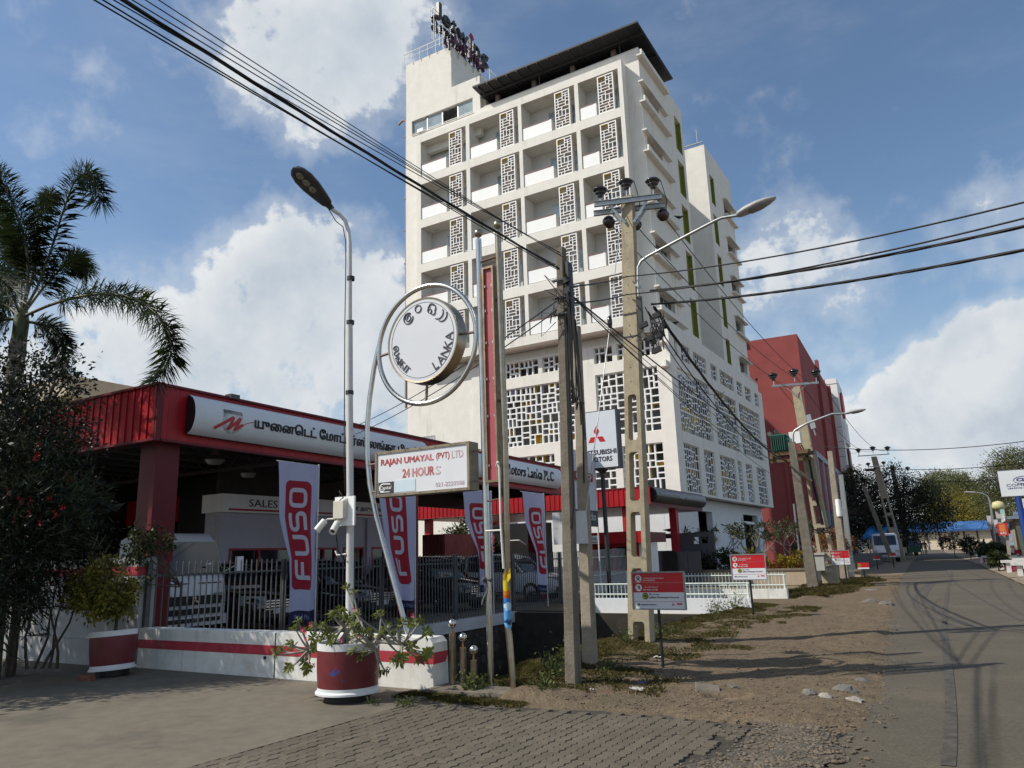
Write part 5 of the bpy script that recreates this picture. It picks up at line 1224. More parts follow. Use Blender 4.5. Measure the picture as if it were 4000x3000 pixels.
for s0, s1, _ in slots:
    if s0 > cur: section(m, cur, s0, -.5, .5)
    a0_ = max(s0, -.08); k = .04
    section(m, a0_, s1, -.5, -.27); section(m, a0_, s1, .27, .5)
    for z0_, z1_, sg in ((a0_, a0_+k, 0), (s1-k, s1, 1)):            # chamfered corners of the slot
        for sx in (-1, 1):
            cx, cy = cxz(z0_); w_, d_ = wz(z0_), dz_(z0_); za, zb = (z0_, z1_) if not sg else (z1_, z0_)
            A = [(cx+sx*.27*w_, za), (cx+sx*.27*w_-sx*.035, za), (cx+sx*.27*w_, zb)]
            m.prism(A if sx*(1 if not sg else -1) < 0 else A[::-1], (0, cy-d_/2+.002, 0), (1, 0, 0), (0, 0, 1), d_-.004)
    cur = s1
N_ = 8
for i in range(N_): section(m, lerp(cur, TH, i/N_), lerp(cur, TH, (i+1)/N_), -.5, .5)
m.build('shaft', SC, bp)
m = MB()
for i in range(13):
    z = 4.7+.27*i; cx, cy = cxz(z); m.lathe([(.012, 0), (0, 0)], (cx-.01, cy-dz_(z)/2-.001, z), 8, (0, -1, 0))
m.build('bolt_hole', BLK, bp)
ux = (Vector((-4.25, 13.22, 0))-Vector((-5.49, 12.79, 0))).normalized(); uy = Vector((-ux.y, ux.x, 0)); tc_ = Vector((topx, topy, 0))
m = MB()
for o_, zz, L_ in ((-.14, 8.32, .66), (.14, 8.26, .70)):
    c = tc_+uy*o_; m.obox((c.x, c.y, zz), ux*L_, uy*.004, (0, 0, .055)); m.obox((c.x, c.y, zz+.05), ux*L_, uy*.03, (0, 0, .004)); m.obox((c.x, c.y, zz-.05), ux*L_, uy*.03, (0, 0, .004))
for sx in (-1, 1):
    for o_ in (-.13, .13): a_ = tc_+ux*(.36*sx)+uy*o_; c = tc_+ux*(.08*sx)+uy*o_*.9; m.beam((a_.x, a_.y, 8.26), (c.x, c.y, 7.86), .05, .012, up=uy)
m.build('crossarm', GALV, bp)
INS = M('glazed_insulator', (.014, .010, .009), .15, spec=.8, n=(5, .2)); INB = M('brown_insulator', (.045, .022, .020), .12, spec=.8, n=(5, .2))
def pin_ins(par, x, y, z, s=1.0, mat_=INS, nm='insulator'):
    m = MB(); pr = [(.02, 0), (.05, .0), (.06, .03), (.045, .05), (.09, .06), (.11, .085), (.07, .11), (.12, .12), (.155, .15), (.12, .19), (.06, .21), (.04, .23), (0, .235)]
    m.lathe_s([(r_*s, z_*s) for r_, z_ in pr], (x, y, z), 16); o_ = m.build(nm, mat_, par); MB().tube([(x, y, z-.16*s), (x, y, z+.02)], .016*s, 6).build('pin', GALV, o_); return o_
for t_, z in ((-.52, 8.50), (0, 8.60), (.52, 8.55)): c = tc_+ux*t_; pin_ins(bp, c.x, c.y-.05, z)
MB().tube([(topx, topy, 8.4), (topx, topy, 8.62)], .035, 8).build('pole_cap', GALV, bp)
def disc_ins(par, c, d):
    c, d = Vector(c), Vector(d).normalized(); m = MB()
    for i in range(2): m.lathe_s([(.02, -.03), (.05, -.03), (.115, .03), (.12, .05), (.07, .07), (.03, .08), (.02, .1)], c+d*(.10*i), 14, 0, d)
    m.build('strain_insulator', INB, par)
sd_ = Vector((.0, 1, -.12))
hx = {}
for k, (t_, z) in enumerate(((-.45, 8.12), (.07, 8.0), (.62, 8.14))):
    c = tc_+ux*t_+uy*.2; disc_ins(bp, (c.x, c.y, z), sd_); hx[k] = Vector((c.x, c.y+.25, z-.03))
m = MB()
for k, (t_, z) in enumerate(((-.52, 8.7), (0, 8.82), (.52, 8.76))):
    c = tc_+ux*t_; e_ = hx[k]; m.tube([(c.x, c.y-.05, z), (c.x+.14, c.y+.02, z-.05), (c.x+.2, c.y+.12, z-.45), tuple(e_)], .008, 5)
m.build('jumper_wire', CABLE, bp)
m = MB(); al = tc_+Vector((.16, -.05, 0))
la = Vector((-4.78, 12.86, 0))
Pm = [(la.x-.02, la.y, 5.85), (la.x, la.y, 6.6), (la.x+.02, la.y, 6.88), (la.x+.09, la.y, 6.99), (la.x+.22, la.y, 7.05), (-3.9, la.y, 7.24), (-3.22, la.y, 7.43), (-3.1, la.y, 7.45), (-2.78, la.y, 7.42)]
m.tube([Vector(p) for p in Pm], .028, 10); m.box(la.x-.05, la.x+.01, la.y-.03, la.y+.12, 6.05, 6.10); m.box(la.x-.05, la.x+.01, la.y-.03, la.y+.12, 6.5, 6.55); m.build('lamp_arm', GALV, bp)
def lamphead(par, c, d, L, name='lamp_head', col_=None):
    c, d = Vector(c), Vector(d).normalized(); sd = d.cross(Vector((0, 0, 1))).normalized(); up = sd.cross(d); m = MB(); ring = []
    for t_, w_, hu, hd in ((0, .05, .03, .03), (.06, .09, .06, .05), (.25, .13, .085, .055), (.55, .15, .085, .055), (.8, .12, .06, .05), (.95, .06, .03, .035), (1, .03, .012, .015)):
        cc_ = c+d*L*t_; ring.append([cc_+sd*(w_*math.cos(2*PI*j/14))+up*((hu if math.sin(2*PI*j/14) > 0 else hd)*math.sin(2*PI*j/14)) for j in range(14)])
    m.add([p for r_ in ring for p in r_], [(i*14+j, i*14+(j+1) % 14, (i+1)*14+(j+1) % 14, (i+1)*14+j) for i in range(6) for j in range(14)]+[tuple(range(14))[::-1], tuple(range(84, 98))], 0, True)
    o_ = m.build(name, col_ or M('lamp_housing', (.40, .39, .38), .5, n=(6, .1)), par)
    m = MB(); ring = []
    for t_, w_, hd in ((.28, .09, .05), (.35, .115, .085), (.6, .125, .09), (.85, .08, .065), (.93, .03, .03)):
        cc_ = c+d*L*t_; ring.append([cc_+sd*(w_*math.cos(PI+PI*j/8))+up*(hd*math.sin(PI+PI*j/8)) for j in range(9)])
    m.add([p for r_ in ring for p in r_], [(i*9+j, i*9+j+1, (i+1)*9+j+1, (i+1)*9+j) for i in range(4) for j in range(8)], 0, True); m.build('lamp_lens', M('lamp_lens_grey', (.22, .22, .22), .2, spec=.7, n=(9, .1)), o_); return o_
lamphead(bp, (-2.84, 12.86, 7.425), (1, .0, .22), .72)
m = MB(); R = random.Random(4)
hub = Vector((-4.45, 12.85, 5.45))
for k, c in enumerate(((-4.72, 12.83, 5.72), (-4.45, 12.83, 5.86), (-4.6, 12.84, 5.45), (-4.42, 12.84, 5.48), (-4.5, 12.84, 5.2))): m.obox(c, (.075, 0, .02), (0, .035, 0), (-.01, 0, .045))
for i in range(16):
    a_ = Vector((R.uniform(-4.6, -4.3), 12.82, R.uniform(5.7, 5.92))); c = Vector((R.uniform(-4.6, -4.3), 12.84, R.uniform(5.1, 5.5)))
    m.tube([a_, a_.lerp(c, .3)+Vector((R.uniform(-.09, .12), -.03, .04)), a_.lerp(c, .7)+Vector((R.uniform(-.06, .08), -.02, 0)), c], .010, 5)
for i in range(30):
    c = Vector((-4.66+R.gauss(0, .05), 12.83, 5.42+R.gauss(0, .035))); m.tube([c, c+Vector((R.uniform(-.1, .12), R.uniform(-.03, .03), R.uniform(-.06, .06))), c+Vector((R.uniform(-.1, .1), R.uniform(-.03, .03), R.uniform(-.08, .05)))], .005, 4)
m.tube([(-5.0, 12.82, 5.6), (-4.95, 12.80, 5.5), (-4.85, 12.82, 5.55), (-4.75, 12.83, 5.6)], .010, 5); m.build('cable_joint_cluster', CABLE, bp)
m = MB(); cx, cy = cxz(6.05); m.box(cx-.13, cx+.13, cy-.11, cy+.11, 6.0, 6.03); m.box(cx-.13, cx+.13, cy-.11, cy+.11, 5.55, 5.58); m.box(la.x-.04, la.x+.04, la.y-.04, la.y+.04, 5.7, 6.3); m.build('strap', DSTEEL, bp)
# stay wire with its egg insulator
stw = thing('stay_wire', 'thin guy wire with an egg insulator running down beside the slotted pole', 'guy wire', (-4.76, 10, 0))
a_ = Vector((-5.02, 12.93, 8.2)); mid = AT(2382, 1258, (-4.9, 11.4)); e_ = PY(2290, 1990, 9.9)
MB().tube([a_, mid+Vector((0, .02, .12))], .008, 5).build('upper_wire', GALV, stw); MB().tube([mid-Vector((0, .02, .12)), e_, Vector((-4.8, 9.98, 1.95))], .008, 5).build('lower_wire', GALV, stw)
MB().lathe_s([(0, -.12), (.035, -.09), (.045, 0), (.035, .09), (0, .12)], mid, 10).build('egg_insulator', INS, stw)
# transformer on its pair of poles
TPX = [(-5.62, 31.9), (-5.24, 33.8)]
def slotpole(name, label, base, top, w0, w1, d0, d1, slots, mat_=CONC, cat='utility pole'):
    t = thing(name, label, cat, (base[0], base[1], 0), 'concrete poles'); m = MB(); T = top[2]
    f = lambda z: (lerp(base[0], top[0], z/T), lerp(base[1], top[1], z/T), lerp(w0, w1, z/T), lerp(d0, d1, z/T))
    def sec(z0, z1, xa, xb):
        vs = []
        for z in (z0, z1):
            cx, cy, w_, d_ = f(z)
            for a_, b_ in ((xa, -.5), (xb, -.5), (xb, .5), (xa, .5)): vs.append((cx+a_*w_, cy+b_*d_, z))
        m.add(vs, [(3,2,1,0),(4,5,6,7),(0,1,5,4),(1,2,6,5),(2,3,7,6),(3,0,4,7)])
    cur = -.05
    for s0, s1 in slots: sec(cur, s0, -.5, .5); sec(s0, s1, -.5, -.28); sec(s0, s1, .28, .5); cur = s1
    sec(cur, T, -.5, .5); m.build('shaft', mat_, t); return t
def headgear(t, x, y, z, half, ang=.32, s=1.0):
    u = Vector((math.cos(ang), math.sin(ang), 0)); m = MB(); m.obox((x, y, z), u*half, Vector((-u.y, u.x, 0))*.04, (0, 0, .045))
    for sx in (-1, 1): m.beam((x+u.x*.45*sx*half, y+u.y*.45*sx*half, z-.04), (x, y-.1, z-.55*half), .04, .02)
    m.build('crossarm', GALV, t)
    for k in (-.92, 0, .92): pin_ins(t, x+u.x*k*half, y+u.y*k*half, z+.17*s+(.1 if k == 0 else 0), s, INS)
tr = slotpole('transformer_pole', 'right hand slotted pole of the transformer pair with three insulators on top', TPX[1], (-5.70, 33.7, 8.35), .62, .34, .42, .26, [(.55, 1.15), (1.35, 2.35), (2.5, 3.25), (3.45, 4.35)], SC)
headgear(tr, -5.70, 33.6, 8.45, .95, .30, 1.5)
tl_ = slotpole('transformer_pole', 'left hand leaning pole of the transformer pair with a lamp arm', TPX[0], (-5.80, 31.85, 5.75), .40, .26, .30, .22, [], CONC2)
m = MB(); A = [AT(3098, 1735, TPX[0]), AT(3098, 1692, TPX[0]), AT(3106, 1680, TPX[0]), AT(3150, 1655, TPX[0]), AT(3250, 1617, TPX[0]), AT(3300, 1615, TPX[0])]; m.tube(A, .045, 8); m.build('lamp_arm', GALV, tl_)
lamphead(tl_, A[-1], (1, .05, .10), .78)
xf = thing('transformer', 'green finned pole transformer on a rusty frame between two leaning poles', 'transformer', (-6.1, 32.7, 5))
tp, tq = AT(3035, 1705, (-6.3, 32.6)), AT(3085, 1762, (-6.2, 32.6))
TG = M('transformer_green', (.035, .12, .085), .5, n=(4, .15))
cX, cY, z0, z1 = -6.42, 32.7, tq.z-.02, tp.z
m = MB(); m.box(cX-.28, cX+.28, cY-.35, cY+.35, z0, z1); m.build('tank', TG, xf)
fm = MB().box(0, .14, -.012, .012, 0, .9*(z1-z0)).mesh('cooling_fin', TG)
for i in range(7): inst(fm, 'cooling_fin', xf, (cX+.28, cY-.30+.1*i, z0+.04)); inst(fm, 'cooling_fin', xf, (cX-.25+.083*i, cY-.35, z0+.04), rot=(0, 0, -PI/2))
m = MB(); m.box(cX-.33, cX+.33, cY-.40, cY+.40, z1, z1+.05); m.build('lid', TG, xf)
for k in (-.2, 0, .2): MB().lathe_s([(.03, 0), (.06, .05), (.03, .1), (.06, .15), (.03, .2), (.0, .26)], (cX-.1, cY+k, z1+.05), 10).build('bushing', INB, xf)
MB().lathe([(0, 0), (.09, 0), (.09, .35), (0, .35)], (cX-.38, cY-.1, z1+.15), 10, (0, 1, 0)).build('oil_tank', GREYP, xf)
MB().box(cX+.42, cX+.85, cY-.2, cY+.2, z0+.3, z1+.12).build('switch_box', W2, xf)
RUS = M('rusty_channel', (.13, .085, .04), .8, n=(6, .3))
m = MB(); m.box(-6.8, -5.2, 32.3, 32.42, z0-.16, z0); m.box(-6.8, -5.2, 33.0, 33.12, z0-.16, z0); m.box(-6.8, -6.68, 32.2, 33.3, z0-.3, z0-.16); m.box(-6.8, -5.2, 32.3, 32.42, z0-.45, z0-.33); m.build('platform', RUS, xf)
m = MB(); a_ = AT(3088, 1815, (-6.3, 32.2)); c = AT(3168, 1880, (-5.5, 32.8)); m.beam(a_, c, .16, .10); m.build('strut', M('strut_concrete', (.34, .25, .16), .85, n=(5, .2)), xf)
m = MB()
for dx, px_ in ((0, (3160, 1635)), (.12, (3175, 1660))):
    p = AT(px_[0], px_[1], (-5.3, 33.2)); m.obox(p, (.09, 0, .02), (0, .06, 0), (-.02, 0, .16)); m.tube([p-Vector((0, 0, .1)), p+Vector((.06, 0, -.45))], .03, 6)
m.build('fuse_cutout', GALV, xf)
m = MB(); R = random.Random(6)
for i in range(7):
    p0, p1 = AT(3128+R.uniform(-8, 8), 1740+R.uniform(-6, 6), (-5.5, 33.3)), AT(3175+R.uniform(-3, 4), 1880+R.uniform(-20, 30), (-5.2, 33.5)); p2_ = AT(3215+R.uniform(-6, 6), 2050, (-5.0, 33.5)); m.tube([p0, p0.lerp(p1, .5)+Vector((.1, 0, .12)), p1, p2_], .022, 5)
for i in range(14):
    p0 = AT(3195+R.uniform(-25, 50), 2068+R.uniform(-8, 14), (-5.1, 33.4)); m.tube([p0, p0+Vector((R.uniform(-.3, .35), 0, R.uniform(-.05, .16))), p0+Vector((R.uniform(-.2, .4), 0, R.uniform(-.15, .05)))], .02, 4)
m.build('service_cables', CABLE, xf)
kx = thing('meter_cabinet', 'pale grey steel cabinet fixed low on the transformer pole', 'cabinet', (-5.2, 33.4, .8))
ka_, kb_ = AT(3180, 2168, (-5.2, 33.45)), AT(3226, 2228, (-5.2, 33.45)); m = MB(); m.box(ka_.x, kb_.x, 33.25, 33.55, kb_.z, ka_.z); m.box(ka_.x-.05, kb_.x+.05, 33.2, 33.6, ka_.z, ka_.z+.08); m.build('body', M('cabinet_grey', (.42, .42, .37), .5, n=(4, .06)), kx); MB().box(ka_.x+.45, ka_.x+.62, 33.235, 33.25, ka_.z-.22, ka_.z-.12).build('plate', GREYP, kx)
# smaller poles behind
p3, _, _ = cpole('utility_pole', 'slim concrete pole past the transformer with a white tube lamp', (-5.36, 38.5), (-5.32, 38.5, 6.0), .36, .22, .3, .2, CONC)
p = AT(3276, 1983, (-5.2, 38.4)); q = MB(); q.lathe([(0, 0), (.12, 0), (.13, .1), (.12, .78), (0, .8)], p-Vector((0, 0, .4)), 10); q.build('tube_lamp', WP, p3)
p4, _, _ = cpole('utility_pole', 'thin round topped post next to the slim concrete pole', (-5.42, 41.4), (-5.36, 41.4, 5.1), .26, .2, .24, .2, GALV)
g = Vector((-6.4, 83.5, 0)); p5 = slotpole('utility_pole', 'distant pole with six insulators standing against the dark trees', (g.x, g.y), (-7.5, 83.4, 10.2), .9, .5, .6, .4, [(3.2, 4.3), (4.6, 6.0)], CONC); headgear(p5, -7.5, 83.3, 10.35, 1.45, .2, 2.0)
m = MB(); m.obox((-7.4, 83.2, 9.2), (.75, .1, 0), (0, .05, 0), (0, 0, .05)); m.build('lower_arm', GALV, p5)
for k in (-.7, .7): pin_ins(p5, -7.4+k, 83.2, 9.3, 1.5)
m = MB()
for k in range(4): m.ball((-8.3+.2*k, 83.2, 8.9), .16, 8)
m.tube([(-8.6, 83.2, 8.9), (-7.4, 83.2, 9.0)], .06, 6); m.build('switchgear', INS, p5)
g = PZ(3573, 2172); p6 = slotpole('utility_pole', 'farthest pole whose crossarm shows just over the dark tree', (-7.9, 118), (-8.5, 118, 12.3), .9, .5, .6, .4, [], CONC2)
tt = AT(3490, 1852, (-8.5, 118)); headgear(p6, tt.x, 118, tt.z, 2.0, .2, 2.3)
p7, _, _ = cpole('utility_pole', 'plain thin pole under the dark tree right of the white van', (-6.1, 72), (-7.6, 72, 6.6), .4, .28, .35, .25, CONC2)
# white thin posts by the red building
thn = thing('thin_post', 'thin pale pipe post in front of the red building', 'post', (-9.0, 44, 0)); A = PY(3100, 1968, 44.0); B = PY(3125, 2180, 44.0); MB().tube([(B.x, 44, 0), B, A], .05, 6).build('shaft', GALV, thn)
# ================================================================== cables
def sagline(name, pts, r, label, sag=0.0, n=16, twist=0, cat='cable', group='overhead cables', mat_=CABLE):
    m = MB(); P = []
    for (a_, c, s) in [(pts[i], pts[i+1], sag if not isinstance(sag, (list, tuple)) else sag[i]) for i in range(len(pts)-1)]:
        a_, c = Vector(a_), Vector(c)
        for i in range(n+1):
            if P and i == 0: continue
            t_ = i/n; P.append(a_.lerp(c, t_)-Vector((0, 0, 4*s*t_*(1-t_))))
    if twist:
        for k in range(twist):
            Q = []
            for i, p in enumerate(P):
                d_ = (P[min(i+1, len(P)-1)]-P[max(i-1, 0)]).normalized(); s1 = d_.cross(Vector((0, 0, 1))).normalized(); u1 = s1.cross(d_); a1 = 2*PI*k/twist+i*.9; Q.append(p+s1*(r*1.2*math.cos(a1))+u1*(r*1.2*math.sin(a1)))
            m.tube(Q, r, 5)
    else: m.tube(P, r, 5)
    return m.build(name, mat_, label=label, cat=cat, group=group, base=tuple(P[0]))
fpt = Vector((-4.33, 8.55, 5.0))
def back(px_, D): d_ = ray(*px_); return Vector(CAM+d_*(D/math.hypot(d_[0], d_[1])))
lines = [((395, -8), (2180, 1040), .016, 4.4), ((428, -8), (2180, 1055), .016, 4.4), ((470, -8), (2186, 985), .013, 4.5), ((540, -8), (2190, 990), .013, 4.6), ((590, -8), (2192, 998), .012, 4.6), ((505, -8), (2184, 1050), .030, 4.5), ((640, -8), (2196, 1003), .012, 4.7)]
labs = ['lowest thin cable of the bundle crossing the sky from upper left', 'second lowest cable of the bundle crossing the sky', 'thin cable in the middle of the sloping bundle', 'upper middle cable of the sloping bundle', 'cable just under the highest of the sloping bundle', 'thickest twisted cable of the sloping bundle', 'highest cable of the sloping bundle across the sky']
for (a_, c, r, D), lb in zip(lines, labs):
    e_ = PY(c[0], c[1], 8.55); s0 = back(a_, D); ext = s0+(s0-e_)*.35
    sagline('overhead_cable', [ext, e_], r*(.34 if r < .02 else .24), lb, sag=.05, n=24, twist=3 if r > .02 else 0)
# from the front pole away to the transformer poles
for c, D, r, lb in (((3060, 1785), 33, .022, 'thick cable running from the front pole down to the transformer'), ((2990, 1800), 32.5, .012, 'thin wire just below the thick cable running to the transformer'), ((3060, 1880), 33, .012, 'lower thin wire sagging from the front pole past the lattice windows'), ((2960, 1720), 32, .010, 'upper thin wire from the front pole toward the hotel corner')):
    e_ = AT(c[0], c[1], (-5.7, D)); s_ = PY(2225, 1150, 8.6) if r < .02 else PY(2215, 1140, 8.6); sagline('overhead_cable', [s_, e_], r*.6, lb, sag=.25 if r < .02 else .12, n=24, twist=0)
# low voltage bundles from the right edge to the slotted pole and on to the front pole
for pr, pe, D0, r, tw, lb, pl_ in (((4012, 738), (2450, 1080), 9.5, .013, 0, 'upper single wire coming in from the right edge', (2222, 1120)), ((4012, 800), (2450, 1150), 9.5, .013, 0, 'second single wire coming in from the right edge', (2228, 1185)), ((4012, 842), (2540, 1135), 9.5, .0105, 4, 'upper twisted cable from the right edge to the slotted pole', None), ((4012, 934), (2545, 1188), 9.5, .0105, 4, 'lower twisted cable from the right edge to the slotted pole', None)):
    a_ = back(pr, D0); e_ = PY(pe[0], pe[1], 12.85); ext = a_+(a_-e_)*.3
    P = [ext, e_]; sagline('overhead_cable', P+([PY(pl_[0], pl_[1], 8.62)] if pl_ else []), r, lb, sag=[.20, .03] if pl_ else .16, n=28, twist=tw)
# twisted cables from the slotted pole to the transformer
for c0, c1, r, tw, lb in (((2555, 1200), (3070, 1800), .016, 3, 'twisted cable running from the slotted pole down to the transformer'), ((2530, 1215), (3060, 1812), .014, 0, 'plain cable beside the twisted one running to the transformer'), ((2520, 1200), (2830, 1530), .010, 0, 'thin slack cable between the slotted pole and the hotel corner')):
    sagline('overhead_cable', [PY(c0[0], c0[1], 12.85), AT(c1[0], c1[1], (-5.8, 32.5 if c1[0] > 2900 else 22))], r, lb, sag=.5 if tw else .65, n=28, twist=tw)
# high tension wires
for k, (c1, lb) in enumerate((((3125, 1520), 'left high wire from the slotted pole to the transformer pole'), ((3112, 1480), 'middle high wire from the slotted pole to the transformer pole'), ((3170, 1500), 'right high wire from the slotted pole to the transformer pole'))):
    sagline('overhead_wire', [hx[k], AT(c1[0]-(40 if k == 0 else 0), c1[1], (-5.7+.8*(k-1), 33.5))], .010, lb, sag=.35, n=20, group='high tension wires')
for k in (-1, 0, 1): sagline('overhead_wire', [(-5.7+.85*k, 33.7+.2*k, 8.8+(.12 if k == 0 else 0)), (-7.5+1.3*k, 83.3, 10.8)], .014, ['left', 'middle', 'right'][k+1]+' wire from the transformer pole to the distant pole', sag=1.2, n=20, group='high tension wires')
sagline('overhead_cable', [AT(3165, 1740, (-5.3, 33.6)), back((4015, 1722), 30)], .014, 'single cable crossing level over the road toward the right edge', sag=.25, n=24)
sagline('overhead_cable', [(-7.2, 83.2, 9.0), back((4010, 1808), 70)], .03, 'upper distant cable from the far pole to the right', sag=.3, n=20)
sagline('overhead_cable', [(-7.2, 83.2, 8.7), back((4010, 1852), 70)], .03, 'lower distant cable from the far pole to the right', sag=.8, n=20)
# house wires to the left of the front pole
for a_, c, lb in (((1380, 1668), (2190, 1165), 'upper of two service wires rising to the front pole behind the round sign'), ((1380, 1700), (2192, 1200), 'lower of two service wires rising to the front pole behind the round sign')):
    s_ = PX(a_[0], a_[1], -14.0); e_ = PY(c[0], c[1], 8.62); sagline('overhead_cable', [s_, e_], .009, lb, sag=.15, n=20)
# ================================================================== municipal signs
SR = M('sign_red', (.50, .015, .022), .4, n=(2, .06)); SWT = M('sign_face_white', (.70, .71, .74), .4, n=(2, .03)); FRG = M('frame_grey', (.30, .30, .30), .5, .3, n=(6, .1)); DKP = M('sign_post_black', (.018, .018, .019), .5, n=(6, .2)); OLV = M('crest_olive', (.26, .26, .03), .5, n=(30, .5)); WTX = M('sign_white_ink', (.72, .70, .68), .5, n=(5, .04)); PKT = M('sign_pink_ink', (.55, .22, .20), .5, n=(5, .04)); INKB = M('sign_dark_ink', (.03, .025, .04), .5, n=(5, .1))
def curly(m, x, z, w, h, S, seed, n):
    R = random.Random(seed); k = 0
    xx = x
    while xx < x+w-h*.6:
        r_ = h*R.uniform(.36, .46); kk = R.choice((0, 1, 2))
        if R.random() < .16: xx += h*.5; continue
        path = [(xx+r_+r_*math.cos(a1)*R.uniform(.9, 1), z+r_+r_*math.sin(a1)) for a1 in [R.uniform(2, 3)+i*.55 for i in range(9)]]
        ribbon(m, path, h*.16, S)
        if kk: ribbon(m, [(xx+r_, z+h*.9), (xx+r_*1.8, z+h*.95)], h*.15, S)
        xx += r_*2.3
def municipal(base, tl, br, label, detail=True, postd=.022, yaw=0.0):
    g = Vector(base); Y_ = g.y; a_, c = PY(tl[0], tl[1], Y_), PY(br[0], br[1], Y_); w_, h_ = c.x-a_.x, a_.z-c.z
    t = thing('municipal_sign', label, 'notice sign', (g.x, g.y, 0), 'red and white notice signs along the verge')
    u_, v_ = Vector((1, 0, 0)), Vector((0, 0, 1)); O = Vector((a_.x, Y_-.03, c.z))
    P = lambda x, z, e=.0: O+u_*(x*w_)+v_*(z*h_)-Vector((0, e, 0))
    rb = lambda m, x0, x1, z0, z1, e, th: m.obox(P((x0+x1)/2, (z0+z1)/2, e-th/2), u_*((x1-x0)/2*w_), Vector((0, th/2, 0)), v_*((z1-z0)/2*h_))
    m = MB(); f_ = .022
    for x0, x1, z0, z1 in ((-.01, 1.01, 1-f_*.8, 1.02), (-.01, 1.01, -.02, f_*.8), (-.01, f_*.7, f_*.8, 1-f_*.8), (1-f_*.7, 1.01, f_*.8, 1-f_*.8)): rb(m, x0, x1, z0, z1, .012, .03)
    m.build('frame', FRG, t)
    m = MB(); rb(m, f_*.7, 1-f_*.7, f_*.8, 1-f_*.8, .0, .012); m.build('panel', SWT, t)
    m = MB(); rb(m, f_*.7, 1-f_*.7, .455, .722, .003, .003); rb(m, f_*.7, 1-f_*.7, .728, 1-f_*.8, .003, .003); m.build('red_field', SR, t)
    S = lambda x, z: P(x/w_, z/h_, .006)
    m = MB()
    for z in (.83, .585): m.prism(circ(0, 0, .066*w_, 18), P(.125, z, .005), u_, v_, .001)
    m.build('white_disc', WTX, t)
    m = MB(); ribbon(m, rpath([(.125*w_-.022*w_, .83*h_-.06*h_), (.125*w_-.022*w_, .83*h_+.06*h_), (.125*w_+.028*w_, .83*h_+.055*h_), (.125*w_+.02*w_, .83*h_+.0*h_), (.125*w_-.02*w_, .83*h_)], .01, 3), .016*w_, lambda x, z: P(x/w_, z/h_, .008)); ribbon(m, [(.125*w_, .83*h_), (.125*w_+.035*w_, .83*h_-.06*h_)], .016*w_, lambda x, z: P(x/w_, z/h_, .008))
    ribbon(m, [(.085*w_, .83*h_+.05*h_), (.165*w_, .83*h_-.05*h_)], .007*w_, lambda x, z: P(x/w_, z/h_, .0085))
    m.prism(circ(0, 0, .012*w_, 10), P(.135, .63, .008), u_, v_, .001); rb(m, .122, .148, .55, .615, .008, .001); ribbon(m, [(.085*w_, .585*h_+.06*h_), (.165*w_, .585*h_-.06*h_)], .008*w_, lambda x, z: P(x/w_, z/h_, .0085)); m.build('pictogram', INKB, t)
    T = lambda s, nm, mt, x, z, ww, hh, bo=.0: text(s, nm, mt, t, P(x, z, .006), u_, v_, w=ww*w_, h=hh*h_, ext=.0006, bold=bo)
    if detail:
        T('வாகனங்கள் நிறுத்த தடை', 'lettering', PKT, .215, .905, .40, .035); T('NO PARKING', 'lettering', WTX, .215, .765, .23, .035, .012)
        T('குப்பை போடாதீர் தடை செய்யப்பட்டது', 'lettering', PKT, .215, .665, .68, .04); T('DO NOT LITTER', 'lettering', WTX, .215, .502, .28, .045, .018)
        m = MB(); curly(m, .215*w_, .825*h_, .40*w_, .045*h_, S, 3, 12); curly(m, .215*w_, .585*h_, .30*w_, .045*h_, S, 8, 9); m.build('curly_lettering', WTX, t)
    else:
        m = MB()
        for z, ww in ((.90, .4), (.835, .42), (.775, .25), (.66, .7), (.60, .3), (.515, .3)): rb(m, .215, .215+ww, z, z+.03, .0045, .001)
        m.build('text_line', PKT, t)
    m = MB(); m.prism(circ(0, 0, .060*w_, 20), P(.245, .355, .004), u_, v_, .001); m.build('crest', OLV, t); m = MB(); m.tube([P(.245+.055*math.cos(a1*PI/10), .355+.055*w_/h_*math.sin(a1*PI/10), .0045) for a1 in range(20)], .002, 4, closed=True); m.prism(circ(0, 0, .022*w_, 8), P(.245, .355, .006), u_, v_, .001); m.build('crest_ring', M('crest_green', (.05, .08, .01), .5), t)
    T('By order', 'lettering', INKB, .325, .365, .20, .06); T('Jaffna Municipal Council', 'lettering', INKB, .325, .285, .56, .062, .012)
    m = MB(); rb(m, .03, .97, .21, .216, .003, .001); m.build('red_line', SR, t)
    T('United Motors Lanka PLC', 'lettering', INKB, .15, .105, .30, .04, .01)
    m = MB(); rb(m, .08, .095, .095, .155, .004, .001); rb(m, .115, .13, .095, .155, .004, .001); rb(m, .095, .115, .12, .14, .004, .001); m.build('small_logo', INKB, t)
    m = MB(); rb(m, .835, .935, .125, .165, .004, .001)
    for k in range(3): a1 = PI/2+k*2*PI/3; cxx, czz = .765*w_+.018*w_*math.cos(a1), .13*h_+.018*w_*math.sin(a1); m.prism([(cxx+.018*w_*math.cos(a1), czz+.018*w_*math.sin(a1)), (cxx-.010*w_*math.sin(a1), czz+.010*w_*math.cos(a1)), (cxx-.018*w_*math.cos(a1), czz-.018*w_*math.sin(a1)), (cxx+.010*w_*math.sin(a1), czz-.010*w_*math.cos(a1))], P(0, 0, .0045), u_, v_, .001)
    m.build('red_mark', SR, t)
    m = MB(); m.tube([(g.x, Y_, -.05), (g.x-.008, Y_, a_.z-.02)], postd, 8); m.build('post', DKP, t); return t
municipal((-3.93, 10.47, 0), (2470, 2237), (2684, 2380), 'nearest red and white no parking notice sign in front of the slotted pole')
municipal((-4.70, 18.71, 0), (2853, 2168), (2998, 2263), 'middle red and white notice sign standing before the bridge railings', postd=.026)
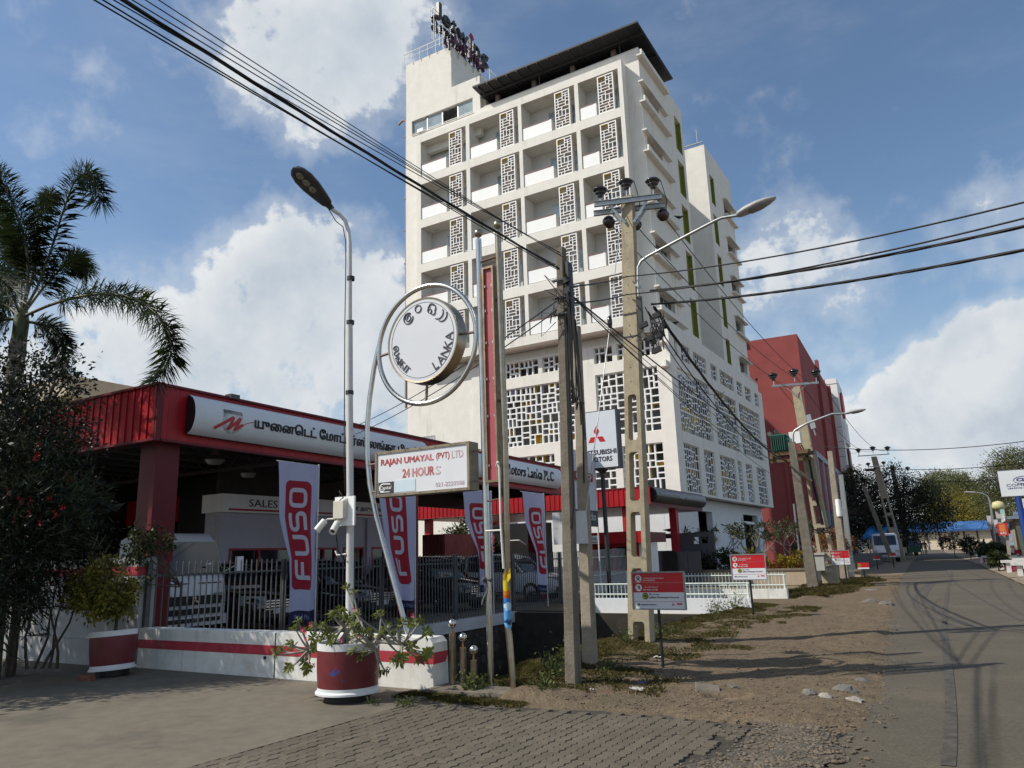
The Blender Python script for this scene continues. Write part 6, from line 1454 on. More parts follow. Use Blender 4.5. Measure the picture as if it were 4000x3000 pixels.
municipal((-4.62, 33.6, 0), (3243, 2151), (3323, 2205), 'third red and white notice sign beyond the transformer poles', postd=.035)
for (tl, br, bx, lb) in (((3348, 2198), (3396, 2222), (-4.9, 40, 0), 'small far red notice sign left of the asphalt past the pillar'), ((3409, 2172), (3438, 2187), (-6.1, 56, 0), 'tiny red notice sign in the shade under the dark hedge'), ((3472, 2160), (3500, 2174), (-5.7, 60, 0), 'tiny red notice sign at the foot of the far thin pole')):
    t = thing('notice_sign', lb, 'notice sign', bx, 'red and white notice signs along the verge'); a_, c = PY(tl[0], tl[1], bx[1]), PY(br[0], br[1], bx[1])
    MB().box(a_.x, c.x, bx[1]-.03, bx[1], lerp(a_.z, c.z, .78), a_.z).build('red_field', SR, t); MB().box(a_.x, c.x, bx[1]-.03, bx[1], c.z, lerp(a_.z, c.z, .78)).build('panel', SWT, t); xm = (a_.x+c.x)/2; MB().prism(circ(0, 0, (a_.z-c.z)*.25, 12), (lerp(a_.x, c.x, .18), bx[1]-.034, lerp(a_.z, c.z, .4)), (1, 0, 0), (0, 0, 1), .002).build('crest', OLV, t)
    MB().tube([(xm, bx[1], 0), (xm, bx[1], c.z)], .04, 6).build('post', DKP, t)
# ================================================================== maker's sign on a post
mk = thing('pylon_sign', 'white pylon sign with three red diamonds and dark lettering on a grey post', 'pylon sign', (-10.75, 24.1, 0))
tl, br = PY(2257, 1612, 24), PY(2420, 1826, 24); mx0, mx1, mz0, mz1 = tl.x-.02, br.x+.02, br.z, 6.50
MB().box(mx0, mx1, 24.0, 24.30, mz0, mz1).build('case', DSTEEL, mk); MB().box(mx0+.05, mx1-.06, 23.985, 24.0, mz0+.05, mz1-.03).build('face', M('pylon_face', (.66, .69, .73), .35, n=(1, .04)), mk)
MB().tube([(-10.75, 24.15, 0), (-10.78, 24.15, mz0)], .075, 12).build('post', DSTEEL, mk); MB().lathe([(.075, 0), (.22, .14)], (-10.78, 24.15, mz0-.14), 12).build('collar', DSTEEL, mk)
w_, h_ = mx1-mx0, mz1-mz0; ccx, ccz, s_ = mx0+w_*.47, mz0+h_*.555, .26*w_*.92
DR_ = M('diamond_red', (.48, .015, .022), .4, n=(3, .06)); WE = M('diamond_edge', (.8, .8, .8), .4)
for k in range(3):
    a1 = math.radians(90+120*k); ax_ = Vector((math.cos(a1), math.sin(a1))); tx = Vector((-ax_.y, ax_.x)); L_ = s_*1.08; H_ = L_*.5/math.sqrt(3)*1.0*1.0
    def dm(sc_, e_): c_ = ax_*(L_/2); return [tuple(c_+ax_*(L_/2*sc_)), tuple(c_+tx*(H_*1.0*sc_)), tuple(c_-ax_*(L_/2*sc_)), tuple(c_-tx*(H_*sc_))]
    MB().prism(dm(1.06, 0), (ccx, 23.982, ccz), (1, 0, 0), (0, 0, 1), .003).build('diamond_edge', WE, mk); MB().prism(dm(.99, 0), (ccx, 23.979, ccz), (1, 0, 0), (0, 0, 1), .003).build('diamond', DR_, mk)
text('MITSUBISHI', 'lettering', INKB, mk, (mx0+w_*.10, 23.98, mz0+h_*.245), (1, 0, 0), (0, 0, 1), w=w_*.84, h=h_*.085, bold=.018); text('MOTORS', 'lettering', INKB, mk, (mx0+w_*.27, 23.98, mz0+h_*.125), (1, 0, 0), (0, 0, 1), w=w_*.56, h=h_*.085, bold=.018)
# ================================================================== tall banners on the fence
FL = M('banner_cloth', (.44, .44, .60), .8, n=(2, .05)); FR = M('banner_red', (.32, .007, .025), .75, n=(2, .1)); FW = M('banner_letter', (.50, .48, .56), .8, n=(3, .05)); FB = M('banner_navy', (.018, .018, .06), .8, n=(3, .1))
def banner(label, L, Rt, z0, z1, seed, red, bx=-11.86, pole_y=None):
    """L, Rt: (fraction down, y) tables of the two edges"""
    t = thing('banner', label, 'banner', (bx, Rt[-1][1], 0), 'tall red and white banners along the fence'); fl, fr = pl(L), pl(Rt); R = random.Random(seed); p1, p2 = R.uniform(0, 6), R.uniform(0, 6)
    w0 = fr(0)-fl(0)
    def S(u, v, e=0):
        y = lerp(fl(v), fr(v), u); sq = w0/(fr(v)-fl(v)); am = .02+.05*min(1, v*1.2)*(sq-.8)
        x = bx+am*math.sin(u*9+p1+v*2)+.02*v*math.sin(u*17+p2+v*5)+.015*math.sin(v*9+p1); return (x+e, y, lerp(z1, z0, v)+.02*math.sin(u*8+p2)*v*v)
    m = MB(); m.sheet(lambda u, v: S(u, 1-v), 18, 40); m.build('cloth', FL, t)
    H = z1-z0
    m = MB(); m.sheet(lambda u, v: S(lerp(.0, 1, u), lerp(1.0, .93, v), .004), 18, 4); m.build('navy_hem', FB, t)
    u0, u1, v0, v1 = red
    m = MB()
    def rr(u, v):        # rounded panel
        uu, vv = u, v; cut = .16
        if vv < .06: k = math.sqrt(max(0, 1-((.06-vv)/.06)**2)); uu = .5+(uu-.5)*(1-cut*(1-k)*2)
        if vv > .94: k = math.sqrt(max(0, 1-((vv-.94)/.06)**2)); uu = .5+(uu-.5)*(1-cut*(1-k)*2)
        return S(lerp(u0, u1, uu), lerp(v1, v0, vv), .005)
    m.sheet(rr, 14, 40); m.build('red_panel', FR, t)
    m = MB(); n = 4
    lets = {'O': ([(.12, .05), (.88, .05), (.88, .95), (.12, .95)], True), 'S': ([(.9, .95), (.1, .95), (.1, .52), (.9, .52), (.9, .05), (.1, .05)], False), 'U': ([(.1, .95), (.1, .05), (.9, .05), (.9, .95)], False), 'F': ([(.1, .0), (.1, .95), (.95, .95)], False)}
    def put(path, closed, i):
        q = rpath(path, .26, 4, closed=closed, step=.07)
        def SS(a_, c): vv = v1-(v1-v0)*(.075+.22*(i+.06+.86*a_)); uu = u1-(u1-u0)*(.20+.60*c); return S(uu, vv, .009)
        ribbon(m, q, .21, SS, closed=closed)
    for i, ch in enumerate('FUSO'): put(*lets[ch], i)
    put([(.15, .5), (.85, .5)], False, 0)
    m.build('lettering', FW, t)
    lo = lambda a_, c, e: S(.24+a_*.8, .982-c, .007+e)
    text('United Motors', 'hem_lettering', M('hem_letter_blue', (.20, .24, .42), .7, n=(6, .1)), t, (0, 0, 0), (1, 0, 0), (0, 1, 0), w=.66, h=.030, ext=.001, bold=.004, warp=lo)
    py_ = pole_y if pole_y else fr(0)+.03
    MB().tube([(bx-.02, py_, 0), (bx-.02, py_, z1+.03)], .018, 6).build('pole', WPOLE, t); MB().tube([(bx-.02, py_, z1), (bx-.02, fl(0), z1+.01)], .010, 6).build('arm', WPOLE, t)
    return t
banner('nearest tall red and white banner hanging by the boundary wall', [(0, 10.60), (.35, 10.68), (.6, 10.95), (1, 11.02)], [(0, 11.73), (.5, 11.74), (1, 11.78)], .42, 3.62, 1, (.16, .80, .115, .80))
banner('second tall banner hanging under the name box sign', [(0, 13.65), (.2, 13.75), (.5, 13.95), (.8, 14.3), (1, 14.4)], [(0, 15.05), (1, 15.05)], .44, 3.35, 2, (.14, .72, .02, .80))
banner('third tall banner partly behind the left steel post', [(0, 17.1), (.3, 17.25), (.6, 17.8), (1, 17.95)], [(0, 18.6), (1, 18.66)], .66, 3.44, 3, (.2, .80, .13, .78))
banner('farthest tall banner twisting between the two steel posts and the front pole', [(0, 20.35), (.3, 20.5), (.6, 21.1), (1, 21.25)], [(0, 21.8), (1, 21.92)], .47, 3.54, 4, (.26, .84, .15, .82))
wb = thing('white_banner', 'broad white banner with a grey foot half hidden behind the front concrete poles', 'banner', (-11, 23.5, 0))
bw = lambda y: (y-22.6)
m = MB(); m.sheet(lambda u, v: (-11.0+.02*math.sin(v*6+u*4), lerp(22.2, 24.02, u), lerp(2.48, 4.96, v)), 10, 16); m.build('cloth', M('banner_white', (.60, .61, .68), .8, n=(2, .04)), wb)
m = MB(); m.sheet(lambda u, v: (-10.97+.02*math.sin(v*2+u*4), lerp(22.2, 24.02, u), lerp(2.48, 3.02, v)), 10, 4); m.build('grey_foot', M('banner_grey', (.085, .088, .10), .8, n=(2, .08)), wb)
m = MB(); m.prism(rrect(22.3, 23.72, 3.98, 4.27, .05), (-10.96, 0, 0), (0, 1, 0), (0, 0, 1), .004); m.build('red_plate', FR, wb)
text('FUSO', 'lettering', W2, wb, (-10.955, 22.42, 4.05), (0, 1, 0), (0, 0, 1), w=1.18, h=.17, bold=.02); text('Trucks', 'lettering', M('banner_pale', (.45, .46, .48), .8), wb, (-10.945, 22.62, 2.68), (0, 1, 0), (0, 0, 1), w=1.16, h=.26, bold=.015)
m = MB(); m.tube([(-11.02, 24.04, 0), (-11.02, 24.06, 4.98)], .025, 6); m.tube([(-11.02, 22.1, 4.98), (-11.02, 24.2, 4.98)], .02, 6); m.build('pole', WPOLE, wb)
# ================================================================== leaves
LEAFS = {}
def LM(name, c1, c2, tr=.25, sc_=3.0):
    if name in LEAFS: return LEAFS[name]
    m = bpy.data.materials.new(name); m.use_nodes = True; t = m.node_tree; b = t.nodes['Principled BSDF']; out = t.nodes['Material Output']
    g = t.nodes.new('ShaderNodeNewGeometry'); n = t.nodes.new('ShaderNodeTexNoise'); n.inputs['Scale'].default_value = sc_; t.links.new(g.outputs['Position'], n.inputs['Vector']); n.inputs['Detail'].default_value = 4
    r = t.nodes.new('ShaderNodeMapRange'); r.inputs[1].default_value = .35; r.inputs[2].default_value = .65; t.links.new(n.outputs['Fac'], r.inputs[0])
    a = t.nodes.new('ShaderNodeMath'); a.operation = 'ADD'; a.use_clamp = True; rp = t.nodes.new('ShaderNodeMath'); rp.operation = 'MULTIPLY_ADD'; t.links.new(g.outputs['Random Per Island'], rp.inputs[0]); rp.inputs[1].default_value = .8; rp.inputs[2].default_value = -.4
    t.links.new(r.outputs[0], a.inputs[0]); t.links.new(rp.outputs[0], a.inputs[1])
    mx = t.nodes.new('ShaderNodeMix'); mx.data_type = 'RGBA'; t.links.new(a.outputs[0], mx.inputs['Factor']); mx.inputs['A'].default_value = c1+(1,); mx.inputs['B'].default_value = c2+(1,)
    t.links.new(mx.outputs['Result'], b.inputs['Base Color']); b.inputs['Roughness'].default_value = .5; b.inputs['Specular IOR Level'].default_value = .35
    tl = t.nodes.new('ShaderNodeBsdfTranslucent'); t.links.new(mx.outputs['Result'], tl.inputs['Color']); ms = t.nodes.new('ShaderNodeMixShader'); ms.inputs[0].default_value = tr
    t.links.new(b.outputs[0], ms.inputs[1]); t.links.new(tl.outputs[0], ms.inputs[2]); t.links.new(ms.outputs[0], out.inputs['Surface']); LEAFS[name] = m; return m
BARK = M('bark', (.10, .08, .06), .9, n=(8, .3), bump=(20, .6)); BARKG = M('pale_bark', (.26, .235, .20), .8, n=(8, .2), bump=(20, .4))
def np_mesh(name, V, F, mat_, parent=None, **k):
    me = bpy.data.meshes.new(name); nv, nf, s = len(V), len(F), F.shape[1]
    b = np.array(wloc(parent)) if parent is not None else np.array(k.get('base', (0, 0, 0)))
    me.vertices.add(nv); me.vertices.foreach_set('co', (V-b).astype(np.float32).ravel()); me.loops.add(nf*s); me.loops.foreach_set('vertex_index', F.astype(np.int32).ravel())
    me.polygons.add(nf); me.polygons.foreach_set('loop_start', np.arange(0, nf*s, s, dtype=np.int32)); me.update(calc_edges=True); me.materials.append(mat_)
    o = bpy.data.objects.new(name, me); col.objects.link(o)
    if parent is not None: o.parent = parent
    else: o.location = b
    return tag(o, k.get('label'), k.get('cat'), k.get('group'), k.get('kind'))
def leaves_geo(C, size, rng, asp=.45, droop=.3, out=None):
    """leaf quads (folded kite, 2 quads each is too many: one kite) at points C"""
    n = len(C); d = rng.normal(size=(n, 3)); d[:, 2] -= droop
    if out is not None: d += out*1.2
    d /= np.linalg.norm(d, axis=1)[:, None]; a = rng.normal(size=(n, 3)); s = np.cross(d, a); s /= np.linalg.norm(s, axis=1)[:, None]+1e-9
    L = size*rng.uniform(.6, 1.25, (n, 1)); W = L*asp
    V = np.stack([C, C+d*L*.5+s*W*.5, C+d*L, C+d*L*.5-s*W*.5], 1).reshape(-1, 3); F = np.arange(4*n).reshape(-1, 4); return V, F
def crown(name, blobs, n, size, mat_, parent, seed, asp=.45, droop=.3, clump=.55, **k):
    rng = np.random.default_rng(seed); B = np.array([[*b[:3], b[3], b[4] if len(b) > 4 else b[3]] for b in blobs], float); vol = B[:, 3]**2*B[:, 4]; pr = vol**.8/np.sum(vol**.8)
    nc = max(6, int(n/26)); idx = rng.choice(len(B), nc, p=pr); dd = rng.normal(size=(nc, 3)); dd /= np.linalg.norm(dd, axis=1)[:, None]; rr = rng.uniform(.35, 1.05, (nc, 1))**.6
    sc_ = np.stack([B[idx, 3], B[idx, 3], B[idx, 4]], 1); cc_ = B[idx, :3]+dd*rr*sc_
    ci = rng.integers(0, nc, n); C = cc_[ci]+rng.normal(size=(n, 3))*(sc_[ci]*clump*.30); out = (C-B[idx[ci], :3])/sc_[ci]
    V, F = leaves_geo(C, size, rng, asp, droop, out); return np_mesh(name, V, F, mat_, parent, **k)
def limbs(m, p, d, L, r, depth, R, tips, spread=.7, up=.2):
    q = [Vector(p)]; d = Vector(d).normalized()
    for i in range(4): d = (d+Vector((R.gauss(0, .16), R.gauss(0, .16), R.gauss(0, .1)+up*.25))).normalized(); q.append(q[-1]+d*L/4)
    m.tube(q, [r*(1-.12*i) for i in range(5)], 7 if depth > 1 else 5)
    if depth == 0: tips.append((q[-1], d)); return
    for k in range(R.choice((2, 3))):
        e = (d+Vector((R.uniform(-1, 1), R.uniform(-1, 1), R.uniform(-.3, .6)))*spread).normalized(); limbs(m, q[-1], e, L*R.uniform(.6, .85), r*.55, depth-1, R, tips, spread, up)
def tree(label, base, th, tr_, blobs, n, size, mat_, seed, group=None, asp=.45, cat='tree', name='tree', droop=.3, clump=.55, lean=(0, 0)):
    t = thing(name, label, cat, (base[0], base[1], 0), group); R = random.Random(seed); m = MB(); tips = []
    top = Vector((base[0]+lean[0], base[1]+lean[1], th)); m.tube([Vector((base[0], base[1], -.1)), Vector((base[0]+lean[0]*.3, base[1]+lean[1]*.3, th*.5)), top], [tr_*1.25, tr_, tr_*.8], 9)
    for b in blobs[:9]:
        c = Vector(b[:3]); mid = top.lerp(c, .5)+Vector((R.uniform(-.2, .2), R.uniform(-.2, .2), .0)); m.tube([top-Vector((0, 0, .1)), mid, c], [tr_*.6, tr_*.4, tr_*.15], 6)
        for k in range(3): m.tube([mid.lerp(c, .4), c+Vector((R.uniform(-1, 1), R.uniform(-1, 1), R.uniform(-.4, .8)))*b[3]*.7], [tr_*.22, tr_*.06], 5)
    m.build('trunk', BARK, t); crown('crown', blobs, n, size, mat_, t, seed, asp, droop, clump); return t
# ================================================================== palm
palm = thing('palm_tree', 'bushy foxtail palm rising over the red canopy at the left edge', 'palm', (-16.95, 7.9, 0))
cr0 = PY(84, 1235, 7.8)
def pp_(x, y, dy=0): return PY(x, y, 7.8+dy)
m = MB(); m.tube([Vector((cr0.x-.03, 7.85, -.1)), Vector((cr0.x-.05, 7.83, 3)), pp_(52, 1500), pp_(70, 1350), pp_(84, 1260)], [.20, .17, .17, .16, .12], 14); m.build('trunk', M('palm_trunk', (.20, .18, .15), .85, n=(3, .25), streak=None, bump=(14, .4)), palm)
m = MB(); m.tube([pp_(72, 1345), pp_(84, 1255), pp_(88, 1200)], [.145, .15, .09], 12); m.build('crownshaft', M('crownshaft_green', (.10, .12, .055), .6, n=(4, .2)), palm)
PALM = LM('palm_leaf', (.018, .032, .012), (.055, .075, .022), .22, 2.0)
fronds = [([(84, 1240), (200, 1190), (330, 1155), (450, 1150), (560, 1185), (650, 1280), (665, 1390), (610, 1490)], -.2, .45), ([(90, 1220), (150, 1110), (205, 960), (255, 800), (300, 700), (360, 690), (395, 790)], .2, .50), ([(88, 1215), (110, 1080), (95, 930), (50, 800), (0, 700), (-60, 660)], -.5, .55), ([(80, 1220), (80, 1050), (40, 930), (-40, 850), (-120, 830)], .6, .5), ([(92, 1225), (180, 1110), (260, 1030), (310, 1010), (335, 1060)], .9, .45), ([(90, 1255), (150, 1265), (215, 1290), (245, 1370), (235, 1460)], .5, .42), ([(78, 1240), (20, 1190), (-60, 1180), (-140, 1260), (-180, 1360)], .1, .5), ([(78, 1250), (10, 1250), (-70, 1290), (-100, 1400)], -.6, .45), ([(88, 1215), (130, 1050), (140, 900), (170, 800), (200, 760)], 1.2, .45), ([(84, 1215), (60, 1000), (20, 880), (-20, 780)], 1.4, .5), ([(80, 1230), (30, 1120), (-50, 1060), (-150, 1080)], -1.3, .5)]
rng = np.random.default_rng(11)
for pts_, dyt, LL in fronds:
    n = len(pts_); P = [pp_(x, y, dyt*i/(n-1)*1.6) for i, (x, y) in enumerate(pts_)]
    Q = rpath([Vector(p) for p in P], 9, 6) if False else P
    D = []
    for i in range(len(P)-1):
        for k in range(8): 
            t_ = k/8; p0, p1, p2, p3_ = P[max(i-1, 0)], P[i], P[i+1], P[min(i+2, len(P)-1)]
            D.append(.5*((2*p1)+(p2-p0)*t_+(2*p0-5*p1+4*p2-p3_)*t_**2+(3*p1-p0-3*p2+p3_)*t_**3))
    D.append(P[-1]); k_ = len(D)
    m = MB(); m.tube(D, [lerp(.035, .008, i/(k_-1)) for i in range(k_)], 6); ra = m.build('frond', M('palm_rachis', (.13, .12, .075), .6, n=(5, .2)), palm)
    A = np.array([tuple(p) for p in D]); nl = 900; f = .17+.83*rng.random(nl)**.9; fi = f*(k_-1); i0 = np.minimum(fi.astype(int), k_-2); C = A[i0]+(A[i0+1]-A[i0])*(fi-i0)[:, None]
    T = A[i0+1]-A[i0]; T /= np.linalg.norm(T, axis=1)[:, None]; a = rng.normal(size=(nl, 3)); s = np.cross(T, a); s /= np.linalg.norm(s, axis=1)[:, None]
    dirn = s*1.0+T*rng.uniform(.25, .7, (nl, 1)); dirn[:, 2] -= .12; dirn /= np.linalg.norm(dirn, axis=1)[:, None]; Ln = LL*rng.uniform(.65, 1.15, (nl, 1))*(1.05-.45*np.abs(f-.5)[:, None])
    wv = np.cross(dirn, T); wv /= np.linalg.norm(wv, axis=1)[:, None]; W = .0075
    mid = C+dirn*Ln*.55; tip = C+dirn*Ln; tip[:, 2] -= Ln[:, 0]*.16
    V = np.stack([C-wv*W*.5, C+wv*W*.5, mid+wv*W, tip, mid-wv*W], 1).reshape(-1, 3); np_mesh('leaflet_plume', V, np.arange(5*nl).reshape(-1, 5), PALM, ra)
# ================================================================== dark trees and shrubs on the left
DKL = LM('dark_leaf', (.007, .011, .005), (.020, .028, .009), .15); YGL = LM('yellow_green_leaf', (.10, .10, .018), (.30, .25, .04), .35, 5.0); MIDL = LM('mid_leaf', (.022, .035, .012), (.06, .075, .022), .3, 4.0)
def bl(px_, D, r, rz=None): p = back(px_, D); return (p.x, p.y, p.z, r, rz or r)
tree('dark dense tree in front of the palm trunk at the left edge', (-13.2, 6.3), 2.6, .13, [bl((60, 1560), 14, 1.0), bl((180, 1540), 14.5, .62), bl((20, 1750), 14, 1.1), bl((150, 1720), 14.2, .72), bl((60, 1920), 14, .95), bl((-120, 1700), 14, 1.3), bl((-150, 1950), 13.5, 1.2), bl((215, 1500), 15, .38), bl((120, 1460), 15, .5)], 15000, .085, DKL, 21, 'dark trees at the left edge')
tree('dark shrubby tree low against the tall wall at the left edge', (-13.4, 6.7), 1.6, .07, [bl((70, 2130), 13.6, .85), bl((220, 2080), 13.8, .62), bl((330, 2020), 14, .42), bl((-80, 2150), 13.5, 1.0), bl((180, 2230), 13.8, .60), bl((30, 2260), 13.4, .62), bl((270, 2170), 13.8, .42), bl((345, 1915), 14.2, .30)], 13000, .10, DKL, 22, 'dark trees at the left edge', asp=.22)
tree('dark slender shrub with hanging fronds beside the tall wall', (-13.2, 6.6), 1.0, .045, [bl((70, 2400), 13.2, .35, .5), bl((30, 2330), 13.2, .5), bl((-60, 2400), 13, .6)], 2200, .14, DKL, 23, 'dark trees at the left edge', asp=.15, droop=1.2, cat='shrub', name='shrub')
ol = thing('oleander_shrub', 'tall oleander with red flowers in the shade of the dark tree', 'shrub', (-13.0, 6.9, 0)); R = random.Random(31); m = MB(); tips = []
for k in range(5): limbs(m, (-13.1+.12*k, 6.8+.05*k, .1), (R.uniform(-.3, .5), R.uniform(-.2, .2), 1), 1.0, .025, 2, R, tips, .5, .5)
m.build('stem', BARK, ol)
crown('foliage', [bl((110, 2010), 13.2, .75), bl((250, 1990), 13.4, .6), bl((330, 1930), 13.6, .4), bl((30, 1880), 13.2, .7), bl((180, 1850), 13.6, .5), bl((220, 1770), 13.8, .28)], 3800, .17, LM('oleander_leaf', (.009, .015, .007), (.035, .048, .018), .2), ol, 32, asp=.14, droop=-.5)
m = MB()
for px_ in ((70, 1960), (140, 1790), (148, 1783), (90, 1955), (110, 2010), (195, 1945), (25, 1925), (115, 1960), (160, 2040), (270, 1870), (245, 1985), (150, 1730), (60, 2030), (210, 2010)):
    c = back(px_, 12.75+R.uniform(0, .3))
    for j in range(6): a1 = R.uniform(0, 6.3); m.add([c, c+Vector((.05*math.cos(a1), .02, .05*math.sin(a1)+.02)), c+Vector((.07*math.cos(a1+.5), -.02, .07*math.sin(a1+.5))), c+Vector((.04*math.cos(a1+1), .02, .04*math.sin(a1+1)))], [(0, 1, 2, 3)])
m.build('flower', M('red_petal', (.32, .015, .02), .6, n=(20, .2)), ol, kind='stuff')
# shade trees standing out of the frame to the left keep the corner of the yard dark
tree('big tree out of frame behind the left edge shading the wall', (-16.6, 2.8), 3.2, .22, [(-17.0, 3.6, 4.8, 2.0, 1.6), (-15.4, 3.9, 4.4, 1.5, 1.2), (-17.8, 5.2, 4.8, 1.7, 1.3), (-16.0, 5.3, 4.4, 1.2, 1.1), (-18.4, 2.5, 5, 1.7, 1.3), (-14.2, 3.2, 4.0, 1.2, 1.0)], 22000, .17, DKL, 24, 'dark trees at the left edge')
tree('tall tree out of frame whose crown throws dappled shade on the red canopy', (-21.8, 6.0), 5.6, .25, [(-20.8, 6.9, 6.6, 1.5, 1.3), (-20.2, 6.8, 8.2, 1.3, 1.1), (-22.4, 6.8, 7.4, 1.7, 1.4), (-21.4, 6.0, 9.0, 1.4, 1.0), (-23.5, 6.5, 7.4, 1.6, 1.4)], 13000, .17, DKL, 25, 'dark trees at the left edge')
# ================================================================== planters
def planter(label, x, y, r0, r1, H, tilt, seed):
    t = thing('planter', label, 'planter', (x, y, 0), 'maroon painted drum planters')
    pm1 = M('planter_maroon', (.15, .024, .028), .42, n=(5, .15), st=[(5, .635, .65, (.03, .07, .26), .9), (2, .55, .8, (.22, .06, .055), .5)]); pw_ = M('planter_white', (.72, .72, .72), .5, n=(6, .08), st=(8, .62, .68, (.05, .11, .30), .7))
    Hb = .09; rr = lambda z: lerp(r0, r1, (z-Hb)/(H-Hb))+.012*math.sin(PI*(z-Hb)/(H-Hb))
    m = MB(); m.lathe([(r0*.80, 0), (r0*.80, Hb)], (0, 0, 0), 32); m.build('black_base', BLK, t).matrix_world
    m = MB(); m.lathe([(r0*.8, Hb-.005), (r0+.035, Hb), (r0+.035, Hb+.022), (r0+.012, Hb+.04), (r0+.012, Hb+.075)], (0, 0, 0), 40); m.build('white_foot', pw_, t)
    m = MB(); m.lathe_s([(rr(lerp(Hb+.06, H-.075, i/8)), lerp(Hb+.06, H-.075, i/8)) for i in range(9)], (0, 0, 0), 40); m.build('drum', pm1, t)
    m = MB(); m.lathe([(r1+.004, H-.078), (r1+.006, H), (r1-.015, H), (r1-.03, H-.06)], (0, 0, 0), 40); m.build('white_rim', MATS['planter_white_plain'] if 'planter_white_plain' in MATS else M('planter_white_plain', (.74, .74, .73), .5, n=(6, .06)), t)
    m = MB(); m.lathe([(0, H-.05), (r1-.02, H-.05)], (0, 0, 0), 24); m.build('soil', DIRT, t)
    for c in t.children: c.location = (0, 0, 0); c.data.transform(Matrix.Translation(Vector((x, y, 0)))) if False else None
    t.rotation_euler = tilt; return t
# planter() builds round its own origin: shift the meshes to it
_wl = wloc
def wloc(o): return Vector((0, 0, 0)) if LOCAL else _wl(o)
LOCAL = True
pA = planter('maroon and white drum planter of desert rose in the middle of the foreground', -6.62, 7.12, .345, .365, .66, (0, 0, 0), 1)
pB = planter('maroon drum planter with blue paint patches and a small bushy tree', -11.63, 7.30, .30, .335, .66, (.0, math.radians(-4), 0), 2)
LOCAL = False
def wloc(o): return _wl(o)
# desert rose
dr = thing('desert_rose', 'spreading desert rose with pale twisted branches, leaf rosettes and pink flowers', 'potted plant', (-6.62, 7.12, .6)); R = random.Random(12)
tips = [(300, 600), (130, 870), (270, 810), (230, 1080), (450, 1100), (640, 560), (520, 580), (760, 480), (830, 390), (1000, 180), (1310, 440), (1540, 530), (1790, 520), (1880, 660), (1690, 830), (1900, 880), (1540, 1000), (1400, 1130), (1510, 620), (1360, 640), (1180, 680), (740, 730), (560, 800), (700, 600), (1030, 430), (1040, 640), (880, 500), (1090, 920), (1780, 980), (1240, 800), (1100, 690), (420, 640), (590, 840), (800, 780), (1480, 690), (1630, 960)]
root = Vector((-6.62, 7.12, .62)); BR = M('desert_rose_bark', (.30, .28, .23), .75, n=(9, .2), bump=(25, .3)); m = MB(); Vl = []; fl_ = []
hubs = [PY(1050+480*.3316, 2250+870*.3316, 7.15), PY(1050+880*.3316, 2250+600*.3316, 7.05), PY(1050+1330*.3316, 2250+700*.3316, 7.1), PY(1050+1560*.3316, 2250+800*.3316, 6.95), PY(1050+1250*.3316, 2250+860*.3316, 7.0), PY(1050+1080*.3316, 2250+530*.3316, 7.2)]
for i, h in enumerate(hubs):
    s = root+Vector((R.uniform(-.15, .15), R.uniform(-.1, .1), -.03)); mid = s.lerp(h, .5)+Vector((R.uniform(-.06, .06), R.uniform(-.08, .08), R.uniform(-.04, .05))); m.tube([s, s.lerp(mid, .5)+Vector((0, 0, .02)), mid, mid.lerp(h, .5)+Vector((R.uniform(-.03, .03), 0, .015)), h], [.040, .034, .028, .023, .018], 8)
m.tube([root, PY(1050+1300*.3316, 2250+720*.3316, 7.05), PY(1050+1425*.3316, 2250+590*.3316, 7.0)], [.04, .033, .02], 8)
rl = np.random.default_rng(5); LC = []; LD = []
for (tx, ty) in tips+[(a+R.uniform(-110, 110), c+R.uniform(-90, 60)) for a, c in tips]:
    p = PY(1050+tx*.3316, 2250+ty*.3316, 7.05+R.uniform(-.34, .30)); h = min(hubs, key=lambda q: (q-p).length); d = p-h
    if d.length < .05: h = root; d = p-h
    c1 = h+d*.35+Vector((R.uniform(-.05, .05), R.uniform(-.05, .05), -.06*abs(d.x)-.02)); c2 = h+d*.75+Vector((R.uniform(-.04, .04), 0, -.05))
    q = [h*(1-t_)**3+c1*3*t_*(1-t_)**2+c2*3*t_*t_*(1-t_)+p*t_**3 for t_ in [j/7 for j in range(8)]]; m.tube(q, [lerp(.016, .007, j/7) for j in range(8)], 6)
    dd = (q-p).normalized() if False else (q[-1]-q[-2]).normalized()
    for k in range(16):
        a1 = 2.4*k+R.uniform(-.3, .3); sd = dd.cross(Vector((.3, .2, 1))).normalized(); u1 = sd.cross(dd); e = (sd*math.cos(a1)+u1*math.sin(a1)+dd*R.uniform(.0, .8)+Vector((0, 0, .1))).normalized(); L_ = R.uniform(.06, .105); wv = e.cross(dd).normalized()*L_*.19
        b0 = p-dd*.012*k*.3; Vl += [tuple(b0), tuple(b0+e*L_*.6+wv), tuple(b0+e*L_-Vector((0, 0, .012))), tuple(b0+e*L_*.6-wv)]
m.build('branch', BR, dr); np_mesh('leaf_rosettes', np.array(Vl), np.arange(len(Vl)).reshape(-1, 4), LM('desert_rose_leaf', (.07, .10, .018), (.19, .21, .04), .35, 8.0), dr, kind='stuff')
m = MB()
for (tx, ty) in ((440, 740), (860, 745), (880, 815), (500, 570), (400, 630), (1780, 985), (540, 1050), (1020, 400), (430, 655), (1700, 470), (1070, 700)):
    c = PY(1050+tx*.3316, 2250+ty*.3316, 6.95)
    for j in range(5): a1 = 2*PI*j/5; r_ = R.uniform(.022, .032); m.add([c, c+Vector((r_*math.cos(a1-.4), -.01, r_*math.sin(a1-.4))), c+Vector((1.25*r_*math.cos(a1), -.016, 1.25*r_*math.sin(a1))), c+Vector((r_*math.cos(a1+.4), -.01, r_*math.sin(a1+.4)))], [(0, 1, 2, 3)])
m.build('flower', M('pink_petal', (.55, .06, .13), .6, n=(30, .2)), dr, kind='stuff')
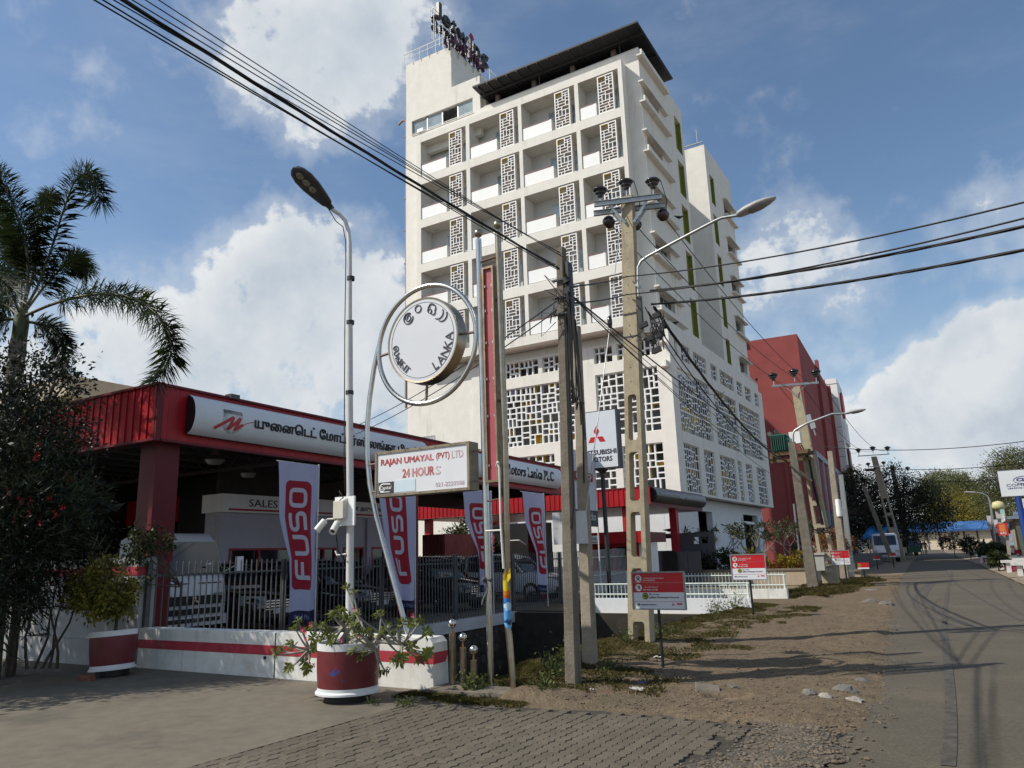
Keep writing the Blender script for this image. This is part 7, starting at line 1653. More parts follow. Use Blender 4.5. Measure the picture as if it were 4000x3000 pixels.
# bushy tree in the left planter and a taller sapling behind it
tree('small bushy yellow green tree growing in the blue patched planter', (-11.63, 7.30), .95, .03, [bl((385, 2300), 13.6, .30), bl((330, 2310), 13.7, .26), bl((450, 2310), 13.5, .27), bl((400, 2240), 13.7, .24), bl((360, 2370), 13.5, .22), bl((470, 2360), 13.6, .22), bl((300, 2330), 13.7, .16), bl((490, 2300), 13.6, .18)], 5200, .07, YGL, 41, asp=.5, cat='potted tree', droop=.7, clump=.8)
tree('thin sapling with a round dark crown standing just inside the fence', (-11.9, 8.6), 1.35, .022, [bl((545, 2110), 14.6, .24), bl((600, 2105), 14.6, .22), bl((530, 2150), 14.6, .22), bl((590, 2150), 14.6, .22), bl((650, 2120), 14.6, .12), bl((560, 2070), 14.6, .16), bl((545, 2290), 14.4, .13)], 1300, .075, MIDL, 42, asp=.5, cat='sapling', droop=.6, clump=.8)
# black stool and brick under the shade
sto = thing('stool', 'low dark stool standing in the deep shade by the tall wall', 'stool', (-13.3, 7.1, 0)); p = PZ(160, 2575); m = MB(); m.obox((p.x, p.y, .44), (.32, .02, .03), (0, .16, 0), (0, 0, .02)); m.build('seat', BLK, sto)
for sx in (-.22, .14):
    for sy in (-.1, .1): MB().tube([(p.x+sx, p.y+sy, .43), (p.x+sx*1.2, p.y+sy, 0)], .012, 6).build('leg', BLK, sto)
m = MB(); p = PZ(338, 2658); m.obox((p.x, p.y, .04), (.11, .02, 0), (-.01, .05, 0), (0, 0, .04)); m.build('brick', M('old_brick', (.22, .08, .05), .9, n=(12, .3)), label='loose red brick lying left of the blue patched planter', cat='brick', base=(p.x, p.y, 0), bev=.006)
# ================================================================== grass and weeds
def grass(name, label, n, fn, hgt, seed, mat_, cat='grass'):
    rng = np.random.default_rng(seed); P = []
    while len(P) < n:
        q = fn(rng)
        if q is not None: P.append(q)
    P = np.array(P); k = len(P); a = rng.uniform(0, 2*PI, k); d = np.stack([np.cos(a), np.sin(a), np.zeros(k)], 1); H = hgt*rng.uniform(.4, 1.3, (k, 1))*P[:, 3:4]; w = np.stack([-np.sin(a), np.cos(a), np.zeros(k)], 1)*rng.uniform(.0016, .0042, (k, 1)); up = np.array([0, 0, 1.])
    B = P[:, :3]; M1 = B+up*H*.6+d*H*.22; T = B+up*H*.85+d*H*.75; V = np.stack([B-w, B+w, M1+w*.8, T, M1-w*.8], 1).reshape(-1, 3); np_mesh(name, V, np.arange(5*k).reshape(-1, 5), mat_, kind='stuff', label=label, cat=cat)
GRL = LM('grass_blade', (.11, .105, .032), (.24, .20, .085), .35, 2.2); WDL = LM('weed_leaf', (.05, .075, .018), (.13, .15, .04), .35, 4.0)
def g1(r):
    y = 8.3+r.random()**1.15*13.5; s = r.random()**1.7
    if s > .50+.25*nz3(1, y, .6)+.20*nz3(s*5, y, 1.9): return None
    x = lerp(bank(y)-.25, road_l(y)-.2, s*.9); d = nz3(x, y, 1.2)+.35*nz3(x, y, 4)-.9*max(0, s-.12)+.22
    if d < r.uniform(-.25, .25): return None
    return (x, y, vz(x, y, max(.05, s))-.01, 1+.7*max(0, .15-s)/.15)
grass('grass', 'short patchy grass along the canal bank', 70000, g1, .060, 1, GRL)
def g2(r):
    y = r.uniform(26.2, 40); x = r.uniform(-6.2, -3.6)
    if nz3(x, y, .5)+.9-abs(x+5.0)*.75 < r.uniform(0, .8): return None
    return (x, y, .0, 1.6)
grass('grass', 'grass strip under the transformer poles', 22000, g2, .09, 2, GRL)
def g3(r):
    x = r.uniform(-6.2, -4.35); y = 7.62+.12*nz3(x, 3, 2)+r.gauss(0, .09)if False else 7.6+.1*nz3(x, 3, 2)+r.normal()*.085
    if nz3(x, y, 2.2)+.35 < r.uniform(-.1, .5): return None
    return (x, y, .0, .8)
grass('grass', 'weedy grass along the paving edge in front of the bollards', 12000, g3, .045, 3, LM('dry_grass_blade', (.09, .08, .022), (.18, .15, .05), .3, 3.0))
def weed(label, c, r, h, n, size, seed, mat_=WDL, asp=.5):
    t = thing('weed', label, 'weed', c, 'weeds on the verge'); rng = np.random.default_rng(seed); R = random.Random(seed); m = MB()
    for k in range(7): a1 = R.uniform(0, 6.3); m.tube([Vector(c), Vector(c)+Vector((r*.5*math.cos(a1), r*.5*math.sin(a1), h*.6)), Vector(c)+Vector((r*math.cos(a1), r*math.sin(a1), h*R.uniform(.7, 1.1)))], .004, 4)
    m.build('stem', MIDL, t); C = np.array(c)+np.stack([rng.normal(size=n)*r*.5, rng.normal(size=n)*r*.5, np.abs(rng.normal(size=n))*h*.5], 1); V, F = leaves_geo(C, size, rng, asp, -.2); np_mesh('foliage', V, F, mat_, t)
for px_, r, h, n, s_, lb in (((1850, 2705), .20, .16, 320, .06, 'leafy low weed in front of the shortest bollard'), ((2155, 2680), .16, .40, 260, .055, 'tall weed at the canal edge left of the front pole'), ((2130, 2720), .2, .18, 300, .05, 'green weeds at the broken end of the concrete pad'), ((2185, 2660), .16, .35, 240, .05, 'weeds hugging the left side of the front pole'), ((2380, 2640), .14, .18, 200, .05, 'weed clump between the second pole and the slotted pole'), ((2560, 2505), .16, .25, 220, .05, 'weed at the right side of the slotted pole foot'), ((2620, 2490), .2, .22, 240, .05, 'weed tuft on the bank beyond the slotted pole'), ((2800, 2400), .25, .35, 260, .06, 'straggling weed before the white bridge parapet'), ((2870, 2400), .3, .5, 300, .06, 'taller feathery weed at the right end of the white bridge parapet'), ((1455, 2755), .08, .05, 70, .03, 'tiny weed at the end of the paving joint'), ((1590, 2760), .12, .07, 160, .035, 'creeping weed between the planter and the paving'), ((2450, 2540), .16, .3, 220, .05, 'weed on the dark bank left of the slotted pole')):
    p = PZ(*px_); weed(lb, (p.x, p.y, .02), r, h, n, s_, int(px_[0]))
# ================================================================== hotel shrubs
fg = LM('frangipani_leaf', (.035, .045, .02), (.09, .10, .04), .3, 3.0)
def frangi(label, base, top_px, D, r, seed, n):
    t = thing('frangipani', label, 'shrub', (base[0], base[1], 0), 'frangipani in front of the hotel'); R = random.Random(seed); m = MB(); tips = []
    for k in range(3): limbs(m, (base[0]+R.uniform(-.2, .2), base[1], .4), (R.uniform(-.5, .5), R.uniform(-.3, .3), 1), 1.0, .055, 3, R, tips, .75, .25)
    m.build('branch', BARKG, t); C = []
    for p, d in tips:
        for j in range(n): C.append(tuple(p+Vector((R.gauss(0, .05), R.gauss(0, .05), R.gauss(0, .05)))))
    V, F = leaves_geo(np.array(C), .26, np.random.default_rng(seed), .28, -.1); np_mesh('foliage', V, F, fg, t); return t
frangi('frangipani with bare forked branches left of the hotel doorway', (-11.0, 38.5), None, 38, 1, 51, 8); frangi('frangipani in front of the dark hotel doorway', (-9.8, 40.5), None, 38, 1, 52, 8); frangi('dark frangipani by the corner of the red building', (-8.6, 42), None, 40, 1, 53, 9); frangi('shaded shrub tree farther along the hotel front', (-8.0, 45), None, 40, 1, 57, 9)
q = MB(); c = PY(2792, 2108, 36.5)
for j in range(16): a1 = 2*PI*j/16; q.add([c, c+Vector((.10*math.cos(a1-.2), -.05, .10*math.sin(a1-.2))), c+Vector((.34*math.cos(a1), -.08, .34*math.sin(a1))), c+Vector((.10*math.cos(a1+.2), -.05, .10*math.sin(a1+.2)))], [(0, 1, 2, 3)])
q.build('leaf_rosette', LM('sunlit_rosette', (.30, .30, .10), (.42, .40, .16), .3), label='bright yellow leaf rosette catching the sun by the grey wall', cat='plant', base=tuple(c))
CRO = LM('croton_leaf', (.13, .11, .012), (.34, .24, .02), .35, 2.5); CRR = LM('croton_red_leaf', (.16, .03, .02), (.28, .14, .03), .3, 3)
for i, (px_, D, r, mt, lb) in enumerate((((2930, 2195), 36.2, .55, CRO, 'yellow croton bush just right of the middle notice sign'), ((2850, 2180), 36.4, .5, MIDL, 'green bush behind the middle notice sign'), ((2990, 2215), 36.2, .40, CRO, 'small yellow croton farther right on the bed'), ((3080, 2205), 36.0, .5, CRO, 'yellow croton beside the foot of the transformer poles'), ((3130, 2190), 36.2, .5, CRO, 'tallest yellow croton behind the leaning transformer pole'), ((3040, 2225), 35.8, .38, CRR, 'reddish croton low on the planting bed'), ((3120, 2230), 35.8, .35, CRR, 'red leafed croton behind the transformer pole foot'), ((2780, 2190), 36.4, .55, DKL, 'dark bush at the left end of the planting bed'), ((3230, 2115), 40, .7, CRR, 'rusty leafed bush on a beige block past the cabinet'), ((3270, 2110), 41, .6, CRR, 'second rusty leafed bush past the cabinet'))):
    p = back(px_, math.hypot(7.5, D) if D < 39 else D+1.2); t = thing('croton_bush', lb, 'bush', (p.x, p.y, .6), 'bushes on the planting bed'); m = MB(); R = random.Random(i)
    for k in range(5): m.tube([Vector((p.x, p.y, .55)), p+Vector((R.uniform(-.3, .3), R.uniform(-.2, .2), .1))], .015, 4)
    m.build('stem', BARK, t); crown('foliage', [(p.x, p.y, p.z, r, r*.8), (p.x+r*.7, p.y+.3, p.z-.1, r*.7, r*.6), (p.x-r*.7, p.y, p.z-.15, r*.7, r*.6)], 900, .16, mt, t, 60+i, .4, .1)
pil = thing('beige_pillar', 'beige concrete gate pillar on the verge past the third notice sign', 'pillar', (-5.0, 41.5, 0)); a_, c = PY(3343, 2232, 40.5), PY(3362, 2275, 40.5); MB().box(a_.x-.05, c.x+.05, 40.4, 40.9, 0, a_.z).build('block', BEI, pil); MB().box(a_.x-.12, c.x+.12, 40.3, 41.0, a_.z, a_.z+.1).build('cap', CONC2, pil)
hw = thing('block_wall', 'beige block with a ledge behind the transformer cabinet', 'wall', (-6.6, 43, 0)); a_, c = PY(3160, 2130, 43), PY(3290, 2300, 43); MB().box(a_.x, c.x, 43, 43.4, 0, a_.z).build('wall', BEI, hw)
# hedge and trees along the far left of the road
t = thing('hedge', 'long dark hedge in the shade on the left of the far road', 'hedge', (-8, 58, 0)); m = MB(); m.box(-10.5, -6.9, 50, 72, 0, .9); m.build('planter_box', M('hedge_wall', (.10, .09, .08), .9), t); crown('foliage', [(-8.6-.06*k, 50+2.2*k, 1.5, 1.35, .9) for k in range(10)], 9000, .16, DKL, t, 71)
def far_blobs(L_): return [bl((x, y), D, r, rz) for x, y, D, r, rz in L_]
tree('big dark shady tree on the left side of the far road', (-12.5, 92), 5, .5, far_blobs([(3400, 1990, 95, 4.0, 3.2), (3480, 1930, 97, 3.6, 3.0), (3560, 1990, 96, 3.8, 3.0), (3370, 1900, 96, 2.4, 2), (3480, 1870, 97, 1.8, 1.6), (3620, 2000, 98, 3.0, 2.4), (3420, 2080, 92, 3, 2), (3470, 2065, 94, 3.4, 2), (3580, 1920, 98, 2.2, 1.8), (3660, 2030, 99, 2.0, 1.5), (3340, 2010, 94, 2.6, 2.6)]), 34000, .24, DKL, 81, 'trees along the far road', droop=.5)
tree('sunlit yellow green tree above the blue roofed wall', (-2, 218), 6, .5, far_blobs([(3780, 1995, 218, 6.4, 4.2), (3720, 1980, 219, 5.2, 3.5), (3850, 1985, 219, 5.2, 3.5), (3700, 2045, 218, 4.7, 3), (3800, 2040, 218, 6.0, 3.0), (3640, 2045, 219, 4.2, 2.6), (3880, 2040, 218, 4.8, 2.8)]), 34000, .42, LM('sunlit_leaf', (.14, .13, .025), (.32, .26, .045), .3, .35), 82, 'trees along the far road', droop=.4)
tree('pale green tall tree behind the yellow green one', (-8, 225), 8, .6, far_blobs([(3690, 1880, 240, 6.0, 3.2), (3640, 1900, 226, 4, 2.6), (3740, 1910, 226, 4.8, 3), (3690, 1950, 225, 7.0, 3.4), (3780, 1900, 227, 3.0, 2), (3620, 1960, 227, 4, 2.6)]), 30000, .45, LM('hazy_leaf', (.075, .09, .035), (.16, .16, .055), .3, .3), 83, 'trees along the far road')
tree('tall leafy tree behind the white billboard', (10, 150), 8, .6, far_blobs([(3960, 1810, 150, 4.4, 2.6), (3930, 1850, 151, 3.6, 2.2), (4030, 1830, 150, 5.0, 3), (3880, 1890, 152, 3.0, 1.8), (3910, 1960, 150, 4.4, 3), (3980, 2000, 150, 5, 3), (3860, 1930, 152, 3.0, 2)]), 30000, .30, LM('olive_leaf', (.06, .07, .02), (.14, .14, .04), .3, .4), 84, 'trees along the far road')
tree('small yellowish tree top left of the dark tree near the red building', (-15, 100), 5, .3, far_blobs([(3300, 2090, 100, 1.8, 1.6), (3330, 1860, 104, 1.2, 1.0), (3345, 1900, 104, 1.5, 1.2)]), 4000, .3, LM('dull_yellow_leaf', (.06, .06, .014), (.13, .12, .03), .3, .6), 85, 'trees along the far road')
# ================================================================== vehicles
CARB = M('black_car_paint', (.006, .006, .007), .12, spec=.7, coat=.6, n=(1, .05)); CARW = M('white_car_paint', (.62, .63, .66), .25, spec=.5, coat=.4, n=(1, .03)); CARS = M('silver_car_paint', (.36, .36, .36), .25, .5, n=(1, .05)); TYRE = M('tyre_rubber', (.012, .012, .012), .8, n=(20, .2)); CHR = M('chrome', (.7, .7, .72), .12, 1.0, n=(3, .05)); HLT = M('headlamp_glass', (.35, .38, .42), .06, .2, spec=.9, n=(30, .3)); PLT = M('number_plate', (.55, .55, .52), .5, n=(30, .08))
def wheel(par, x, y, r, w=.2):
    m = MB(); m.lathe([(r*.62, -w/2), (r*.95, -w/2), (r, -w/2+.03), (r, w/2-.03), (r*.95, w/2), (r*.62, w/2)], (x, y, r), 20, (0, 1, 0)); o = m.build('wheel', TYRE, par); m = MB(); sg = -1 if y < 0 else 1
    m.lathe([(r*.62, sg*w*.42), (r*.58, sg*w*.30)], (x, y, r), 20, (0, 1, 0)); m.lathe([(0, sg*w*.40), (r*.13, sg*w*.40), (r*.14, sg*w*.25)], (x, y, r), 12, (0, 1, 0))
    for k in range(5): a1 = 2*PI*k/5; m.beam((x, y+sg*w*.34, r), (x+r*.6*math.cos(a1), y+sg*w*.36, r+r*.6*math.sin(a1)), .07, .03, up=(0, 1, 0))
    m.build('rim', CHR, o); m = MB(); m.lathe([(0, sg*w*.2), (r*.6, sg*w*.2)], (x, y, r), 16, (0, 1, 0)); m.build('brake_disc', DSTEEL, o)
def loft(m, secs, mi=0, cap=True):
    n = len(secs[0]); vs = [p for s in secs for p in s]; m.add(vs, [(i*n+j, i*n+(j+1) % n, (i+1)*n+(j+1) % n, (i+1)*n+j) for i in range(len(secs)-1) for j in range(n)]+([tuple(range(n))[::-1], tuple(range((len(secs)-1)*n, len(secs)*n))] if cap else []), mi, True)
def car(label, paint, L=4.5, W=1.8, H=1.66, suv=True, plate=True):
    """car facing +x, front at x = 0, built round its own origin"""
    t = thing('parked_car', label, 'car', (0, 0, 0), 'cars parked under the canopy'); hw_ = W/2; gz = .24; hb = H*.60
    bx = [(0.02, .80, .42, hb*.70), (-.12, .93, .30, hb*.80), (-.55, .99, gz, hb*.90), (-1.15, 1.0, gz, hb*.99), (-1.6, 1.0, gz, hb*1.02), (-2.6, 1.0, gz, hb*1.04), (-3.6, 1.0, gz, hb*1.06), (-4.25, .97, gz+.04, hb*1.04), (-L, .90, .38, hb*.96)]
    def sec(x, wf, z0, z1): w_ = hw_*wf; zm = lerp(z0, z1, .55); return [(x, -w_*.92, z0), (x, w_*.92, z0), (x, w_, lerp(z0, z1, .25)), (x, w_, zm), (x, w_*.97, lerp(z0, z1, .85)), (x, w_*.86, z1), (x, 0, z1+.025), (x, -w_*.86, z1), (x, -w_*.97, lerp(z0, z1, .85)), (x, -w_, zm), (x, -w_, lerp(z0, z1, .25))]
    m = MB(); loft(m, [sec(*b) for b in bx]); m.build('body', paint, t)
    gx = [(-1.22, .80, hb*1.0, hb*1.0), (-1.75, .80, hb*.98, H*.90), (-2.15, .79, hb*.98, H*.97), (-3.1, .79, hb*.98, H*.985), (-3.8, .78, hb*.98, H*.95), (-L+.12, .76, hb*.95, hb*1.12)]
    def gs(x, wf, z0, z1): w_ = hw_*wf; return [(x, -w_*1.1, z0), (x, w_*1.1, z0), (x, w_*.90, z1), (x, w_*.55, z1+.02), (x, -w_*.55, z1+.02), (x, -w_*.90, z1)]
    m = MB(); loft(m, [gs(*g_) for g_ in gx]); m.build('window_glass', GLASSD, t)
    m = MB()
    def rf(x, wf, z): w_ = hw_*wf; return [(x, -w_, z-.04), (x, w_, z-.04), (x, w_*.94, z+.0), (x, w_*.5, z+.03), (x, -w_*.5, z+.03), (x, -w_*.94, z+.0)]
    loft(m, [rf(-1.80, .74, H*.93), (rf(-2.2, .735, H*.985)), rf(-3.1, .735, H), rf(-3.8, .72, H*.97), rf(-L+.45, .70, H*.90)])
    for s in (-1, 1):
        for xa, za, xb, zb in ((-1.25, hb*1.0, -1.82, H*.92), (-2.72, hb, -2.76, H*.97), (-3.75, hb, -3.7, H*.94), (-L+.15, hb*1.05, -L+.55, H*.88)): m.beam((xa, s*hw_*.885, za), (xb, s*hw_*.72, zb), .07, .05, up=(0, 1, 0))
    m.build('roof', paint, t)
    for s in (-1, 1):
        m = MB(); m.sheet(lambda u, v: (.012-.42*u**1.4-.0, s*hw_*lerp(.52, .985, u), lerp(hb*.62, hb*.84, v)+.03*u), 6, 3); m.sheet(lambda u, v: (.03-.40*(1-u)**1.4, s*hw_*lerp(.985, .52, u), lerp(hb*.62, hb*.84, v)+.03*(1-u)), 6, 3); m.build('headlight', HLT, t)
        m = MB(); m.obox((-1.5, s*(hw_+.12), hb*1.08), (.05, 0, 0), (0, .10, .0), (0, 0, .06)); m.build('wing_mirror', paint, t)
        m = MB(); m.obox((-L+.04, s*hw_*.78, hb*.86), (.03, 0, 0), (0, .14, 0), (0, 0, .12)); m.build('tail_light', M('tail_red', (.35, .01, .01), .2, n=(9, .1)), t)
        for x in (-1.9, -3.0): MB().box(x-.09, x+.09, s*hw_*1.005-.01, s*hw_*1.005+.012, hb*.88, hb*.905).build('door_handle', CHR, t)
        for x in (-.88, -L+.92): wheel(t, x, s*(hw_-.10), .34)
        MB().box(-L+1.3, -1.3, s*hw_*.99-.01, s*hw_*.99+.012, gz+.06, gz+.11).build('side_trim', CHR, t)
    m = MB()
    for k in range(4): m.box(-.02, .035, -.48, .48, hb*.52+.065*k, hb*.54+.065*k)
    m.build('grille', CHR, t); m = MB(); m.box(-.03, .028, -.62, .62, .34, .50); m.build('lower_intake', BLK, t)
    if plate: m = MB(); m.box(.03, .045, -.26, .26, .42, .55); m.build('number_plate', PLT, t)
    m = MB(); c = (.045, 0, hb*.66)
    for k in range(3): a1 = PI/2+k*2*PI/3; cy_, cz_ = .05*math.cos(a1), .05*math.sin(a1); m.prism([(cy_+.05*math.cos(a1), cz_+.05*math.sin(a1)), (cy_-.028*math.sin(a1), cz_+.028*math.cos(a1)), (cy_-.05*math.cos(a1), cz_-.05*math.sin(a1)), (cy_+.028*math.sin(a1), cz_-.028*math.cos(a1))], c, (0, 1, 0), (0, 0, 1), .01)
    m.build('badge', CHR, t)
    return t
c1 = car('black car nose on to the fence beside the white truck', CARB); c1.location = (-14.75, 13.45, 0)
c2_ = dup_to(c1, (-14.0, 16.3, 0), .05, 'black car with a long bonnet behind the second banner'); c3 = dup_to(c1, (-13.2, 20.0, 0), -.12, 'black car side on behind the two steel posts')
def repaint(o, mt, old):
    for ch in o.children:
        if ch.type == 'MESH' and ch.data.materials[0] == old: ch.data = ch.data.copy(); ch.data.materials[0] = mt
c4 = dup_to(c1, (-15.6, 26.0, 0), .35, 'silver hatchback at the far end of the yard near the last banner'); repaint(c4, CARS, CARB)
c5 = dup_to(c1, (-19.6, 20.6, 0), .1, 'white roofed car in the back row by the sales office'); repaint(c5, CARW, CARB)
c6 = dup_to(c1, (-18.6, 24.0, 0), .1, 'pale car in the back row beside the red container'); repaint(c6, CARW, CARB)
c7 = dup_to(c1, (-12.75, 24.7, 0), .0, 'white car behind the front concrete pole'); repaint(c7, CARW, CARB)
tk = thing('truck', 'white cab over truck facing the fence beside the red corner column', 'truck', (0, 0, 0)); W_, H_ = 1.80, 2.35
def ts(x, w_, z0, z1): w_ = w_/2; return [(x, -w_*.97, z0), (x, w_*.97, z0), (x, w_, z0+.1), (x, w_, lerp(z0, z1, .6)), (x, w_*.96, z1-.08), (x, w_*.8, z1), (x, -w_*.8, z1), (x, -w_*.96, z1-.08), (x, -w_, lerp(z0, z1, .6)), (x, -w_, z0+.1)]
m = MB(); loft(m, [ts(0, W_*.96, .42, 1.32), ts(-.05, W_, .40, 1.40), ts(-.10, W_, .40, 1.45), ts(-.38, W_*.97, .40, 2.22), ts(-.52, W_*.95, .40, H_), ts(-1.4, W_*.95, .40, H_+.02), ts(-1.62, W_*.95, .5, H_-.05)]); m.build('cab', CARW, tk)
m = MB(); m.sheet(lambda u, v: (-.07-.30*v+.06, lerp(-.78, .78, u)*(1-.04*v), lerp(1.40, 2.15, v)), 6, 6); m.build('windscreen', GLASSD, tk)
for s in (-1, 1):
    m = MB(); m.sheet(lambda u, v: (lerp(-.32-.22*v, -1.30, u) if s < 0 else lerp(-1.30, -.32-.22*v, u), s*(W_/2*.985-.03*v+.012), lerp(1.36, 2.02, v)), 3, 3); m.build('side_window', GLASSD, tk)
    m = MB(); m.box(-.01, .02, s*.56 if s > 0 else s*.86, s*.86 if s > 0 else s*.56, .74, .98); m.build('headlight', HLT, tk)
    m = MB(); m.tube([(-.1, s*.88, 1.45), (.18, s*1.05, 1.62), (.18, s*1.05, 1.75)], .015, 6); m.obox((.2, s*1.06, 1.62), (.04, 0, 0), (0, .09, 0), (0, 0, .17)); m.build('wing_mirror', WP, tk); wheel(tk, -.75, s*.75, .36, .2); wheel(tk, -3.3, s*.72, .36, .2)
    m = MB(); m.box(-.005, .012, s*.12 if s > 0 else s*.72, s*.72 if s > 0 else s*.12, 1.20, 1.225); m.build('panel_gap', DSTEEL, tk)
m = MB(); m.prism([(-.72, .0), (.72, .0), (.78, .16), (.60, .20), (-.60, .20), (-.78, .16)], (.025, 0, .74), (0, 1, 0), (0, 0, 1), .05); m.box(-.01, .03, -.72, .72, .53, .66); m.build('grille', BLK, tk)
m = MB(); m.box(-.02, .06, -.88, .88, .28, .50); m.build('bumper', CARW, tk); m = MB(); m.box(.055, .07, -.70, .70, .36, .45); m.build('bumper_slot', BLK, tk)
text('FUSO', 'lettering', CHR, tk, (.075, -.24, .365), (0, 1, 0), (0, 0, 1), w=.48, h=.09, bold=.01)
m = MB()
for k in range(3): a1 = PI/2+k*2*PI/3; cy_, cz_ = .05*math.cos(a1), .05*math.sin(a1); m.prism([(cy_+.05*math.cos(a1), cz_+.05*math.sin(a1)), (cy_-.028*math.sin(a1), cz_+.028*math.cos(a1)), (cy_-.05*math.cos(a1), cz_-.05*math.sin(a1)), (cy_+.028*math.sin(a1), cz_-.028*math.cos(a1))], (.085, 0, .84), (0, 1, 0), (0, 0, 1), .01)
m.build('badge', CHR, tk); m = MB(); m.box(.0, .01, .28, .42, 1.62, 1.66); m.build('permit_sticker', WP, tk)
m = MB(); m.box(-4.6, -1.75, -.9, .9, .75, .85); m.box(-4.6, -1.75, -.9, -.86, .85, 1.25); m.box(-4.6, -1.75, .86, .9, .85, 1.25); m.box(-4.6, -.3, -.4, .4, .5, .74); m.build('load_bed', CARW, tk)
tk.location = (-15.35, 11.42, 0)
# red container and shrub deep in the yard
ct = thing('red_container', 'dull red container at the back of the showroom yard', 'container', (-21, 27, 0)); a_, c = PY(1650, 2090, 27), PY(1738, 2185, 27); MB().box(a_.x, c.x, 27, 30, 0, a_.z).build('body', M('container_red', (.36, .10, .09), .7, n=(1.2, .3)), ct)
m = MB()
for i in range(6): x = lerp(a_.x, c.x, (i+.5)/6); m.box(x-.03, x+.03, 26.96, 27, .1, a_.z-.1)
m.build('rib', MATS['container_red'], ct)
tree('round green shrub at the back of the showroom yard', (-20, 31), 1.2, .06, [bl((1790, 2120), 36, .8), bl((1830, 2090), 36.3, .7), bl((1760, 2150), 36, .6), bl((1860, 2140), 36, .6), bl((1930, 2110), 36.5, .6), bl((1900, 2160), 36, .5)], 3600, .16, MIDL, 91, cat='shrub')
dk = thing('dark_booth', 'dark kiosk with a pale slanted counter at the end of the yard', 'kiosk', (-18.8, 30.6, 0)); a_, c = PY(1925, 2050, 30.5), PY(2120, 2200, 30.5); MB().box(a_.x, c.x, 30.6, 31.5, 0, a_.z).build('body', BLK, dk)
m = MB(); p = PY(2000, 2120, 29.5); m.obox((p.x, 29.6, p.z), (.5, 0, 0), (0, .3, -.1), (0, 0, .02)); m.build('counter', W2, dk)
# far vehicles
def van(label, px_, D, sc_, rz):
    t = thing('parked_van', label, 'van', (0, 0, 0)); m = MB(); loft(m, [ts(0, 1.5, .4, 1.0), ts(-.15, 1.62, .3, 1.15), ts(-.75, 1.62, .28, 1.85), ts(-1.0, 1.6, .28, 1.92), ts(-3.6, 1.6, .28, 1.92), ts(-3.75, 1.5, .4, 1.8)]); m.build('body', CARW, t)
    m = MB(); m.sheet(lambda u, v: (-.20-.52*v+.11, lerp(-.68, .68, u), lerp(1.14, 1.76, v)), 4, 4); m.build('windscreen', GLASSD, t)
    for s in (-1, 1): MB().box(-.02, .01, s*.68-.12, s*.68+.12, .62, .8).build('headlight', HLT, t); MB().box(-3.3, -.95, s*.80, s*.82, 1.15, 1.65).build('side_window', GLASSD, t); wheel(t, -.7, s*.7, .29, .17); wheel(t, -3.0, s*.7, .29, .17)
    MB().box(-.01, .03, -.5, .5, .5, .62).build('grille', BLK, t); t.scale = (sc_,)*3; p = back(px_, D); t.location = (p.x, p.y, 0); t.rotation_euler = (0, 0, rz); return t
van('white van parked facing the camera under the blue awning', (3462, 2150), 78, 1.35, -1.45)
tuk = thing('three_wheeler', 'dark green three wheeler parked under the far trees', 'three wheeler', (0, 0, 0)); m = MB(); m.box(-2.3, -.6, -.62, .62, .35, .85); m.box(-.6, -.1, -.5, .5, .35, .95); m.build('body', M('tuk_green', (.02, .10, .06), .4, n=(3, .1)), tuk); m = MB(); loft(m, [[(x, -.62, 1.55), (x, .62, 1.55), (x, .55, 1.72), (x, -.55, 1.72)] for x in (-.5, -2.4)]); m.box(-2.4, -2.35, -.6, .6, .85, 1.6); m.build('hood', BLK, tuk); m = MB()
for y in (-.55, .55): m.tube([(-.3, y*.8, .9), (-.6, y, 1.55)], .03, 6)
m.build('pillar', BLK, tuk); m = MB(); m.sheet(lambda u, v: (-.28-.28*v, lerp(-.45, .45, u), lerp(.95, 1.5, v)), 2, 2); m.build('windscreen', GLASSD, tuk)
for x, y in ((-.25, 0), (-1.9, .55), (-1.9, -.55)): wheel(tuk, x, y, .24, .12)
p = back((3575, 2152), 112); tuk.location = (p.x, p.y, 0); tuk.rotation_euler = (0, 0, -1.3); tuk.scale = (1.3,)*3
aw = thing('blue_awning', 'bright blue tarpaulin awning behind the white van', 'awning', (-12, 88, 0)); m = MB(); a_, c = PY(3395, 2062, 88), PY(3465, 2092, 88); m.sheet(lambda u, v: (lerp(a_.x-.5, c.x, u), lerp(86, 92, v), lerp(c.z, a_.z+.2, v)+.15*math.sin(u*9)), 10, 4); m.sheet(lambda u, v: (lerp(a_.x-.5, c.x, u), 86, c.z-.35*v+.15*math.sin(u*9)), 10, 2); m.build('tarpaulin', M('blue_tarpaulin', (.03, .22, .50), .6, n=(1, .1)), aw)
for x in (a_.x, c.x-.1): MB().tube([(x, 86.2, 0), (x, 86.2, c.z)], .06, 6).build('pole', GALV, aw)
# far wall with the blue roof at the end of the road
fw_ = thing('far_blue_roofed_wall', 'long cream panelled wall with a blue roof closing the far end of the road', 'building', (-4, 200, 0)); Yf = 200.0; a_, c = PY(3575, 2072, Yf), PY(3890, 2052, Yf); bt = PY(3600, 2140, Yf).z
CRM = M('cream_panel', (.62, .52, .38), .85, n=(.4, .08)); xs = [PY(x, 2100, Yf).x for x in (3585, 3622, 3672, 3720, 3768, 3820, 3880)]
for i in range(6): MB().box(xs[i]+.15, xs[i+1]-.15, Yf, Yf+.3, 0, a_.z-.3).build('panel', CRM, fw_)
m = MB()
for x in xs: m.box(x-.16, x+.16, Yf-.15, Yf+.3, 0, a_.z-.2)
m.box(xs[0]-1, xs[-1]+6, Yf+.31, Yf+.5, 0, a_.z-.4); m.build('frame', M('wall_frame_dark', (.07, .065, .06), .8), fw_)
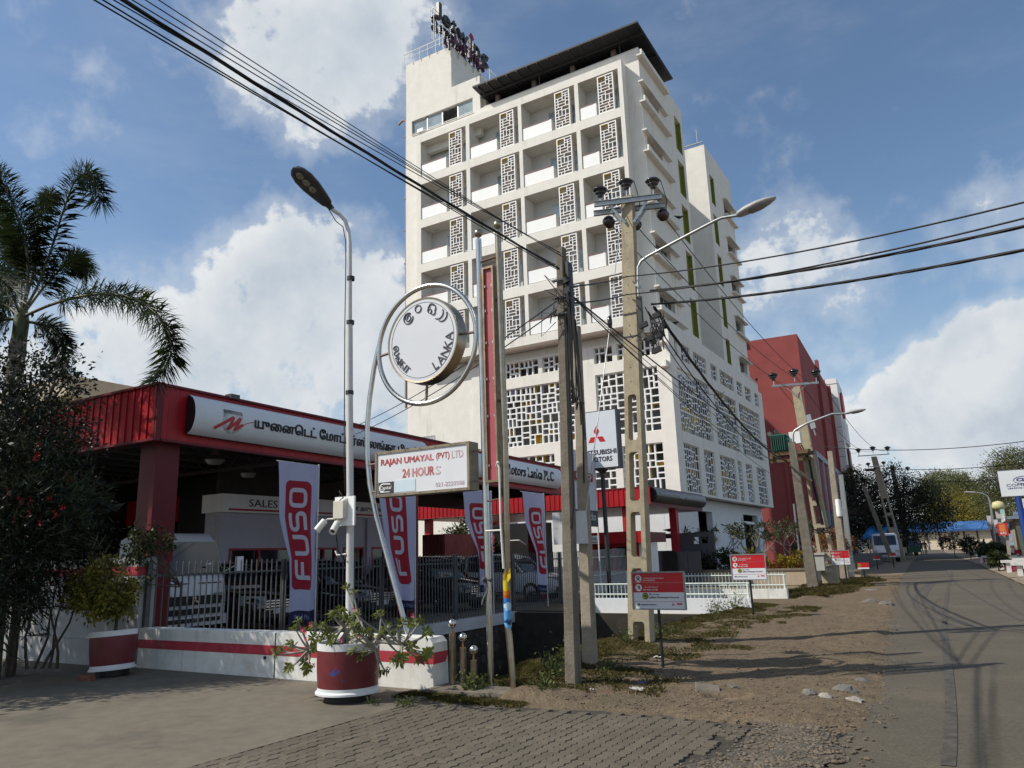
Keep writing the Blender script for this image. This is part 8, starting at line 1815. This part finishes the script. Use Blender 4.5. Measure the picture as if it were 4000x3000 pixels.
m = MB(); m.sheet(lambda u, v: (lerp(a_.x-5, c.x+6, u), lerp(Yf-1.2, Yf+3.5, v), a_.z-.2+1.9*v), 14, 3); m.sheet(lambda u, v: (lerp(a_.x-5, c.x+6, u), Yf-1.2, a_.z-.55+.35*v), 6, 1); m.build('roof', M('blue_roof', (.045, .13, .32), .4, n=(.25, .5), st=(.4, .55, .7, (.30, .38, .50), .7)), fw_)
cx_, cz_ = PY(3693, 2102, Yf-.05).x, PY(3693, 2102, Yf).z; m = MB(); m.box(cx_-.75, cx_+.75, Yf-.04, Yf-.005, cz_-.16, cz_+.16); m.box(cx_-.16, cx_+.16, Yf-.045, Yf-.006, cz_-.75, cz_+.75); m.build('red_cross', M('cross_red', (.55, .12, .12), .7), fw_)
m = MB(); xh, zh = PY(3840, 1902, 290), PY(3840, 1902, 290).z; m.sheet(lambda u, v: (lerp(-60, 120, u), 420+40*v, (13+5*math.sin(u*9+1)+2*math.sin(u*31))*v*1.0), 40, 3); m.build('hills', M('far_trees', (.05, .065, .05), .95, n=(.05, .3)), kind='structure')
# ================================================================== people
SKIN = M('skin', (.12, .06, .035), .6, n=(9, .1)); HAIR = M('dark_hair', (.01, .008, .007), .7)
def person(label, px_, D, shirt, trousers, rz, walk=.25, hgt=1.68):
    p = back(px_, D); t = thing('person', label, 'person', (p.x, p.y, 0)); t.rotation_euler = (0, 0, rz); s = hgt/1.7
    J = {'pel': (0, 0, .92), 'sp': (0, 0, 1.15), 'ch': (0, 0, 1.35), 'nk': (0, 0, 1.47), 'hd': (0, .02, 1.60), 'tp': (0, .01, 1.68), 'ls': (.17, 0, 1.40), 'le': (.22, .02, 1.13), 'lh': (.22, .12, .90), 'rs': (-.17, 0, 1.40), 're': (-.22, -.03, 1.13), 'rh': (-.23, .04, .88), 'll': (.09, 0, .88), 'lk': (.10, walk*.55, .48), 'la': (.10, walk*.5, .07), 'lf': (.11, walk*.5+.15, .03), 'rl': (-.09, 0, .88), 'rk': (-.10, -walk*.1, .48), 'ra': (-.10, -walk*.75, .09), 'rf': (-.11, -walk*.75+.15, .03)}
    E = [('pel', 'sp'), ('sp', 'ch'), ('ch', 'nk'), ('nk', 'hd'), ('hd', 'tp'), ('ch', 'ls'), ('ls', 'le'), ('le', 'lh'), ('ch', 'rs'), ('rs', 're'), ('re', 'rh'), ('pel', 'll'), ('ll', 'lk'), ('lk', 'la'), ('la', 'lf'), ('pel', 'rl'), ('rl', 'rk'), ('rk', 'ra'), ('ra', 'rf')]
    Rr = {'pel': .14, 'sp': .13, 'ch': .15, 'nk': .055, 'hd': .10, 'tp': .07, 'ls': .065, 'le': .045, 'lh': .035, 'rs': .065, 're': .045, 'rh': .035, 'll': .09, 'lk': .065, 'la': .045, 'lf': .035, 'rl': .09, 'rk': .065, 'ra': .045, 'rf': .035}
    ks = list(J); me = bpy.data.meshes.new('body'); me.from_pydata([Vector(J[k])*s for k in ks], [(ks.index(a), ks.index(b)) for a, b in E], []); o = bpy.data.objects.new('body', me); col.objects.link(o); o.parent = t
    md = o.modifiers.new('skin', 'SKIN'); sv = me.skin_vertices[0].data
    for i, k in enumerate(ks): sv[i].radius = (Rr[k]*s, Rr[k]*s*(.75 if k in ('sp', 'ch', 'pel') else 1)); sv[i].use_root = k == 'pel'
    o.modifiers.new('sub', 'SUBSURF').render_levels = 1
    mt = bpy.data.materials.new('clothed_body'); mt.use_nodes = True; n_ = mt.node_tree; b_ = n_.nodes['Principled BSDF']; b_.inputs['Roughness'].default_value = .8; tcn = n_.nodes.new('ShaderNodeTexCoord'); sp = n_.nodes.new('ShaderNodeSeparateXYZ'); n_.links.new(tcn.outputs['Object'], sp.inputs[0]); rp = n_.nodes.new('ShaderNodeValToRGB'); dv = n_.nodes.new('ShaderNodeMath'); dv.operation = 'DIVIDE'; dv.inputs[1].default_value = 1.75*s; n_.links.new(sp.outputs['Z'], dv.inputs[0]); n_.links.new(dv.outputs[0], rp.inputs[0]); rp.color_ramp.interpolation = 'CONSTANT'; e = rp.color_ramp.elements; e[0].position = 0; e[0].color = (.02, .018, .016, 1); e[1].position = .05; e[1].color = trousers+(1,)
    for pos_, c_ in ((.53, shirt), (.84, (.12, .06, .035))): k = e.new(pos_); k.color = c_+(1,)
    n_.links.new(rp.outputs[0], b_.inputs['Base Color']); me.materials.append(mt)
    m = MB(); m.lathe_s([(.095*s*math.cos(a1), .105*s*math.sin(a1)) for a1 in [-.15+.29*i for i in range(7)]], (0, -.01*s, 1.62*s), 10); h = bpy.data.objects.new('hair', m.mesh('hair', HAIR)); col.objects.link(h); h.parent = t; return t
person('person in dark clothes walking on the far road beside another', (3601, 2150), 120, (.03, .03, .035), (.02, .02, .025), PI, .3, 1.9); person('person in a maroon top walking next to the dark dressed one', (3616, 2146), 122, (.10, .02, .03), (.03, .025, .03), PI+.2, .3, 1.9)
person('person in a pale top standing by the far cream wall', (3628, 2130), 165, (.4, .35, .45), (.25, .2, .25), .4, .15, 1.7); person('person in a grey shirt standing on the right of the far median', (3912, 2160), 62, (.10, .11, .12), (.03, .03, .035), 2.6, .1, 1.75); person('person in blue by the shops on the right', (3846, 2130), 92, (.03, .09, .22), (.03, .03, .05), 2.0, .2, 1.8)
# ================================================================== right hand side: median, billboard, shops
KW = M('kerb_white', (.62, .60, .56), .8, n=(4, .1), st=(3, .55, .75, (.3, .26, .2), .5)); KR = M('kerb_red', (.26, .03, .06), .8, n=(4, .15))
md_ = [(31.0, 1.9), (35.5, 1.55), (40.5, 1.3), (45.5, 1.05), (50, .85), (55, .6), (60, .3), (66, 0.0)]
for i, (y, x) in enumerate(md_):
    t = thing('median_block', ['nearest', 'second', 'third', 'fourth', 'fifth', 'sixth', 'seventh', 'farthest'][i]+' red and white concrete bench block along the road median', 'kerb block', (x, y, 0), 'red and white blocks along the median')
    MB().box(x-.1, x+1.9, y-.35, y+.35, .52, .64).build('slab', KW, t); m = MB()
    for k in (.1, 1.55): m.box(x+k, x+k+.2, y-.25, y+.25, 0, .52)
    m.box(x+.75, x+.95, y-.25, y+.25, 0, .52); m.build('white_leg', KW, t); m = MB(); m.box(x+.3, x+.75, y-.22, y+.22, 0, .50); m.box(x+.95, x+1.55, y-.22, y+.22, 0, .50); m.build('red_infill', KR, t)
b = MB(); b.sheet(lambda u, v: ((lambda y: lerp(road_r(y)+.02, road_r(y)+2.6, u))(lerp(12, 110, v**1.5)), lerp(12, 110, v**1.5), .03+.12*min(1, u*1.6)+.03*nz3(u*7, v*60, 1)), 10, 90); b.build('median_strip', M('median_earth', (.26, .205, .145), .95, n=(4, .2), st=(1, .5, .75, (.16, .13, .09), .6)), kind='structure')
b = MB(); b.sheet(lambda u, v: ((lambda y: lerp(road_r(y)+2.7, road_r(y)+9.5, u))(lerp(0, 300, v**2)), lerp(0, 300, v**2), .02), 2, 60); b.build('second_carriageway', ASPH, kind='structure')
for i, (px_, D, r, mt, lb) in enumerate((((3722, 2116), 92, 1.0, DKL, 'dark clipped bush on the median with a few red flowers'), ((3785, 2132), 80, .75, DKL, 'smaller dark bush on the median'), ((3880, 2145), 58, .42, MIDL, 'low green bush on the median behind the chicken sign'), ((3895, 2180), 48, .34, MIDL, 'low green plants on the median between the blocks'), ((3850, 2155), 62, .36, MIDL, 'low plants on the median near the second block'))):
    p = back(px_, D); t = thing('median_bush', lb.replace('chicken', 'red'), 'bush', (p.x, p.y, .2), 'bushes on the median'); m = MB(); m.tube([Vector((p.x, p.y, 0)), p], .04, 5); m.build('stem', BARK, t); crown('foliage', [(p.x, p.y, p.z, r, r*.85), (p.x+r, p.y, p.z-.1, r*.8, r*.6), (p.x-r*.6, p.y+.5, p.z-.1, r*.7, r*.6)], 1500, .2, mt, t, 120+i)
hb_ = thing('billboard', 'white billboard with a blue oval emblem on a blue pole at the right edge', 'billboard', (2.4, 43, 0)); Yb = 42.9; a_, c, e_ = PY(3896, 1842, Yb), PY(3912, 1940, Yb), PY(4000, 1832, Yb); bw_ = 3.3; zt_, zb2 = a_.z+.02, c.z
dirb = (PY(4000, 1832, Yb)-a_); sh = .06
m = MB(); U_ = Vector((1, 0, 0)); O_ = Vector((a_.x, Yb, zb2)); m.obox(O_+U_*bw_/2+Vector((0, .08, (zt_-zb2)/2)), U_*bw_/2, Vector((0, .08, 0)), Vector((0, 0, (zt_-zb2)/2))); m.build('panel', M('billboard_white', (.68, .70, .72), .5, n=(.8, .04)), hb_); BH = zt_-zb2
m = MB(); m.box(a_.x-.03, a_.x+bw_+.03, Yb-.01, Yb+.18, zb2-.04, zb2); m.box(a_.x-.03, a_.x+bw_+.03, Yb-.01, Yb+.18, zt_, zt_+.03); m.build('frame', GREYP, hb_)
NV_ = M('navy_ink', (.03, .03, .16), .5, n=(4, .1)); m = MB(); m.tube([Vector((a_.x+bw_*.30+.42*math.cos(t_*PI/16), Yb-.005, zb2+BH*.60+.17*math.sin(t_*PI/16))) for t_ in range(32)], .012, 5, closed=True); m.build('oval', NV_, hb_)
text('CLC', 'lettering', NV_, hb_, (a_.x+bw_*.30, Yb-.006, zb2+BH*.545), (1, 0, 0), (0, 0, 1), w=.62, h=.16, bold=.03, align='C'); text('COMMERCIAL', 'lettering', NV_, hb_, (a_.x+.26, Yb-.006, zb2+BH*.36), (1, 0, 0), (0, 0, 1), w=1.75, h=.13, bold=.0); text('LEASING & FINANCE PLC', 'lettering', NV_, hb_, (a_.x+.30, Yb-.006, zb2+BH*.27), (1, 0, 0), (0, 0, 1), w=1.65, h=.07)
bp2 = PY(3978, 1945, Yb); m = MB(); m.tube([(bp2.x+.05, Yb+.1, 0), (bp2.x, Yb+.1, zb2)], .13, 12); m.build('pole', M('blue_pole_paint', (.02, .05, .22), .45, n=(3, .1)), hb_)
rs_ = thing('red_shop_sign', 'red square sign with white letters on a concrete post by the median', 'sign', (1.6, 51.5, 0)); a_, c = PY(3894, 2045, 51.3), PY(3938, 2091, 51.3); m = MB(); m.box(a_.x, c.x+.04, 51.25, 51.4, c.z, a_.z); m.build('panel', M('shop_sign_red', (.55, .025, .015), .5, n=(3, .06)), rs_); m = MB(); wq = (c.x-a_.x); m.box(a_.x+wq*.18, a_.x+wq*.86, 51.24, 51.25, lerp(c.z, a_.z, .34), lerp(c.z, a_.z, .90)); m.build('orange_field', M('shop_sign_orange', (.60, .20, .06), .5, n=(4, .2)), rs_); text('KFC', 'lettering', WTX, rs_, (a_.x+wq*.22, 51.238, lerp(c.z, a_.z, .09)), (1, 0, 0), (0, 0, 1), w=wq*.66, h=(a_.z-c.z)*.2, bold=.02); g = PZ(3948, 2225); MB().beam((g.x+.02, 51.5, 0), (a_.x+wq*.9, 51.5, c.z+.1), .16, .14, up=(0, 1, 0)).build('post', CONC, rs_)
rl_ = thing('street_lamp', 'far street lamp curving left over the road against the sunlit trees', 'street lamp', (3.2, 95, 0)); P = [AT(x, y, (4, 95)) for x, y in ((3882, 2120), (3876, 2020), (3866, 1960), (3858, 1938), (3838, 1928), (3815, 1924))]; P[0].z = 0; MB().tube(P, [.14, .12, .10, .08, .07, .06], 8).build('pole', GALV, rl_); lamphead(rl_, P[-1], (-1, 0, .12), 1.2)
SHOPC = [(.42, .40, .38), (.30, .06, .06), (.10, .22, .40), (.55, .50, .40), (.50, .52, .55)]
for i, (px0, px1, D, lb, cc_) in enumerate((((3853, 2015), (3882, 2075), 98, 'pale shop sign panel stacked above others on the right', (.55, .50, .52)), ((3880, 2030), (3905, 2082), 96, 'white shop board behind the red square sign', (.6, .62, .64)), ((3868, 2068), (3888, 2095), 97, 'dark red shop board low behind the red square sign', (.30, .05, .06)), ((3905, 1990), (3932, 2042), 94, 'greenish shop board high on the right', (.30, .42, .40)), ((3955, 2000), (3996, 2022), 80, 'white sheet metal awning on the right', (.66, .66, .66)), ((3935, 2085), (3962, 2130), 88, 'blue and white shop front panel on the right', (.25, .40, .62)), ((3990, 1948), (4010, 1985), 70, 'white hanging board at the right edge', (.7, .7, .7)))):
    Y_ = D*.985; a_, c = PY(px0[0], px0[1], Y_), PY(px1[0], px1[1], Y_); t = thing('shop_board', lb, 'sign', ((a_.x+c.x)/2, Y_, 0), 'shop boards on the right of the road'); MB().box(a_.x, c.x, Y_, Y_+.15, c.z, a_.z).build('panel', M('board_%d' % i, cc_, .6, n=(.8, .1)), t); m = MB(); m.box(a_.x+.1, c.x-.1, Y_-.02, Y_, lerp(c.z, a_.z, .35), lerp(c.z, a_.z, .65)); m.build('print_band', M('board_ink_%d' % i, SHOPC[i % 5], .6), t); MB().box((a_.x+c.x)/2-.06, (a_.x+c.x)/2+.06, Y_+.05, Y_+.15, 0, c.z).build('post', GREYP, t)
sh_ = thing('shop_building', 'beige shop building with a white roof edge at the far right', 'building', (9, 78, 0)); a_ = PY(3965, 2028, 78); MB().box(a_.x, a_.x+12, 78, 92, 0, a_.z).build('wall', BEI, sh_); MB().box(a_.x-.6, a_.x+12, 77, 92.5, a_.z, a_.z+.25).build('roof', W2, sh_); MB().box(a_.x+.4, a_.x+2.6, 77.9, 78, 0, 2.6).build('shutter', GLASSD, sh_)
gp = thing('gate_post', 'greenish concrete post at the far right below the billboard', 'post', (4.6, 55, 0)); a_ = PY(3975, 2055, 55); m = MB(); m.beam((a_.x+.15, 55, 0), (a_.x, 55, a_.z), .22, .2, up=(0, 1, 0)); m.build('shaft', M('greenish_post', (.36, .37, .27), .8, n=(3, .1)), gp)
lp_ = thing('globe_lamp', 'pale yellow dome topped kiosk mast among the shop boards', 'mast', (6, 97, 0)); p = PY(3900, 1982, 97); MB().lathe_s([(0, .7), (.5, .55), (.62, .1), (.5, -.2), (0, -.3)], p, 12).build('dome', M('dome_yellow', (.60, .55, .28), .6, n=(2, .1)), lp_); MB().box(p.x-.35, p.x+.35, 97, 97.5, 0, p.z-.2).build('shaft', M('board_pale', (.5, .48, .46), .7, n=(1, .2)), lp_)
def moto(px_, D, cc_, rz, label):
    p = back(px_, D); t = thing('motorbike', label, 'motorbike', (p.x, p.y, 0)); t.rotation_euler = (0, 0, rz)
    global LOCAL
    LOCAL_ = True; g = globals(); g['wloc'] = lambda o: Vector((0, 0, 0))
    for x in (0, -1.2): m = MB(); m.tube([(x+.27*math.cos(a1*PI/8), 0, .3+.27*math.sin(a1*PI/8)) for a1 in range(16)], .05, 6, closed=True); m.build('wheel', TYRE, t)
    m = MB(); m.beam((-.1, 0, .75), (-.75, 0, .55), .2, .25); m.tube([(0, 0, .3), (-.2, 0, .95)], .03, 6); m.build('body', M('moto_%d' % int(px_[0]), cc_, .35, n=(3, .05)), t); m = MB(); m.beam((-.5, 0, .78), (-1.25, 0, .82), .22, .1); m.build('seat', BLK, t); m = MB(); m.tube([(-.2, -.3, 1.0), (-.2, .3, 1.0)], .02, 5); m.build('handlebar', BLK, t); g['wloc'] = _wl; return t
moto((3960, 2155), 72, (.40, .02, .03), 2.6, 'red motorbike parked by the shops on the right'); moto((3880, 2138), 84, (.45, .03, .03), 2.4, 'second red motorbike beside the boards'); moto((3945, 2150), 76, (.5, .5, .52), 2.8, 'white motorbike among those parked on the right')
# ================================================================== birds
def crow(p, s, rz, label):
    t = thing('crow', label, 'bird', p); m = MB(); g = globals(); g['wloc'] = lambda o: Vector((0, 0, 0))
    prof = [(-.24, .01, .04), (-.12, .035, .03), (-.03, .06, .02), (.06, .06, .03), (.12, .045, .06), (.17, .038, .085), (.21, .03, .09), (.235, .008, .085)]
    m.tube([(x*s, 0, (.1+z)*s) for x, r, z in prof], [r*s for x, r, z in prof], 8); m.build('body', M('crow_black', (.012, .012, .016), .5, n=(20, .2)), t); m = MB(); m.tube([(.23*s, 0, .185*s), (.29*s, 0, .175*s)], [.012*s, .002*s], 5); m.build('beak', BLK, t); m = MB()
    for y in (-.02, .02): m.tube([(.0, y*s, .08*s), (.0, y*s, 0)], .006*s, 4)
    m.build('leg', BLK, t); g['wloc'] = _wl; t.rotation_euler = (0, 0, rz)
p = PY(2616, 2079, 36.3); crow((p.x, 36.3, 2.44), 1.3, .3, 'crow perched on the grey gate wall')
p = PX(2666, 1512, XR); crow((PX1+.02-.25, PX(2666, 1518, PX1).y, 14.86), 1.6, .8, 'small dark bird on the hotel ledge above the lattice windows'); crow((-13.55+.1, 61.9, 14.86), 1.6, 2, 'small dark bird at the far end of the hotel ledge'); crow((XR+.55, 44.6, wins[2]-1.45+.23), 1.6, 1, 'small dark bird on a hotel sunshade near the slotted pole top')
